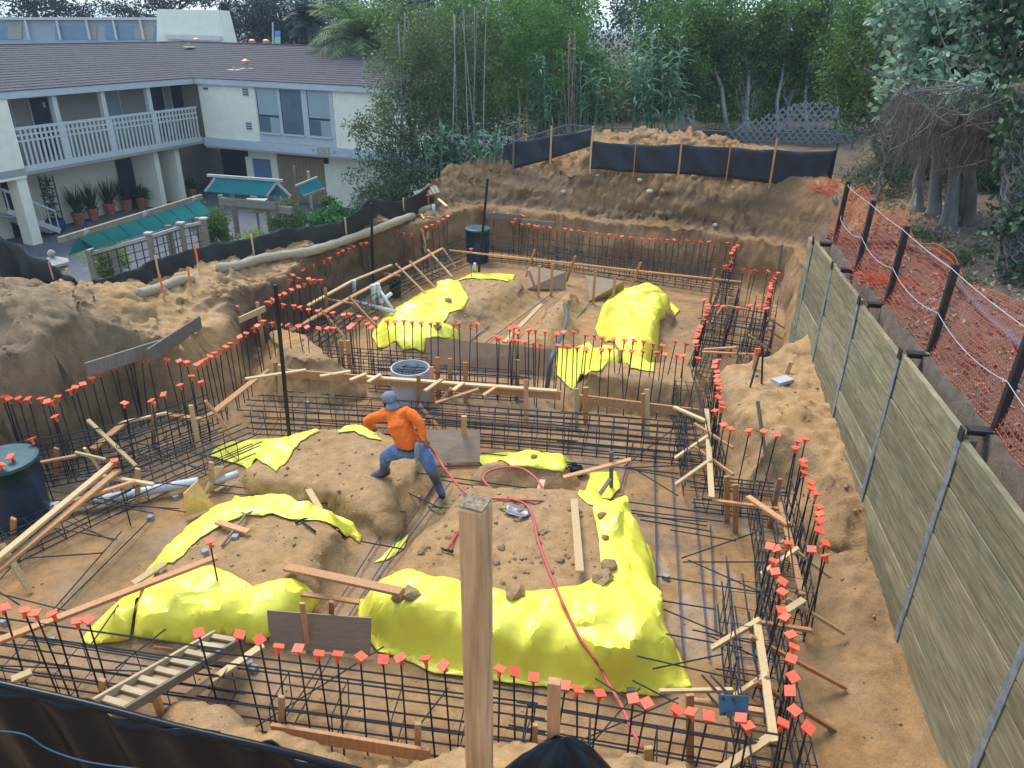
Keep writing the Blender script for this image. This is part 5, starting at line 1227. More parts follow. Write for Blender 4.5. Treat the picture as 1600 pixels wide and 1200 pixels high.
def sheet(pxs, label, seed, lift=.025, fold=.07, step=.045, edge_drop=0.0):
    pts = [PT(x, y) for x, y in pxs]; n = len(pts)
    # soften the outline
    out = []
    for i in range(n):
        a, b = pts[i], pts[(i + 1) % n]; k = max(1, int(np.linalg.norm((b - a)[:2]) / (step * 1.3)))
        for j in range(k):
            q = a + (b - a) * j / k; out.append((q[0], q[1]))
    poly = np.array(out); poly = poly + .05 * np.stack([fbm(poly[:, 0] + seed, poly[:, 1], 2.5, 3), fbm(poly[:, 1], poly[:, 0] + seed, 2.5, 3)], 1)
    x0, y0 = poly.min(0); x1, y1 = poly.max(0)
    gx, gy = np.meshgrid(np.arange(x0, x1, step), np.arange(y0, y1, step)); gx = gx + rng.uniform(-.3, .3, gx.shape) * step; gy = gy + rng.uniform(-.3, .3, gy.shape) * step
    ins = sdf(poly, gx, gy) < -step * .45
    P2 = [Vector(p) for p in poly] + [Vector(p) for p in zip(gx[ins], gy[ins])]
    nb = len(poly)
    r_ = delaunay_2d_cdt(P2, [(i, (i + 1) % nb) for i in range(nb)], [], 1, 1e-5)
    vs, fs = r_[0], r_[2]
    X = np.array([v[0] for v in vs]); Y = np.array([v[1] for v in vs])
    d = -sdf(poly, X, Y)
    # the cloth rides a smoothed version of the soil, so that it bridges hollows
    Z = hz(X, Y)
    for ox, oy in ((.12, 0), (-.12, 0), (0, .12), (0, -.12), (.2, .2), (-.2, -.2)): Z = np.maximum(Z, (.97 * hz(X + ox, Y + oy) - .02) * sstep(.0, .25, d) + Z * (1 - sstep(.0, .25, d)))
    c = crease(X, Y, seed) * fold * (.2 + .8 * sstep(0, .3, d))
    e_ = .14; gx_ = (hz(X + e_, Y) - hz(X - e_, Y)) / (2 * e_); gy_ = (hz(X, Y + e_) - hz(X, Y - e_)) / (2 * e_)
    nl_ = np.sqrt(1 + gx_ ** 2 + gy_ ** 2); off = c * 1.1 + .02 * fbm(X + Z, Y, 3.0, 2) + .03 * crease(X * 1.0 + Z, Y - Z, seed + 50, 1.5) * sstep(0, .2, d)
    X = X - gx_ / nl_ * (off + lift); Y = Y - gy_ / nl_ * (off + lift); Z = Z + (off + lift) / nl_
    V = np.stack([X, Y, Z], 1); o0 = V.mean(0)
    SHEETS.append(BVHTree.FromPolygons(V.tolist(), [tuple(f) for f in fs]))
    me = bpy.data.meshes.new('vapour_sheet'); me.from_pydata((V - o0).tolist(), [], [tuple(f) for f in fs]); me.update()
    me.materials.append(M_YEL); o = bpy.data.objects.new('vapour_sheet', me); COL.objects.link(o); o.location = o0
    me.polygons.foreach_set('use_smooth', [True] * len(me.polygons)); me.set_sharp_from_angle(angle=R(22))
    sm = o.modifiers.new('thick', 'SOLIDIFY'); sm.thickness = .006
    return tag(o, label, 'plastic sheet', 'yellow sheets over the mounds')
sheet([(328, 714), (345, 694), (400, 688), (440, 686), (468, 678), (500, 675), (472, 690), (462, 702), (432, 738), (380, 730)], 'yellow plastic sheet on the mound left of the worker', 1)
sheet([(130, 1003), (150, 975), (180, 948), (240, 893), (290, 830), (330, 796), (380, 777), (420, 793), (470, 795), (520, 799), (555, 815), (567, 836), (562, 850), (548, 838), (520, 824), (470, 816), (425, 806), (380, 806), (345, 824), (312, 842), (272, 882), (222, 922), (212, 950), (206, 998), (160, 1006)], 'long curved yellow plastic strip round the back of the front left mound', 2, fold=.12)
sheet([(210, 997), (216, 950), (235, 915), (290, 898), (330, 886), (365, 898), (395, 918), (420, 912), (470, 916), (495, 940), (480, 962), (440, 988), (400, 1003), (345, 990), (290, 1006), (240, 1002)], 'crumpled yellow plastic sheet on the front of the left mound', 3, fold=.2)
sheet([(560, 938), (600, 917), (680, 905), (730, 918), (800, 925), (900, 920), (940, 905), (935, 850), (925, 795), (960, 785), (990, 815), (1020, 868), (1030, 930), (1026, 962), (1060, 1020), (1080, 1076), (1030, 1087), (950, 1084), (860, 1076), (740, 1064), (680, 1056), (630, 1032), (590, 1022), (580, 1010), (562, 985)], 'largest yellow plastic sheet draped over the front right mound', 4, fold=.2)
sheet([(722, 720), (790, 707), (870, 711), (910, 730), (896, 742), (878, 738), (800, 729), (745, 723)], 'narrow yellow plastic strip behind the looped red hose', 5, fold=.05)
sheet([(922, 741), (963, 738), (970, 764), (952, 785), (935, 795), (918, 790), (902, 774)], 'small yellow plastic piece below the leaning stake', 6, fold=.05)
sheet([(583, 880), (610, 856), (640, 836), (632, 858), (606, 874)], 'small triangular yellow plastic scrap in the central trench', 7, fold=.04)
sheet([(528, 678), (555, 668), (590, 684), (598, 690), (575, 686), (552, 675)], 'thin yellow plastic edge behind the mound next to the worker', 8, fold=.03)
sheet([(580, 526), (600, 497), (660, 457), (702, 443), (733, 466), (722, 485), (702, 490), (692, 508), (715, 518), (718, 533), (690, 530), (668, 532), (662, 552), (630, 546), (592, 545)], 'yellow plastic sheet on the far left mound', 9, fold=.14)
sheet([(708, 442), (740, 427), (805, 430), (793, 441), (742, 436), (716, 441)], 'flat yellow plastic strip near the far blue drum', 10, fold=.04)
sheet([(958, 456), (1005, 456), (1045, 472), (1063, 486), (1030, 503), (1028, 530), (1022, 582), (985, 577), (965, 545), (930, 515), (942, 480)], 'broad yellow plastic sheet on the far right mound', 11, fold=.18)
sheet([(868, 543), (920, 535), (960, 545), (966, 560), (940, 580), (915, 588), (870, 588)], 'yellow plastic sheet hanging behind the middle rebar row', 12, fold=.07)

# ================================================================ capped rebar
M_REBAR = mat('dark rebar', (.032, .034, .045), .6, .35, .35, 14, rnd=.2)
M_REBLUE = mat('blue grey rebar', (.07, .085, .125), .55, .3, .3, 14, rnd=.2)
M_CAP = mat('coral safety cap', (.80, .115, .055), .5, 0, .12, 30, rnd=.2)
bar_me = meshdata(MB().tube([(0, 0, 0), (0, 0, 1)], .0095, 6), 'bar', M_REBAR)
def cap_mesh():
    mb = MB(); s = .048
    v = [(-s, -s, .02), (s, -s, .02), (s, s, .02), (-s, s, .02), (-s, -s, .032), (s, -s, .032), (s, s, .032), (-s, s, .032)]
    mb.add(v, [(3, 2, 1, 0), (4, 5, 6, 7), (0, 1, 5, 4), (1, 2, 6, 5), (2, 3, 7, 6), (3, 0, 4, 7)])
    mb.lathe([(.017, -.065), (.019, -.02), (.036, .0195)], (0, 0, 0), 8); return meshdata(mb, 'cap', M_CAP)
cap_me = cap_mesh()
ORD = ['first', 'second', 'third', 'fourth', 'fifth', 'sixth', 'seventh', 'eighth', 'ninth', 'tenth', 'eleventh', 'twelfth', 'thirteenth', 'fourteenth', 'fifteenth', 'sixteenth', 'seventeenth', 'eighteenth', 'nineteenth', 'twentieth',
       'twenty-first', 'twenty-second', 'twenty-third', 'twenty-fourth', 'twenty-fifth', 'twenty-sixth', 'twenty-seventh', 'twenty-eighth', 'twenty-ninth', 'thirtieth', 'thirty-first', 'thirty-second', 'thirty-third', 'thirty-fourth', 'thirty-fifth',
       'thirty-sixth', 'thirty-seventh', 'thirty-eighth', 'thirty-ninth', 'fortieth', 'forty-first', 'forty-second', 'forty-third', 'forty-fourth', 'forty-fifth', 'forty-sixth', 'forty-seventh']
rcap = np.random.default_rng(55)
FEET = {}
def dowels(row, frm, pxs, z=1.3, foot=None, lean=.04):
    FEET[row] = []
    for k, (x, y) in enumerate(pxs):
        top = P(x, y, z) + np.array([0, 0, -.03])
        f = top.copy(); f[:2] += rcap.normal(0, lean, 2); g = float(hz(f[0], f[1])); f[2] = (min(g, z - .45) - .1) if foot is None else foot
        FEET[row].append(top)
        t = thing('capped_rebar', '%s coral capped rebar from the %s, %s' % (ORD[k], frm, row), 'rebar', f, 'capped rebar in the ' + row)
        share('bar', bar_me, t, mat4=align((0, 0, 0), top - f))
        d = Vector(top - f).normalized(); q = d.to_track_quat('Z', 'Y').to_matrix().to_4x4()
        share('cap', cap_me, t, mat4=Matrix.Translation(Vector(top - f)) @ Matrix.Rotation(rcap.normal(0, .2), 4, 'X') @ Matrix.Rotation(rcap.normal(0, .2), 4, 'Y') @ Matrix.Rotation(rcap.uniform(0, 1.57), 4, 'Z'))
dowels('near row', 'left', [(5, 948), (37, 953), (55, 957), (82, 958), (120, 970), (137, 967), (310, 987), (372, 990), (405, 997), (434, 1010), (466, 1012), (497, 1021), (527, 1022), (563, 1025), (598, 1029), (626, 1027), (665, 1029), (694, 1038), (781, 1045), (803, 1047), (834, 1057), (884, 1070), (902, 1077), (937, 1083), (990, 1090), (1011, 1097), (1057, 1108), (1081, 1112), (1107, 1117), (1159, 1121), (1170, 1134)], foot=-.05)
dowels('column by the blue plate', 'bottom', [(1223, 1129), (1262, 1134), (1242, 1109), (1237, 1077), (1239, 1055), (1237, 1028), (1240, 1010), (1237, 991), (1228, 963), (1221, 952), (1223, 924), (1222, 907), (1212, 892), (1209, 876), (1214, 856), (1204, 852), (1232, 848)], foot=-.05)
dowels('column beside the retaining wall', 'bottom', [(1291, 868), (1269, 857), (1289, 847), (1280, 827), (1281, 812), (1282, 802), (1280, 791), (1275, 771), (1267, 762), (1267, 753), (1257, 738), (1256, 727), (1256, 719), (1243, 699), (1247, 687), (1259, 685)], foot=-.02)
dowels('row before the soil block', 'right', [(1214, 678), (1194, 673), (1171, 672), (1142, 669), (1131, 663)], foot=0)
dowels('column at the left of the soil block', 'bottom', [(1118, 641), (1129, 636), (1128, 629), (1122, 619), (1124, 613), (1124, 606), (1122, 600), (1121, 594), (1121, 587), (1121, 580), (1117, 572), (1119, 564), (1123, 562)], foot=0)
dowels('middle row, back line', 'left', [(605, 501), (617, 502), (631, 501), (644, 503), (658, 504), (673, 505), (684, 504), (709, 507), (717, 505), (735, 507), (745, 505), (776, 525), (797, 512), (804, 510), (811, 512), (803, 518), (809, 520), (826, 515), (837, 515), (852, 517), (870, 520), (881, 518), (897, 518), (915, 522), (929, 524), (941, 527), (959, 529), (976, 531), (990, 531), (1006, 533), (1021, 537), (1035, 539), (1056, 532), (1072, 537)])
dowels('middle row, front line', 'left', [(780, 527), (798, 530), (806, 531), (820, 533), (833, 535), (844, 537), (872, 539), (887, 540), (902, 543), (916, 545), (940, 546), (953, 545), (972, 547), (987, 548), (1005, 548), (1026, 550), (1040, 553), (1058, 554), (1068, 555), (1091, 559)])
dowels('middle row, left end', 'left', [(411, 501), (425, 504), (436, 506), (450, 507), (466, 509), (480, 510), (497, 512), (512, 512), (521, 512), (546, 511), (550, 507), (555, 505), (572, 501), (575, 505), (580, 511), (587, 497)])
dowels('short row before the far left cut', 'left', [(417, 471), (423, 472), (442, 475), (459, 477), (469, 479), (482, 483), (496, 485), (509, 487), (520, 488), (537, 491), (546, 490), (561, 494)], 1.15)
dowels('line along the foot of the far left cut', 'bottom', [(425, 467), (436, 461), (444, 458), (455, 452), (466, 447), (475, 443), (485, 438), (482, 435), (489, 437), (493, 437), (501, 437), (466, 434), (453, 437), (457, 429), (471, 422), (474, 420), (481, 415), (489, 413), (506, 407), (515, 403), (528, 395), (535, 391), (544, 388), (552, 384), (564, 380), (572, 379), (580, 372), (592, 367), (600, 363), (606, 359), (620, 360), (631, 364), (644, 365), (659, 359), (666, 354), (675, 351), (685, 346), (692, 342), (700, 337)])
dowels('far left corner', 'left', [(755, 328), (760, 329), (773, 331), (779, 331), (795, 333), (814, 336), (818, 337), (812, 339), (805, 342), (801, 347)], 1.2)
dowels('far row', 'left', [(815, 350), (826, 350), (835, 352), (841, 353), (850, 354), (859, 355), (871, 356), (883, 357), (893, 359), (905, 360), (912, 362), (922, 363), (932, 364), (942, 365), (952, 366), (962, 367), (972, 369), (985, 370), (991, 371), (1003, 372), (1015, 373), (1024, 373), (1033, 373), (1043, 374), (1053, 374), (1062, 375), (1074, 375), (1086, 376), (1095, 377), (1108, 377), (1117, 378), (1137, 379)], 1.2)
dowels('far right post cluster', 'top', [(1152, 383), (1148, 386), (1146, 390), (1143, 395), (1144, 402), (1142, 409), (1137, 414), (1142, 419), (1132, 415)], 1.2)
dowels('short far right row', 'left', [(1162, 420), (1175, 422), (1181, 422), (1200, 423)], 1.2)
dowels('tight column at the far right', 'top', [(1216, 426), (1211, 430), (1210, 434), (1207, 438), (1205, 442), (1205, 446), (1204, 450), (1204, 454), (1202, 459), (1201, 462), (1200, 468), (1198, 472), (1197, 477), (1199, 481)], 1.2)
dowels('cross row of the far right bay', 'left', [(1120, 477), (1130, 478), (1154, 480), (1172, 477), (1184, 478)], 1.2)
dowels('column right of the far yellow sheet', 'top', [(1100, 468), (1106, 476), (1106, 481), (1104, 486), (1102, 492), (1100, 499), (1094, 510), (1092, 516), (1090, 522), (1087, 527), (1088, 533), (1089, 540)], 1.2)
dowels('left row below the dirt heap', 'left', [(3, 620), (8, 619), (14, 622), (29, 621), (44, 622), (64, 622), (74, 626), (80, 627), (90, 619), (109, 609), (117, 604), (129, 599), (143, 590), (155, 581), (173, 573), (181, 569), (194, 564), (199, 554), (207, 561), (221, 559), (231, 559), (260, 561), (280, 563), (291, 565), (307, 569), (314, 565), (321, 561), (327, 556), (335, 551), (343, 546), (352, 541), (359, 536), (368, 530), (375, 525), (384, 520), (396, 512), (402, 508)])
dowels('inner line of the left bay', 'left', [(0, 725), (17, 712), (49, 685), (86, 650), (194, 629), (237, 625), (256, 615), (281, 601), (299, 587), (314, 596)], 1.15, foot=0)
for (px, py, z, lab) in ((328, 848, 1.05, 'lone capped rebar standing on the front left mound'), (179, 722, 1.05, 'lone capped rebar at the end of the long left boards'), (736, 390, 1.0, 'lone capped rebar in front of the far blue drum')):
    tp = P(px, py, z); f = np.array([tp[0], tp[1], float(hz(tp[0], tp[1])) - .1]); t = thing('capped_rebar', lab, 'rebar', f)
    share('bar', bar_me, t, mat4=align((0, 0, 0), tp - f)); share('cap', cap_me, t, mat4=Matrix.Translation(Vector(tp - f)) @ Matrix.Rotation(.5, 4, 'Z'))

# ================================================================ tied footing cages
def cage(label, line, width=.42, zs=(.10, .22, .36, .50), step=.26, upper=(), m=M_REBAR, seed=0, side=0.0, r_=.010):
    r = np.random.default_rng(900 + seed); line = [np.array([*p[:2], 0.0]) for p in line]
    t = thing('rebar_cage', label, 'rebar cage', line[0], 'tied rebar cages in the footings'); o0 = line[0]
    me = meshdata(MB().tube([(0, 0, 0), (0, 0, 1)], r_, 5), 'longitudinal_bar', m)
    hs_ = width / 2; st = MB().tube([(-hs_, 0, zs[0] - .02), (hs_, 0, zs[0] - .02), (hs_, 0, zs[-1] + .02), (-hs_, 0, zs[-1] + .02), (-hs_, 0, zs[0] - .02)], .007, 4, cap=False); sme = meshdata(st, 'stirrup', m)
    for a, b in zip(line[:-1], line[1:]):
        d = b - a; L_ = np.linalg.norm(d); d /= L_; nv = np.array([-d[1], d[0], 0]); ext = .25
        for z in zs:
            for s in (-1, -.33, .33, 1) if z in (zs[0], zs[-1]) else (-1, 1):
                o = nv * (s * hs_ + side + r.normal(0, .012)) + np.array([0, 0, z + r.normal(0, .008)])
                share('longitudinal_bar', me, t, mat4=align(a - d * r.uniform(0, ext) + o - o0, b + d * r.uniform(0, ext) + o - o0 + [0, 0, r.normal(0, .015)]))
        for z in upper:
            o = nv * (side + r.normal(0, .02)) + np.array([0, 0, z]); share('longitudinal_bar', me, t, mat4=align(a - d * .1 + o - o0, b + d * .1 + o - o0))
        n = int(L_ / step)
        for k in range(n + 1):
            c = a + d * min(L_, k * step) + nv * side - o0; share('stirrup', sme, t, mat4=Matrix.Translation(Vector(c)) @ Matrix.Rotation(math.atan2(nv[1], nv[0]) + r.normal(0, .05), 4, 'Z') @ Matrix.Rotation(r.normal(0, .04), 4, 'X'))
def W(px, py, z): return P(px, py, z)
cage('rebar cage of the footing across the front of the pit', [(-6.4, 5.95), (-2.9, 5.42), (0.2, 5.0), (2.35, 4.6)], .44, zs=(.1, .46), upper=(.72, .92), seed=1, step=.62)
cage('rebar cage along the right front footing below the blue plate column', [(2.45, 4.4), (2.62, 5.6), (2.85, 6.9)], .55, zs=(.1, .3, .5, .72), seed=2, step=.24)
cage('rebar cage beside the lower retaining wall', [(3.25, 6.7), (3.55, 7.9), (3.75, 9.0)], .5, zs=(.1, .3, .5, .7), upper=(.95,), seed=3, step=.24)
cage('rebar cage along the left face of the soil block', [(2.95, 9.6), (3.1, 10.8), (3.25, 12.2)], .55, zs=(.1, .3, .5, .7), upper=(.95,), seed=4, step=.2)
cage('short rebar cage before the soil block', [(2.9, 9.2), (3.85, 9.05)], .35, zs=(.1, .3, .5), seed=5)
cage('dense rebar cage along the middle form board', [(-4.4, 11.35), (-1.5, 11.2), (1.0, 10.9), (2.9, 10.6)], .6, zs=(.1, .22, .34, .46, .56), seed=6, step=.24)
cage('rebar cage behind the middle form board', [(-2.6, 13.0), (.2, 12.7)], .4, zs=(.1, .25, .4, .55), seed=7)
cage('rebar cage along the near left cut', [(-7.7, 9.3), (-6.1, 10.1), (-5.2, 11.1)], .55, zs=(.1, .25, .4, .55), upper=(.8,), seed=8, step=.24)
cage('rebar cage in the front left corner', [(-6.9, 7.3), (-5.7, 9.0), (-4.4, 10.6)], .45, zs=(.1, .25, .4), seed=9, step=.3)
cage('rebar cage along the far left cut', [(-4.55, 14.2), (-3.9, 16.6), (-2.9, 19.2), (-1.5, 21.6)], .55, zs=(.1, .25, .4, .55), upper=(.8,), seed=10, step=.28)
cage('rebar cage at the left end of the far bay', [(-4.2, 13.7), (-1.9, 13.4)], .5, zs=(.1, .25, .4, .55), seed=11, step=.22)
cage('rebar cage along the far cut face', [(-1.0, 22.1), (1.2, 21.4), (3.6, 20.3), (5.9, 19.3)], .65, zs=(.1, .25, .4, .55), upper=(.85,), seed=12, step=.25)
cage('rebar cage in the far right bay', [(4.35, 15.6), (5.4, 15.2)], .6, zs=(.1, .3, .5, .7), seed=13, step=.2)
cage('rebar cage right of the far yellow sheet', [(3.55, 12.9), (4.2, 14.6), (5.0, 16.8), (5.7, 18.8)], .5, zs=(.1, .3, .5), seed=14, step=.24)
cage('rebar cage beside the far right bank', [(4.75, 13.6), (5.45, 15.2), (6.1, 17.0)], .5, zs=(.1, .3, .5, .7), seed=15, step=.24)
# floor bars and projecting hooked ends
RODN = {}
def rods(label, lst, *args, **kw):
    for k, (a, b, z0, z1) in enumerate(sorted(lst, key=lambda i: (i[0][1] + i[1][1]))): rod('%s %s' % (ORD[k], label), W(*a, z0), W(*b, z1), *args, **kw)
def rod(label, a, b, r_=.010, m=M_REBAR, group='loose and tied rebar', mid=()):
    pts = [np.array(a)] + [np.array(q) for q in mid] + [np.array(b)]; c = pts[0]
    return tag(MB().tube(pts, r_, 6).build('rebar', m, origin=c), label, 'rebar', group)
rods('lengthways floor bar from the top, right of the largest yellow sheet', [(a, b, .07, .07) for a, b in (((1022, 705), (1029, 1010)), ((1050, 740), (1068, 1030)), ((1085, 780), (1108, 1030)), ((1110, 820), (1118, 985)), ((1135, 870), (1147, 1020)), ((990, 690), (968, 770)))], .012, M_REBLUE)
rods('bar from the left in the trench between the near mounds', [(a, b, .06, .10) for a, b in (((490, 1000), (668, 722)), ((530, 985), (690, 738)), ((570, 930), (705, 752)))], .011, M_REBLUE)
rods('bar from the back in the trenches between the far mounds', [(a, b, .06, .06) for a, b in (((700, 560), (850, 442)), ((725, 560), (880, 446)), ((860, 545), (925, 470)))], .011, M_REBLUE)
rods('bar from the back crossing between the two left mounds', [(a, b, .22, .22) for a, b in (((335, 757), (612, 788)), ((332, 768), (635, 800)), ((600, 752), (690, 795)))], .010)
rods('bar from the back crossing behind the large front mound', [(a, b, .30, .22) for a, b in (((645, 738), (1110, 802)), ((690, 750), (1105, 822)), ((622, 730), (755, 727)), ((565, 846), (630, 858)), ((1000, 812), (1110, 830)))], .010)
rods('long bar from the back in front of the middle form board', [(a, b, .20, .20) for a, b in (((450, 640), (1105, 700)), ((455, 656), (1100, 712)), ((560, 650), (1110, 690)), ((750, 692), (1110, 724)), ((752, 708), (1060, 740)), ((420, 625), (980, 668)), ((470, 668), (640, 682)), ((430, 610), (1000, 655)), ((600, 636), (1090, 668)))], .010)
rods('bar end from the top projecting from the right hand cages', [(a, b, z, z - .05) for a, b, z in (((975, 729), (1055, 668), .5), ((978, 731), (1095, 726), .45), ((985, 733), (1120, 760), .4), ((990, 732), (1060, 775), .35), ((985, 797), (1130, 815), .4), ((995, 806), (1105, 815), .4), ((1047, 828), (1150, 845), .45), ((1065, 872), (1180, 832), .5), ((1067, 878), (1195, 878), .45), ((1075, 875), (1200, 930), .45),
                  ((1025, 900), (1190, 926), .4), ((993, 932), (1118, 952), .5), ((997, 935), (1150, 1000), .45), ((1015, 986), (1160, 1012), .4), ((1082, 984), (1200, 1010), .5), ((995, 1025), (1190, 1070), .5), ((1020, 1045), (1130, 1022), .55), ((988, 1063), (1060, 1100), .5), ((1105, 992), (1190, 1030), .4), ((1118, 1045), (1210, 1060), .4))], .009)
rods('bar end from the top sticking out of the left and front cages', [(a, b, z, z) for a, b, z in (((40, 872), (160, 864), .5), ((75, 823), (183, 843), .5), ((90, 808), (178, 845), .45), ((130, 780), (240, 802), .45), ((0, 928), (112, 956), .55), ((0, 925), (30, 945), .5), ((55, 985), (190, 830), .1), ((85, 960), (238, 808), .08), ((140, 1010), (185, 945), .4), ((60, 780), (280, 795), .4), ((70, 765), (290, 800), .35), ((70, 750), (240, 735), .4), ((0, 905), (60, 840), .3), ((120, 740), (300, 760), .4), ((180, 700), (330, 735), .45), ((200, 690), (340, 715), .5), ((210, 720), (290, 660), .4),
                  ((0, 1040), (250, 1050), .5), ((45, 1000), (330, 1045), .6), ((0, 1005), (60, 1010), .6), ((180, 1045), (300, 950), .3), ((455, 1140), (520, 1020), .2), ((400, 1135), (600, 1010), .2), ((440, 1130), (500, 1040), .3), ((700, 1075), (650, 1140), .6), ((1000, 1075), (900, 1190), .4), ((930, 1060), (1010, 1110), .5), ((1060, 1090), (900, 1160), .45))], .009)
# ================================================================ boards, stakes, panels
def board(label, a, b, w_=.09, h_=.04, m=None, name='board', up=(0, 0, 1), group=None, roll=0.0):
    a = W(*a); b = W(*b); return tag(MB().bar(a, b, w_, h_, up, roll).build(name, m or M_FIR, origin=a, bevel=.003), label, 'stake' if 'stake' in name else 'board', group)
def upright(label, px, y0, y1, z1=.95, w_=.085, t_=.038, m=None, dx=0, name='form_stake', group=None):
    """stake: top at (px,y0) at height z1, foot (px+dx, y1) on the floor below it"""
    top = W(px, y0, z1); f = np.array([top[0], top[1], 0.0]); best = W(px + dx, y1, max(-.1, float(hz(top[0], top[1])) - .1))
    f = best if np.linalg.norm((best - top)[:2]) < .6 else np.array([top[0], top[1], float(hz(top[0], top[1])) - .1])
    o = MB().bar(f, top, w_, t_, up=(0, 1, 0)).build(name, m or M_FIR, origin=f, bevel=.003)
    return tag(o, label, 'stake', group)
# middle form boards with their stakes
board('long fir form board across the middle of the pit', (448, 583, .52), (876, 618, .52), .04, .17, M_FIR, 'form_board')
board('pale board laid on top of the middle form board', (560, 588, .66), (870, 611, .62), .09, .04, M_PINE)
board('fir form board continuing right to the soil block', (905, 623, .50), (1092, 646, .50), .04, .17, M_FIR, 'form_board')
for k, (px, y0, y1, m_, lab) in enumerate(((901, 607, 682, M_PINE, 'pale stake at the right of the middle form joint'), (915, 605, 668, M_FIR, 'stake just behind the middle form joint'), (1011, 608, 694, M_PINE, 'pale stake right of the middle of the form board'), (1005, 615, 690, M_FIR, 'brown stake hidden behind the pale one on the right form board'),
        (822, 593, 678, M_FIR, 'orange brown stake at the end of the pale top board'), (808, 562, 608, M_FIR, 'stake behind the middle form board near the grey hose'), (519, 584, 640, M_PINE, 'pale stake at the left half of the middle form board'), (438, 570, 636, M_PINE, 'pale stake near the tall black pole'), (543, 532, 622, M_FIR, 'tall brown stake at the left of the grey pipe'), (654, 586, 642, M_FIR, 'orange stake in front of the grey pipe'),
        (674, 573, 600, M_FIR, 'orange stake touching the right of the grey pipe'), (703, 560, 598, M_FIR, 'leaning stake behind the form board right of the pipe'), (430, 566, 600, M_STAKE, 'dark stake at the left end of the middle board'), (725, 650, 715, M_PINE, 'pale stake leaning on the plywood behind the worker'), (660, 655, 700, M_FIR, 'short stake behind the worker hand'), (533, 532, 570, M_FIR, 'stake at the left of the tall brown one'), (727, 566, 600, M_STAKE, 'red brown stake among the middle dowels'), (683, 558, 592, M_STAKE, 'red brown stake behind the pipe'))):
    upright(lab, px, y0, y1, .85, .085 if k % 3 else .07, .038, m_)
for a, b, m_, lab in (((383, 592, .75), (478, 578, .75), M_PINE, 'thin lath across the left end of the middle form board'), ((500, 588, .72), (548, 580, .72), M_PINE, 'short lath lying over the form board left of the pipe'), ((547, 594, .72), (572, 584, .72), M_PINE, 'first short cleat on the form board'), ((575, 597, .72), (595, 585, .72), M_PINE, 'second short cleat on the form board'), ((664, 611, .72), (690, 593, .72), M_PINE, 'third short cleat right of the pipe'), ((708, 610, .70), (724, 598, .70), M_PINE, 'fourth short cleat right of the pipe'),
        ((680, 630, .55), (748, 608, .75), M_FIR, 'brace stretching right behind the worker'), ((674, 645, .25), (704, 606, .8), M_FIR, 'steep brace crossing behind the worker'), ((655, 632, .5), (688, 672, .15), M_FIR, 'brown brace falling to the plywood'), ((755, 618, .6), (776, 604, .7), M_FIR, 'short brace on the right of the crossed braces'), ((365, 620, .35), (420, 578, .55), M_FIR, 'form board at the left end of the middle row')):
    board(lab, a, b, .075, .035, m_)
# left bay boards
for a, b, m_, lab, w_ in (((-20, 905, .85), (185, 735, .95), M_FIR, 'lower of the two long boards leaning past the blue tub', .09), ((-10, 878, .95), (176, 724, 1.0), M_PINE, 'upper of the two long boards leaning past the blue tub', .09), ((85, 792, .85), (212, 752, .9), M_FIR, 'thin board crossing the two long left boards', .06), ((148, 742, .9), (240, 757, .8), M_PINE, 'short pale board tying the long left boards', .06),
        ((2, 850, .6), (46, 922, .05), M_PINE, 'pale stake slanting to the floor at the left edge', .07), ((137, 656, .9), (212, 728, .3), M_PINE, 'slim brace of the left bay, leaning right', .06), ((145, 702, .5), (195, 660, .6), M_FIR, 'left bay form board, lower piece', .12), ((192, 660, .62), (262, 645, .62), M_PINE, 'left bay lath, middle piece', .05), ((262, 648, .5), (322, 656, .5), M_FIR, 'left bay form board, short level piece', .10), ((320, 655, .5), (400, 592, .55), M_FIR, 'left bay form board rising to the middle row', .12),
        ((321, 626, .9), (368, 686, .1), M_FIR, 'slim brace under the rising left form board', .06), ((58, 724, .55), (120, 712, .6), M_FIR, 'pale board behind the blue tub', .06), ((117, 707, .75), (165, 718, .6), M_PINE, 'thin lath end behind the long left boards', .04), ((132, 700, .7), (158, 738, .2), M_PINE, 'small cross brace near the blue tub', .06)):
    board(lab, a, b, w_, .04, m_)
for px, y0, y1, z_, m_, lab in ((215, 732, 795, .7, M_PINE, 'pale stake standing in front of the white drain pipe'), (21, 810, 850, .6, M_FIR, 'short stake in front of the blue tub'), (298, 633, 690, .9, M_PINE, 'pale stake in the left bay'), (240, 628, 705, .95, M_FIR, 'fir stake in the left bay'), (330, 722, 775, .6, M_PINE, 'stake beside the left mound corner'), (88, 700, 760, .7, M_STAKE, 'brown stake behind the blue tub')):
    upright(lab, px, y0, y1, z_, .07, .035, m_)
board('long fir board slanting over the front left sheet', (-30, 1012, .95), (338, 871, .75), .09, .04, M_FIR)
board('board end on the front left mound below the shovel', (338, 815, .55), (388, 831, .52), .09, .03, M_FIR)
board('short pale board on the curved yellow strip', (208, 912, .5), (258, 880, .55), .10, .03, M_PINE)
board('pale two by four sloping beside the ladder', (280, 1098, .35), (412, 1008, .55), .09, .04, M_PINE)
board('short board on the floor beyond the ladder', (243, 1007, .1), (330, 1015, .1), .10, .03, M_FIR)
board('short pale offcut near the left end of the near fence', (18, 1063, .75), (50, 1050, .75), .09, .04, M_PINE)
board('long board bridging the central trench', (447, 886, .56), (628, 925, .80), .12, .04, M_FIR)
board('pointed stake lying in the central trench', (445, 924, .45), (562, 941, .35), .07, .03, M_FIR)
board('pale board lying upright on the large front mound', (897, 781, .70), (906, 893, .72), .10, .03, M_PINE)
board('short board on the back edge of the front left mound', (482, 765, .35), (500, 796, .4), .09, .03, M_PINE)
board('short board in the pit behind the large mound', (848, 750, .4), (838, 785, .3), .09, .03, M_PINE)
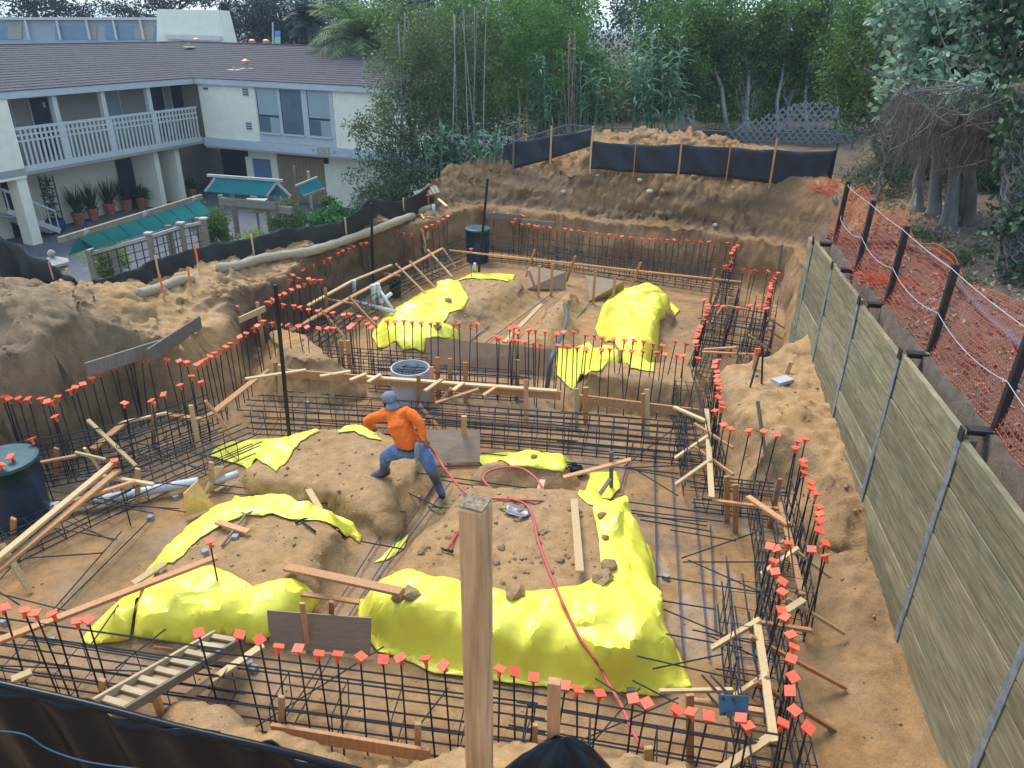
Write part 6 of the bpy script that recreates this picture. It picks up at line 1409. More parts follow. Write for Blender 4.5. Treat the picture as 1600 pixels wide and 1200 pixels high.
board('long board leaning from the black bag to the right', (880, 746, .45), (986, 718, .75), .08, .035, M_FIR)
upright('leaning stake right of the black bag', 955, 706, 770, .85, .06, .035, M_OLDW)
board('brace of the leaning stake right of the black bag', (930, 782, .3), (954, 748, .5), .06, .03, M_OLDW)
# right zigzag
for a, b, m_, lab, w_ in (((1104, 640, .75), (1112, 778, .75), M_PINE, 'pale board along the top of the soil block cage', .08), ((1055, 716, .35), (1107, 681, .8), M_PINE, 'upper brace of the soil block cage', .07), ((1056, 757, .35), (1111, 718, .8), M_PINE, 'lower brace of the soil block cage', .07), ((1053, 636, .75), (1103, 658, .8), M_PINE, 'top brace near the end of the middle form board', .07), ((1085, 662, .8), (1145, 700, .9), M_FIR, 'thin lath crossing the column at the soil block', .04), ((1085, 698, .6), (1146, 742, .7), M_FIR, 'second thin lath crossing the column at the soil block', .04),
        ((1113, 782, .6), (1222, 796, .6), M_FIR, 'form board in front of the soil block', .05), ((1168, 776, .75), (1232, 820, .75), M_FIR, 'diagonal board over the form before the soil block', .09), ((1220, 786, .7), (1238, 862, .7), M_FIR, 'upper board of the zigzag beside the retaining wall', .08), ((1236, 862, .7), (1254, 930, .7), M_FIR, 'lower board of the zigzag beside the retaining wall', .08), ((1190, 897, .4), (1248, 856, .8), M_PINE, 'short brace near the cluster of caps', .06), ((1222, 845, .8), (1298, 902, .4), M_PINE, 'lath falling to the bank under the wall', .04), ((1228, 955, .7), (1256, 937, .75), M_PINE, 'short pale block at the zigzag foot', .08), ((1230, 935, .6), (1320, 990, .15), M_PINE, 'thin stake falling toward the wall base', .04),
        ((1182, 968, .75), (1196, 1060, .75), M_PINE, 'upper pale board of the front right zigzag', .08), ((1196, 1060, .75), (1208, 1150, .75), M_PINE, 'lower pale board of the front right zigzag', .08), ((1112, 1013, .35), (1188, 968, .8), M_PINE, 'upper brace of the front right zigzag', .07), ((1148, 1088, .4), (1200, 1053, .8), M_PINE, 'middle brace of the front right zigzag', .07), ((1120, 1208, .5), (1214, 1145, .8), M_PINE, 'lowest brace of the front right zigzag', .08), ((1172, 994, .8), (1322, 1075, .05), M_STAKE, 'upper brown stake driven toward the wall base', .05), ((1180, 1065, .8), (1304, 1141, .0), M_STAKE, 'lower brown stake driven toward the wall base', .05), ((1185, 972, .6), (1268, 985, .6), M_FIR, 'short form board beside the caps', .05),
        ((1030, 1080, .75), (1145, 1078, .8), M_PINE, 'pale lath left of the blue plate', .04), ((1080, 1094, .65), (1200, 1113, .65), M_FIR, 'board behind the blue plate', .06)):
    board(lab, a, b, w_, .04, m_)
for px, y0, y1, z_, m_, lab in ((1149, 757, 840, .85, M_STAKE, 'red brown stake in front of the soil block form'), (1136, 744, 822, .85, M_FIR, 'fir stake left of the red brown one'), (1218, 748, 790, .85, M_FIR, 'stake at the right end of the soil block form'), (1078, 1085, 1198, .85, M_FIR, 'fir stake left of the blue plate'), (1210, 1155, 1210, .8, M_PINE, 'pale stake at the foot of the front zigzag'), (1013, 1168, 1230, .8, M_PINE, 'pale stake at the bottom edge near the red hose end')):
    upright(lab, px, y0, y1, z_, .075, .036, m_)
# near row stakes and form
board('pale topped form board along the front footing', (425, 1140, .30), (672, 1180, .30), .04, .16, M_FIR, 'form_board')
board('form board along the front footing, right part', (700, 1190, .30), (860, 1210, .30), .04, .16, M_FIR, 'form_board')
for px, y0, y1, lab in ((440, 1088, 1160, 'grey stake at the front footing near the dirt'), (653, 1130, 1180, 'stake at the right end of the front form'), (835, 1132, 1190, 'pale stake behind the cedar post'), (160, 1062, 1100, 'broken stake at the foot of the ladder')):
    upright(lab, px, y0, y1, .7, .06, .035, M_PINE)
# far bay boards
for a, b, m_, lab, w_ in (((702, 391, .6), (1160, 441, .6), M_FIR, 'long fir board across the far bay', .05), ((430, 530, .6), (560, 458, .6), M_FIR, 'long board of the far left form, near piece', .10), ((560, 458, .6), (692, 388, .6), M_FIR, 'long board of the far left form, far piece', .10), ((480, 478, .75), (548, 440, .75), M_PINE, 'muddy board above the far left form, near piece', .08), ((548, 440, .75), (612, 414, .75), M_PINE, 'muddy board above the far left form, far piece', .08),
        ((618, 412, .8), (664, 458, .2), M_FIR, 'first slim brace beside the far left sheet', .05), ((640, 408, .8), (680, 450, .2), M_FIR, 'second slim brace beside the far left sheet', .05), ((668, 390, .8), (706, 432, .2), M_PINE, 'third slim brace beside the far left sheet', .05), ((500, 482, .75), (536, 524, .2), M_FIR, 'slim brace in the far left cage', .05), ((545, 463, .8), (590, 512, .2), M_FIR, 'slim brace near the white pipes', .05), ((452, 506, .7), (474, 536, .2), M_FIR, 'slim brace by the tall black pole', .05), ((508, 467, .6), (560, 476, .6), M_FIR, 'thin level lath in the far left cage', .04), ((598, 427, .6), (625, 431, .6), M_FIR, 'thin lath near the dark bucket', .04), ((692, 388, .7), (712, 418, .2), M_FIR, 'small brace at the far corner', .05),
        ((788, 535, .45), (846, 476, .5), M_PINE, 'pale board lying on the far central mound', .10), ((836, 450, .1), (826, 422, .7), M_FIR, 'brace left of the far plywood', .06), ((985, 450, .1), (1001, 410, .9), M_FIR, 'slanting stake above the far right mound', .07), ((885, 440, .1), (899, 400, .9), M_FIR, 'slanting stake between the far plywood panels', .07), ((822, 432, .1), (835, 390, .9), M_FIR, 'slanting stake left of the far plywood panels', .07),
        ((1100, 546, .6), (1150, 543, .7), M_FIR, 'board across the far right bay front', .06), ((1097, 550, .6), (1180, 554, .6), M_FIR, 'form board behind the soil block', .05), ((1135, 478, .75), (1192, 488, .6), M_FIR, 'form board at the back of the far right bay', .06), ((1110, 508, .4), (1128, 480, .8), M_FIR, 'stake brace of the far right bay', .06), ((1105, 503, .8), (1130, 525, .4), M_FIR, 'crossed brace of the far right bay', .04), ((1200, 497, .8), (1226, 513, .3), M_PINE, 'lath crossing toward the far right bank', .03), ((1183, 505, .5), (1212, 498, .8), M_PINE, 'second lath crossing toward the far right bank', .03), ((1170, 523, .8), (1210, 553, .4), M_PINE, 'long lath behind the soil block', .035), ((1198, 513, .8), (1222, 530, .3), M_PINE, 'lowest lath at the far right bank', .03)):
    board(lab, a, b, w_, .04, m_)
for px, y0, y1, z_, m_, lab in ((1117, 420, 460, .95, M_FIR, 'stake standing at the end of the far bay board'), (843, 415, 452, .9, M_FIR, 'stake on the first far plywood panel'), (863, 412, 450, .9, M_FIR, 'second stake on the first far plywood panel'), (930, 424, 462, .9, M_FIR, 'stake on the second far plywood panel'), (961, 430, 455, .9, M_FIR, 'last stake on the second far plywood panel'), (1140, 465, 500, .8, M_FIR, 'stake inside the far right bay'), (402, 472, 500, 1.3, M_FIR, 'right stake of the small board at the left spur'), (371, 478, 500, 1.3, M_FIR, 'left stake of the small board at the left spur'), (508, 450, 475, .95, M_STAKE, 'dark stake in the far left cage')):
    upright(lab, px, y0, y1, z_, .07, .036, m_)
board('small board between two stakes at the left spur', (374, 500, 1.25), (414, 482, 1.25), .04, .12, M_PINE)
a = PT(1178, 575); t_ = MB().bar(a - [0, 0, .1], P(1184, 545, a[2] + .42), .09, .035, up=(0, 1, 0)).build('orange_top_stake', M_PINE, origin=a); tag(t_, 'pale stake with orange top on the soil block', 'stake')
b = P(1184, 545, a[2] + .42); MB().bar(b - [0, .005, .12], b - [0, .005, -.01], .095, .045, up=(0, 1, 0)).build('painted_tip', M_PAINT, t_).matrix_parent_inverse.identity()
a = PT(1228, 583); t_ = MB().bar(a - [0, 0, .1], a + [.05, 0, .22], .08, .035, up=(0, 1, 0)).build('orange_top_stake', M_PINE, origin=a); tag(t_, 'short stake with orange face at the wall base', 'stake')
a = PT(1222, 412); tag(MB().bar(a - [.1, .05, .3], P(1222, 382, a[2] + .55), .06, .05, up=(0, 1, 0)).build('leaning_post', M_OLDW, origin=a), 'leaning weathered post on the far right bank', 'stake')
board('weathered grey plank set in the left spoil, near piece', (135, 578, 1.42), (268, 536, 1.42), .04, .24, M_OLDW, 'plank')
board('weathered grey plank set in the left spoil, far piece', (232, 556, 1.5), (313, 503, 1.5), .04, .24, M_OLDW, 'plank')
board('grey plank at the foot of the far bank, left piece', (758, 336, 1.22), (815, 340, 1.22), .04, .18, M_OLDW, 'plank')
board('grey plank at the foot of the far bank, right piece', (815, 346, 1.22), (866, 352, 1.22), .04, .18, M_OLDW, 'plank')
board('small pale board on the left bank by the slatted box', (685, 311, 1.85), (698, 322, 1.8), .08, .03, M_PINE)
for k in range(16):
    r_ = np.random.default_rng(700 + k); p = PT(r_.uniform(630, 690), r_.uniform(335, 352)); q = p + [r_.uniform(-.35, .35), r_.uniform(-.35, .35), 0]; q[2] = hz(q[0], q[1]) + .03
    tag(MB().bar(p + [0, 0, .03], q, .06, .02).build('scrap_board', M_PINE, origin=p), 'scrap lath in the loose pile above the far left caps', 'board', 'scrap laths on the left bank')
# plywood panels
M_PLY = mat('weathered plywood', (.30, .215, .155), .85, 0, .16, 4, .15, 40, rnd=.1, stretch=(1, 1, 6))
def panel(label, c4, th=.018, m=None):
    q = [W(*p) for p in c4]; n_ = np.cross(q[1] - q[0], q[3] - q[0]); n_ /= np.linalg.norm(n_); v = q + [x - n_ * th for x in q]
    return tag(MB().add(v, [(0, 1, 2, 3), (7, 6, 5, 4), (0, 4, 5, 1), (1, 5, 6, 2), (2, 6, 7, 3), (3, 7, 4, 0)]).build('plywood_panel', m or M_PLY, origin=q[0]), label, 'plywood')
pp = panel('plywood panel standing behind the near row of caps', [(422, 1012, .05), (578, 1024, .05), (580, 966, .48), (417, 954, .48)])
for (px, y0, y1, sd_) in ((472, 950, 962, 'left'), (518, 948, 975, 'right')): upright('%s stake top showing above the near plywood panel' % sd_, px, y0 - 8, y1, .72, .06, .03, M_FIR, group='stakes of the near plywood panel')
panel('plywood panel propped behind the worker', [(668, 724, .1), (750, 722, .1), (750, 672, .5), (666, 671, .5)])
panel('long plywood panel behind the middle row of dowels', [(665, 572, .05), (865, 590, .05), (865, 546, .55), (665, 527, .55)], m=mat('red brown plywood', (.25, .15, .095), .85, 0, .15, 5))
panel('first far plywood panel, by the far board', [(822, 452, .05), (884, 452, .05), (885, 424, .5), (826, 416, .5)])
panel('second far plywood panel, right of the first', [(920, 470, .05), (974, 458, .05), (976, 438, .5), (914, 428, .5)])
panel('pale plywood panel beside the white drain pipe', [(289, 808, .05), (335, 792, .05), (308, 752, .55), (287, 772, .5)], m=M_PINE)
panel('pale plywood piece behind the yellow sheet corner', [(318, 775, .05), (352, 755, .05), (350, 728, .4), (336, 730, .4)], m=M_PINE)
# ladder laid as a ramp beside the front footing
ld = thing('ladder', 'timber ladder lying from the near bank into the pit', 'ladder', W(250, 1050, .6))
A0, A1, B0, B1 = W(145, 1098, 1.0), W(335, 990, .35), W(192, 1113, 1.0), W(382, 998, .35)
M_LAD = mat('dusty ladder timber', (.43, .32, .2), .9, 0, .15, 5); M_LADD = mat('shaded ladder rail', (.17, .135, .10), .8)  # second rail tone has the ladder's shadow side painted in
MB().bar(A0, A1, .035, .075).build('rail', M_LAD, ld); MB().bar(B0, B1, .035, .09).build('rail', M_LADD, ld)
for s in np.linspace(.06, .96, 8): MB().bar(A0 + (A1 - A0) * s, B0 + (B1 - B0) * s, .06, .025).build('rung', M_LAD, ld)
q = [A0 - [0, 0, .05], A1 - [0, 0, .05], B1 - [0, 0, .05], B0 - [0, 0, .05]]
MB().add(q + [x - np.array([0, 0, .015]) for x in q], [(0, 1, 2, 3), (7, 6, 5, 4), (0, 4, 5, 1), (1, 5, 6, 2), (2, 6, 7, 3), (3, 7, 4, 0)]).build('ramp_board', mat('dirt covered ply', (.33, .23, .135), .95, 0, .12, 6), ld)
MB().bar(B0 + (B1 - B0) * .22 - [0, 0, .05], B0 + (B1 - B0) * .22 - [-.02, 0, .6], .07, .04, up=(0, 1, 0)).build('prop', M_FIR, ld)
# ================================================================ drums, pipes, hoses, tools
M_TUB = mat('navy blue drum', (.012, .035, .075), .4, 0, .15, 4, spec=.45)
M_TUBL = mat('teal drum lid', (.035, .085, .10), .45, 0, .15, 3)
M_PVC = mat('white pvc pipe', (.50, .54, .60), .4, 0, .08, 5)
M_PIPEG = mat('grey sewer pipe', (.44, .44, .45), .7, 0, .1, 5)
def drum(label, px, py, r_, zt, lid=True, m=None, z0=0.0):
    c = P(px, py, zt); h_ = zt - z0; t = thing('drum', label, 'drum', [c[0], c[1], z0]); o = [c[0], c[1], z0]
    MB().lathe([(r_ * .92, 0), (r_ * .96, h_ * .3), (r_ * .96, h_ * .32), (r_ * .98, h_ * .62), (r_, h_ * .95), (r_ * 1.05, h_ * .95), (r_ * 1.05, h_)], o, 40).build('body', m or M_TUB, t, smooth=True)
    if lid: MB().lathe([(r_ * 1.07, h_ - .03), (r_ * 1.07, h_ + .015), (r_ * .98, h_ + .03), (r_ * .5, h_ + .035), (0.001, h_ + .035)], o, 40).build('lid', M_TUBL, t, smooth=False)
    return t
drum('large navy drum with teal lid cut by the left picture edge', 6, 718, .39, 1.02)
drum('navy drum with teal rim in the far left corner of the pit', 746, 357, .36, 1.02)
drum('small dark bucket beside the white pipes', 617, 440, .16, .42, False, mat('black bucket', (.012, .022, .025), .4))
c = W(641, 574, .66); pt_ = thing('sewer_pipe', 'wide grey open pipe standing upright behind the middle form board', 'pipe', [c[0], c[1], 0])
MB().lathe([(.37, -.05), (.37, .66), (.345, .66), (.34, -.05)], [c[0], c[1], 0], 40).build('wall', M_PIPEG, pt_, smooth=False)
MB().lathe([(.341, .2), (.001, .21)], [c[0], c[1], 0], 40).build('plug', mat('dull grey plug', (.22, .21, .20), .9), pt_)
def pipe(label, pts, r_=.05, m=None, name='pipe', cat='pipe', n=6):
    q = smooth_path(pts, n) if n > 1 else pts
    return tag(MB().tube(q, r_, 12).build(name, m or M_PVC, smooth=True, origin=pts[0]), label, cat)
pv = thing('pvc_assembly', 'white plastic drain fittings standing in the far left bay', 'pipe', W(580, 480, .3))
for a, b, r_ in (((583, 448, .75), (584, 482, .1), .055), ((590, 446, .75), (591, 480, .1), .05), ((553, 441, .75), (554, 468, .2), .045), ((556, 472, .25), (622, 488, .2), .05), ((592, 452, .6), (612, 482, .2), .045), ((596, 470, .35), (612, 458, .5), .045)):
    MB().tube([W(*a), W(*b)], r_, 12).build('pipe', M_PVC, pv, smooth=True); MB().lathe([(r_ * 1.25, -.05), (r_ * 1.25, .05)], W(*a), 12, True).build('fitting', M_PVC, pv)
pw = thing('pvc_standpipe', 'short white pipe standing below the tall far pole', 'pipe', W(742, 425, .0))
MB().tube([W(741, 426, .0), W(742, 412, .35)], .045, 12).build('pipe', M_PVC, pw, smooth=True); MB().lathe([(.055, 0), (.055, .08)], W(741, 422, .1), 12, True).build('fitting', M_PVC, pw)
pipe('long white drain pipe lying in the left bay', [W(70, 795, .12), W(120, 785, .14), W(190, 775, .16), W(250, 763, .16), (W(310, 752, .16))], .07)
pipe('short white pipe end poking from the left mound', [W(335, 752, .18), W(372, 740, .2)], .055, n=1)
pipe('small white elbow pipe on the left bank', [PT(678, 335) + [0, 0, 0], PT(678, 335) + [0, 0, .3]], .05, n=1)
pipe('grey flexible hose rising through the middle dowels', [W(853, 618, .1), W(857, 590, .5), W(862, 560, .9), W(872, 535, .95), W(883, 510, .8), W(886, 490, .55), W(882, 476, .42)], .045, mat('slate hose', (.09, .11, .14), .5), 'flexible_hose', 'hose')
M_RED = mat('red air hose', (.5, .09, .09), .45, 0, .12, 6)
# poles
for px0, y0, px1, y1, lab, z1 in ((430, 445, 452, 684, 'nearest tall black pole, left of the worker', 0.1), (580, 318, 583, 450, 'tall black pole standing among the white pipes', .1), (762, 279, 748, 424, 'tall black pole at the far blue drum', .05)):
    f = W(px1, y1, z1); tp = PY(px0, y0, f[1] + .03); t_ = MB().tube([f - [0, 0, .1], tp], .036 if px0 != 430 else .034, 8).build('black_pole', mat('black pole', (.012, .013, .015), .5), origin=f); tag(t_, lab, 'pole')
# clods, stones
def clod_mesh(seed, k=.28):
    r = np.random.default_rng(seed); bm = bmesh.new(); bmesh.ops.create_icosphere(bm, subdivisions=2, radius=1)
    off = r.uniform(0, 50, 3)
    for v in bm.verts:
        c = np.array(v.co); n_ = fbm(np.array([c[0] * 1.3 + off[0] + c[2]]), np.array([c[1] * 1.3 + off[1] - c[2] * .7]), 1.0, 4)[0]
        v.co = Vector(c * (1 + k * 4.0 * n_)); v.co.z *= .68
    me = bpy.data.meshes.new('clod'); bm.to_mesh(me); bm.free(); return me
M_CLOD = mat('dirt clod', (.36, .23, .12), .95, 0, .25, 5, .8, 14); M_STONE = mat('pale rock', (.42, .39, .34), .9, 0, .2, 5, .5, 12)
clods = [clod_mesh(s) for s in range(6)]
for me in clods: me.materials.append(M_CLOD)
stones = [clod_mesh(s, .18) for s in (20, 21)]
for me in stones: me.materials.append(M_STONE)
def clod(px, py, s, lab, k=0, cat='clod', src=None, group=None, dz=.0):
    p = PS(px, py); o = bpy.data.objects.new('dirt_clod' if cat == 'clod' else 'stone', (src or clods)[k % len(src or clods)]); COL.objects.link(o); o.location = p + np.array([0, 0, s * .4 + dz]); o.scale = (s, s * .9, s); o.rotation_euler = (0, 0, k * 1.7 + px); return tag(o, lab, cat, group)
for k, (px, py, s, lab) in enumerate(((643, 932, .12, 'dirt lump at the end of the long trench board'), (624, 936, .08, 'smaller dirt lump beside the trench board end'), (805, 928, .13, 'dirt clod on the upper edge of the largest yellow sheet'), (941, 908, .13, 'pale brown clod at the corner of the mound and yellow sheet'), (952, 886, .10, 'dark clod just behind the corner clod'), (941, 806, .06, 'small stone shaped clod high on the yellow sheet'), (945, 841, .05, 'small clod halfway down the yellow sheet'), (834, 714, .05, 'clod on the strip behind the hose loop'), (858, 570, .08, 'dark clod below the left end of the hanging yellow sheet'), (684, 512, .10, 'reddish clod on the far left yellow sheet'), (700, 471, .09, 'brown clod lying on the far left yellow sheet'))):
    clod(px, py, s, lab, k, dz=-.01)
rr = np.random.default_rng(820)
def inside(poly, n):
    xs = [p[0] for p in poly]; ys = [p[1] for p in poly]; out = []
    while len(out) < n:
        x, y = rr.uniform(min(xs), max(xs)), rr.uniform(min(ys), max(ys))
        if sdf(poly, np.array([x]), np.array([y]))[0] < 0: out.append((x, y))
    return out
for k, (x, y) in enumerate(inside([(730, 790), (900, 790), (935, 850), (945, 905), (800, 915), (700, 900), (650, 860)], 80)):
    clod(x, y, .012 + .045 * rr.random() ** 2.5 + .012 * (x > 800), 'loose brown clod on top of the large front mound', k, group='clods on the large front mound', dz=-.012)
for k, (x, y) in enumerate(((934, 274), (1172, 278), (1146, 292), (1118, 352), (960, 278), (1015, 300), (880, 300), (1000, 282), (1085, 275))):
    clod(x, y, .05 + .06 * rr.random() ** 2, 'pale stone in the far bank', k, 'stone', stones, 'stones in the far bank', dz=-.03)
# fine crumbs over all loose soil: too many to count
V = []; Fq = []; base = clods[0]
N = 5200; pts = []
while len(pts) < N:
    x, y = rr.uniform(-9.5, 6.5), rr.uniform(4.2, 24)
    if fbm(np.array([x]), np.array([y]), .6, 3)[0] > -.08 or rr.random() < .25: pts.append((x, y))
pts = np.array(pts); pz = hz(pts[:, 0], pts[:, 1]); sz = .008 + .030 * rr.random(N) ** 3
sz = np.where((pz < .09), sz * .5, sz)
oct_ = np.array([[1, 0, 0], [-1, 0, 0], [0, 1, 0], [0, -1, 0], [0, 0, 1], [0, 0, -.6]], float); tri = np.array([[0, 2, 4], [2, 1, 4], [1, 3, 4], [3, 0, 4], [2, 0, 5], [1, 2, 5], [3, 1, 5], [0, 3, 5]])
jit = 1 + .45 * rr.uniform(-1, 1, (N, 6, 1)); VV = (oct_[None] * jit) * sz[:, None, None] + np.stack([pts[:, 0], pts[:, 1], pz + sz * .3], 1)[:, None, :]
FF = (tri[None] + (np.arange(N) * 6)[:, None, None]).reshape(-1, 3)
tag(fastmesh('soil_crumbs', VV.reshape(-1, 3), FF, M_CLOD), 'small crumbs of soil scattered over the mounds and banks', 'soil crumbs', kind='stuff')
# grey concrete spacer blocks
M_DOBY = mat('concrete spacer', (.27, .29, .31), .9, 0, .1)
for k, (px, py, lab) in enumerate(((368, 843, 'grey spacer block below the small shovel on the front left mound'), (321, 866, 'grey spacer block beside the lone cap on the front left mound'), (236, 812, 'grey spacer block at the end of a floor bar in the left bay'), (390, 1040, 'left one of two grey spacer blocks by the pale sloping board'), (397, 1048, 'right one of two grey spacer blocks by the pale sloping board'), (82, 1005, 'grey spacer block under the long slanting board at left'), (8, 975, 'grey spacer block at the left picture edge'), (985, 1082, 'grey spacer block at the lower right edge of the largest yellow sheet'), (275, 780, 'grey spacer block beside the white drain pipe'), (480, 633, 'grey spacer block on the floor near the tall black pole'), (1040, 905, 'grey spacer block on the wet floor right of the largest yellow sheet'))):
    p = PT(px, py); tag(MB().box([0, 0, .03], (.075, .075, .075), Matrix.Rotation(k * .7, 3, 'Z')).build('spacer_block', M_DOBY), lab, 'concrete block', 'concrete spacer blocks').location = p
# shovels and hammers
M_TIN = mat('worn steel', (.20, .205, .22), .45, .5, .2, 8); M_GRN = mat('green grip', (.05, .22, .06), .5); M_ASH = mat('ash handle', (.38, .27, .15), .7); M_RUB = mat('dark rubber', (.02, .02, .022), .7); M_GRIP = mat('red grip', (.5, .04, .06), .5)
def shovel(label, a, b, c, grip, hm):
    a, b, c = [np.array(q) for q in (a, b, c)]; t = thing('shovel', label, 'shovel', a)
    MB().tube([a, b], .016, 8).build('handle', hm, t, smooth=True)
    if grip is not None: MB().tube([a - (b - a) * .01, a + (b - a) * .22], .021, 8).build('grip', grip, t, smooth=True)
    d = (c - b); L_ = np.linalg.norm(d); d /= L_; s = np.cross(d, [0, 0, 1]); s /= np.linalg.norm(s); up_ = np.cross(s, d)
    V = []; Q = []; prof = [(0, .03), (.12, .09), (.3, .105), (.7, .105), (.88, .08), (1.0, .02)]
    for f, w_ in prof:
        for k in range(5):
            u = k / 4 * 2 - 1; V.append(b + d * L_ * f + s * u * w_ + up_ * (.03 * u * u - .012))
    for i in range(len(prof) - 1):
        for k in range(4): q = i * 5 + k; Q.append((q, q + 1, q + 6, q + 5))
    o = fastmesh('blade', np.array(V), np.array(Q), M_TIN, t, smooth=True); sm = o.modifiers.new('t', 'SOLIDIFY'); sm.thickness = .005
shovel('green handled shovel lying on the back of the large front mound', PT(671, 794) + [0, 0, .03], PT(790, 799) + [0, 0, .05], PT(826, 808) + [0, 0, .03], M_GRN, M_ASH)
shovel('small grey shovel lying on the front left mound', PT(347, 856) + [0, 0, .03], PT(386, 808) + [0, 0, .06], PT(400, 793) + [0, 0, .1], None, M_OLDW)
def hammer(label, a, b, gm):
    a, b = np.array(a), np.array(b); t = thing('hammer', label, 'hammer', a); d = (b - a) / np.linalg.norm(b - a); s = np.cross(d, [0, 0, 1]); s /= np.linalg.norm(s)
    MB().tube([a, b], [.017, .012], 8).build('handle', gm, t, smooth=True)
    MB().tube([b - s * .075, b - s * .03, b + s * .03], [.024, .018, .016], 8).build('head', M_RUB, t, smooth=True); MB().tube([b + s * .03, b + s * .07 - d * .01, b + s * .10 - d * .035], [.016, .012, .005], 6).build('claw', M_RUB, t, smooth=True)
hammer('red gripped hammer on the large front mound left of the cedar post', PT(716, 834) + [0, 0, .03], PT(699, 864) + [0, 0, .04], M_GRIP)
hammer('dark hammer lying on the front left mound', PT(493, 834) + [0, 0, .03], PT(470, 817) + [0, 0, .04], M_RUB)
# black bag
bg_ = PT(895, 742); bm = bmesh.new(); bmesh.ops.create_icosphere(bm, subdivisions=4, radius=1)
for v in bm.verts:
    c = np.array(v.co); n_ = fbm(np.array([c[0] * 1.1 + 4]), np.array([c[1] * 1.1 + c[2]]), 1.6, 4)[0]; v.co = Vector(c * (1 + .9 * n_) * np.array([.21, .14, .12]))
me = bpy.data.meshes.new('black_bag'); bm.to_mesh(me); bm.free(); me.materials.append(M_PLAS); me.polygons.foreach_set('use_smooth', [True] * len(me.polygons))
o = bpy.data.objects.new('black_bag', me); COL.objects.link(o); o.location = bg_ + [0, 0, .08]; tag(o, 'crumpled black plastic bag beside the leaning board', 'bag')
# blue steel plate
bpn = thing('steel_plate', 'blue square steel plate with bolts at the front right corner', 'steel plate', W(1147, 1116, .85))
q = [W(1125, 1118, .9), W(1169, 1119, .9), W(1170, 1088, 1.05), W(1123, 1086, 1.05)]; n_ = np.cross(q[1] - q[0], q[3] - q[0]); n_ /= np.linalg.norm(n_); v = q + [x - n_ * .02 for x in q]
MB().add(v, [(0, 1, 2, 3), (7, 6, 5, 4), (0, 4, 5, 1), (1, 5, 6, 2), (2, 6, 7, 3), (3, 7, 4, 0)]).build('plate', mat('blue painted steel', (.06, .13, .23), .6, .2, .35, 9), bpn)
for s, u in ((.15, .15), (.85, .15), (.15, .85), (.5, .85)):
    c = q[0] + (q[1] - q[0]) * s + (q[3] - q[0]) * u; MB().tube([c + n_ * .03, c - n_ * .75], .012, 6).build('anchor_bolt', M_REBAR, bpn)
# steel pipe leaning on the block and two bare bars
a, b = PT(1196, 710), P(1182, 636, 1.25); tag(MB().tube([a, b + [0, 0, .1]], .03, 8).build('steel_pipe', M_OLDW, origin=a), 'grey pipe lying on the soil block face', 'pipe')
for x0, y0, x1, y1, lab in ((1172, 605, 1187, 552, 'bare dark bar leaning left on top of the soil block'), (1190, 600, 1192, 545, 'bare upright bar on top of the soil block')):
    a = PT(x0, y0); rod(lab, a, P(x1, y1, a[2] + .55), .018)
tag(MB().box(PT(1222, 597) + [0, 0, .03], (.35, .2, .06), Matrix.Rotation(.5, 3, 'Z')).build('crumpled_wrapper', M_PIPEG), 'crumpled grey wrapper on the soil block by the wall', 'wrapper')
# ================================================================ the worker
def capsule(mb, pts, rs, seg=12, flat=1.0, n=4):
    q = smooth_path(pts, n); rr_ = np.interp(np.linspace(0, len(pts) - 1, len(q)), range(len(pts)), rs)
    # rounded ends
    d0 = (q[0] - q[1]); d0 /= np.linalg.norm(d0); d1 = (q[-1] - q[-2]); d1 /= np.linalg.norm(d1)
    q = [q[0] + d0 * rr_[0] * .8, q[0] + d0 * rr_[0] * .5] + list(q) + [q[-1] + d1 * rr_[-1] * .5, q[-1] + d1 * rr_[-1] * .8]
    rr_ = [rr_[0] * .45, rr_[0] * .85] + list(rr_) + [rr_[-1] * .85, rr_[-1] * .45]
    mb.tube(q, rr_, seg)
def skin(mb, name, m, par, vox=.012, smooth=6):
    o = mb.build(name, m, par, smooth=True)
    rm = o.modifiers.new('remesh', 'REMESH'); rm.mode = 'VOXEL'; rm.voxel_size = vox; rm.use_smooth_shade = True
    sm = o.modifiers.new('smooth', 'SMOOTH'); sm.iterations = smooth; sm.factor = .5
    return o
M_SKIN = mat('skin', (.24, .115, .075), .6, 0, .08); M_ORG = mat('orange shirt', (.80, .155, .018), .85, 0, .14, 9, 1.0, 10); M_JEAN = mat('blue jeans', (.12, .20, .40), .9, 0, .3, 9, 1.0, 16); M_BOOT = mat('rubber boot', (.075, .095, .15), .5, 0, .25, 9); M_SOLE = mat('boot sole', (.03, .026, .024), .9)
M_CAPH = mat('grey blue cap', (.16, .185, .24), .85, 0, .12, 9); M_HAIR = mat('dark hair', (.012, .01, .01), .8); M_GLV = mat('grey glove', (.22, .26, .27), .9, 0, .15); M_LOGO = mat('cap emblem', (.30, .34, .42), .7)
def J(px, py, Y): return PY(px, py, Y)
Y0 = 8.9
lf = PT(597, 742); lf[2] += .05
rf_ = W(680, 756, .22)
hip = J(643, 703, Y0); hl, hr = J(625, 703, Y0 + .06), J(662, 706, Y0 - .02)
kl = J(603, 713, Y0 + .20); al = J(600, 735, lf[1] - .04); tl = J(585, 741, lf[1] - .02)
kr = J(671, 728, Y0 - .06); ar = J(682, 752, rf_[1]); tr_ = J(688, 764, rf_[1] - .10)
wst = J(636, 690, Y0 + .02); chs = J(624, 662, Y0 + .12); nck = J(613, 640, Y0 + .2); hd = J(609, 627, Y0 + .27)
sl, sr_ = J(594, 648, Y0 + .22), J(645, 645, Y0 + .08)
el, er = J(574, 658, Y0 + .30), J(658, 668, Y0 - .02)
wl, wr = J(580, 669, Y0 + .42), J(662, 686, Y0 - .10)
hl_, hr_ = J(585, 672, Y0 + .47), J(664, 691, Y0 - .12)
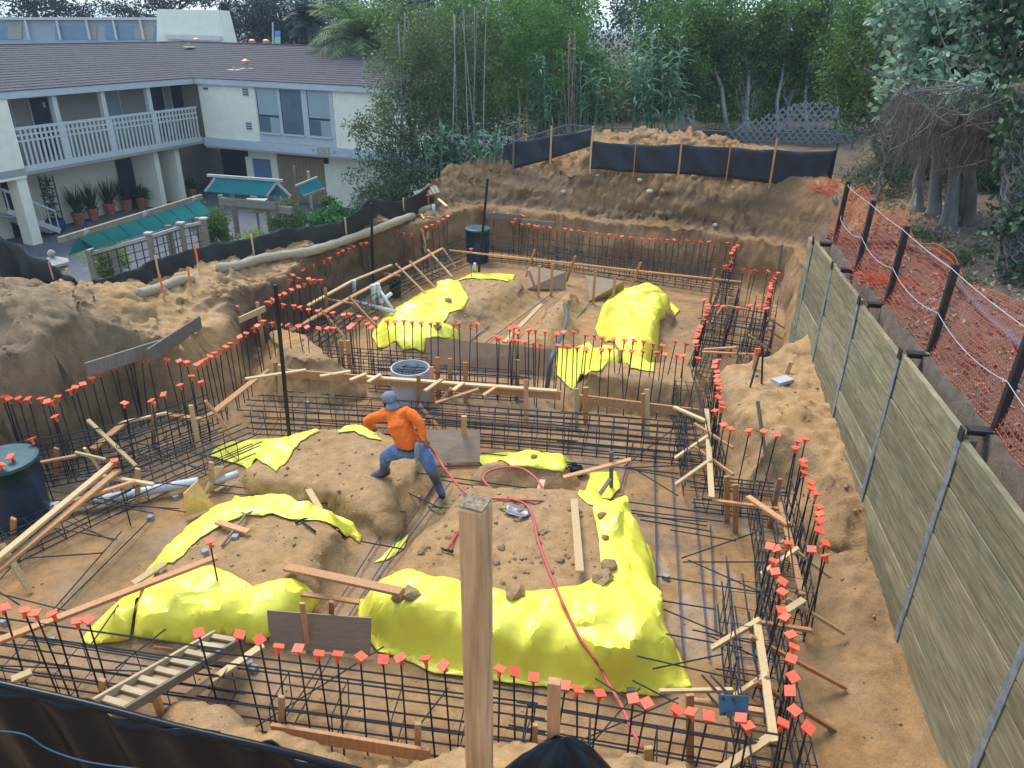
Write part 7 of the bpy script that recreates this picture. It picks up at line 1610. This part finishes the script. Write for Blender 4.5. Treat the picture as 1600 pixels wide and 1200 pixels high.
wk = thing('person', 'worker in orange long sleeved shirt, jeans and backwards cap pulling a red hose', 'person', [hip[0], hip[1], lf[2] - .05])
b = MB()
capsule(b, [hip, wst, chs, nck], [.11, .11, .11, .05]); capsule(b, [nck, (nck + hd) / 2, hd], [.055, .056, .06])
b.lathe([(.001, -.125), (.055, -.115), (.075, -.06), (.085, 0), (.088, .05), (.07, .1), (.001, .125)], hd, 16)
fdir = np.array([-.45, .85, -.2]); fdir /= np.linalg.norm(fdir); sdir = np.cross(fdir, [0, 0, 1]); sdir /= np.linalg.norm(sdir)
capsule(b, [hd + fdir * .07 - [0, 0, .005], hd + fdir * .105 - [0, 0, .03]], [.014, .017], 8)               # nose
for s in (-1, 1): capsule(b, [hd + sdir * s * .083 + [0, 0, .02], hd + sdir * s * .09 - [0, 0, .025]], [.018, .014], 8)   # ears
for S, E_, Wr, Hd in ((sl, el, wl, hl_), (sr_, er, wr, hr_)):
    capsule(b, [S, (S + E_) / 2, E_, (E_ + Wr) / 2, Wr], [.042, .04, .036, .034, .027])
    d = Hd - Wr; d /= np.linalg.norm(d); s_ = np.cross(d, [0, 1, .2]); s_ /= np.linalg.norm(s_); u_ = np.cross(s_, d)
    capsule(b, [Wr, Wr + d * .05, Wr + d * .085], [.028, .036, .036])
    for k, l in enumerate((.068, .08, .076, .06)):
        f0 = Wr + d * .085 + s_ * (.027 - .018 * k); capsule(b, [f0, f0 + d * l * .55 + u_ * .012, f0 + d * l * .7 + u_ * .045], [.0105, .0100, .0088], 6)
    f0 = Wr + d * .03 + s_ * .034; capsule(b, [f0, f0 + d * .03 + s_ * .022, f0 + d * .06 + s_ * .02 + u_ * .02], [.012, .011, .009], 6)
for H_, K, A_2, T_ in ((hl, kl, al, tl), (hr, kr, ar, tr_)):
    capsule(b, [H_, (H_ + K) / 2, K, (K + A_2) / 2, A_2], [.085, .075, .056, .055, .04]); capsule(b, [A_2, T_], [.035, .03])
skin(b, 'body', M_SKIN, wk, .009, 3)
s = MB()
mid_ = (chs + wst) / 2
capsule(s, [wst - (chs - wst) * .12, wst, mid_, chs, chs + (nck - chs) * .55], [.158, .165, .172, .178, .125], 16)
capsule(s, [sl + (nck - sl) * .3, chs + (nck - chs) * .45, sr_ + (nck - sr_) * .3], [.075, .10, .08]); capsule(s, [chs + (nck - chs) * .4, nck], [.11, .066])
for S, E_, Wr in ((sl, el, wl), (sr_, er, wr)): capsule(s, [S + (chs - S) * .12, (S + E_) / 2, E_, (E_ + Wr) / 2, Wr - (Wr - E_) * .06], [.082, .073, .064, .055, .046])
sh = skin(s, 'shirt', M_ORG, wk, .011, 4)
tx = bpy.data.textures.new('folds', 'CLOUDS'); tx.noise_scale = .06; tx.noise_depth = 2
dm = sh.modifiers.new('folds', 'DISPLACE'); dm.texture = tx; dm.strength = .022; dm.mid_level = .5; dm.texture_coords = 'LOCAL'
j = MB()
capsule(j, [hip + (wst - hip) * .9, hip + (wst - hip) * .3, hip], [.145, .152, .14], 16)
for H_, K, A_2 in ((hl, kl, al), (hr, kr, ar)):
    sh_ = K + (A_2 - K) * .30; capsule(j, [hip + (H_ - hip) * .7, H_ + (K - H_) * .35, K - (K - H_) * .1, K + (A_2 - K) * .12, sh_], [.122, .112, .092, .088, .085])
jn = skin(j, 'jeans', M_JEAN, wk, .011, 4); dm = jn.modifiers.new('folds', 'DISPLACE'); dm.texture = tx; dm.strength = .025; dm.mid_level = .5; dm.texture_coords = 'LOCAL'
for K, A_2, T_ in ((kl, al, tl), (kr, ar, tr_)):
    m_ = MB(); top_ = K + (A_2 - K) * .22; capsule(m_, [top_, (top_ + A_2) / 2, A_2], [.082, .074, .066]); fd = (T_ - A_2) / np.linalg.norm(T_ - A_2); capsule(m_, [A_2 - fd * .05 - [0, 0, .01], A_2 + fd * .05 - [0, 0, .015], A_2 + fd * .13 - [0, 0, .03], A_2 + fd * .2 - [0, 0, .035]], [.062, .066, .062, .058])
    bo = skin(m_, 'boot', M_BOOT, wk, .010, 3)
    sl_ = MB(); capsule(sl_, [A_2 - fd * .06 - [0, 0, .055], A_2 + fd * .08 - [0, 0, .06], A_2 + fd * .21 - [0, 0, .065]], [.048, .05, .048]); skin(sl_, 'sole', M_SOLE, bo, .010, 2)
# backwards cap
cb = hd + np.array([0, 0, .035]); c_ = MB()
c_.lathe([(.104, -.02), (.106, .02), (.098, .06), (.07, .095), (.03, .112), (.001, .115)], cb, 20)
ca = c_.build('cap', M_CAPH, wk, smooth=True); ca.modifiers.new('t', 'SOLIDIFY').thickness = .006
V = []; Q = []; back_ = -fdir.copy(); back_[2] = 0; back_ /= np.linalg.norm(back_)
for i in range(4):
    for k in range(9):
        u = (k / 8 * 2 - 1) * .75; rad = .102 + .027 * i * (1 - .35 * abs(u)); V.append(cb + np.array([0, 0, -.018 - .022 * i - .012 * u * u]) + rad * (back_ * math.cos(u) + sdir * math.sin(u)))
for i in range(3):
    for k in range(8): q = i * 9 + k; Q.append((q, q + 1, q + 10, q + 9))
o = MB().add(np.array(V), Q).build('visor', M_CAPH, ca, smooth=True); o.modifiers.new('t', 'SOLIDIFY').thickness = .005
em = MB(); cc = cb + back_ * .104 + np.array([0, 0, .03]); t1 = sdir; t2 = np.array([0, 0, 1.0])
ring = [cc + (t1 * math.cos(a) + t2 * math.sin(a)) * .026 for a in np.linspace(0, 6.283, 17)]; em.tube(ring, .004, 5); em.tube([cc + t1 * .014, cc - t2 * .012, cc - t1 * .014], .004, 5); em.build('emblem', M_LOGO, ca)
hh = MB(); hh.lathe([(.09, -.06), (.094, -.02), (.095, .03)], hd + np.array([0, 0, .0]) - fdir * .006, 16); hh.build('hair', M_HAIR, wk, smooth=True)
# work gloves hanging from the back pocket
gl = MB(); g0 = J(652, 694, Y0 - .18); g1 = J(651, 722, Y0 - .2); capsule(gl, [g0, (g0 + g1) / 2, g1], [.03, .042, .016]); go = skin(gl, 'glove', M_GLV, wk, .010, 2)
# red hose, held in the right hand, looping over the mound
hpts = [hr_ + np.array([-.04, .06, .02]), hr_] + [W(x, y, z) for x, y, z in ((675, 703, .72), (692, 728, .55), (707, 748, .60), (725, 768, .66), (745, 779, .68))] + [PT(x, y) + np.array([0, 0, .03]) for x, y in ((775, 782), (815, 784), (842, 785))] + [W(x, y, z) for x, y, z in ((856, 782, .55), (848, 763, .42), (835, 745, .38), (815, 732, .38), (790, 730, .38), (765, 736, .36), (755, 746, .34), (760, 756, .34), (778, 770, .45))] + [PS(x, y) + np.array([0, 0, .03]) for x, y in ((800, 782), (822, 792), (834, 815), (840, 845), (850, 875), (862, 905))] + [PS(x, y) + np.array([0, 0, .035]) for x, y in ((870, 925), (878, 945), (885, 960), (892, 975), (900, 991), (908, 1006), (919, 1021), (930, 1036), (940, 1052))] + [W(953, 1072, .30), W(970, 1100, .45), W(985, 1135, .52), W(1003, 1170, .55)]
tag(MB().tube(smooth_path(hpts, 6), .017, 8).build('air_hose', M_RED, smooth=True, origin=hpts[0]), 'long red hose from the worker hand looping over the large mound to the front', 'hose')

bl = MB(); ring = [hip + (wst - hip) * .55 + (RIGHT * math.cos(a) * .158 + np.array([0, 1, 0]) * math.sin(a) * .158) for a in np.linspace(0, 6.283, 25)]
bl.tube(ring, .02, 6); bl.build('belt', mat('leather belt', (.05, .03, .02), .6), wk, smooth=True)

# ================================================================ thin haze volume, added to lift shadows toward blue
hb = MB().box((0, 0, 0), (1, 1, 1)); hz_o = hb.build('haze', None); hz_o.location = (0, 550, 5.5); hz_o.scale = (1500, 1800, 26)
hm = bpy.data.materials.new('haze'); hm.use_nodes = True; ht = hm.node_tree; ht.nodes.clear()
ho = ht.nodes.new('ShaderNodeOutputMaterial'); hv = ht.nodes.new('ShaderNodeVolumePrincipled')
hv.inputs['Color'].default_value = (.72, .86, 1, 1); hv.inputs['Density'].default_value = .0007; hv.inputs['Anisotropy'].default_value = .2
ht.links.new(hv.outputs[0], ho.inputs['Volume']); hz_o.data.materials.append(hm); hz_o['kind'] = 'stuff'
hz_o['label'] = 'added thin bluish haze over the whole site'; hz_o['category'] = 'haze'
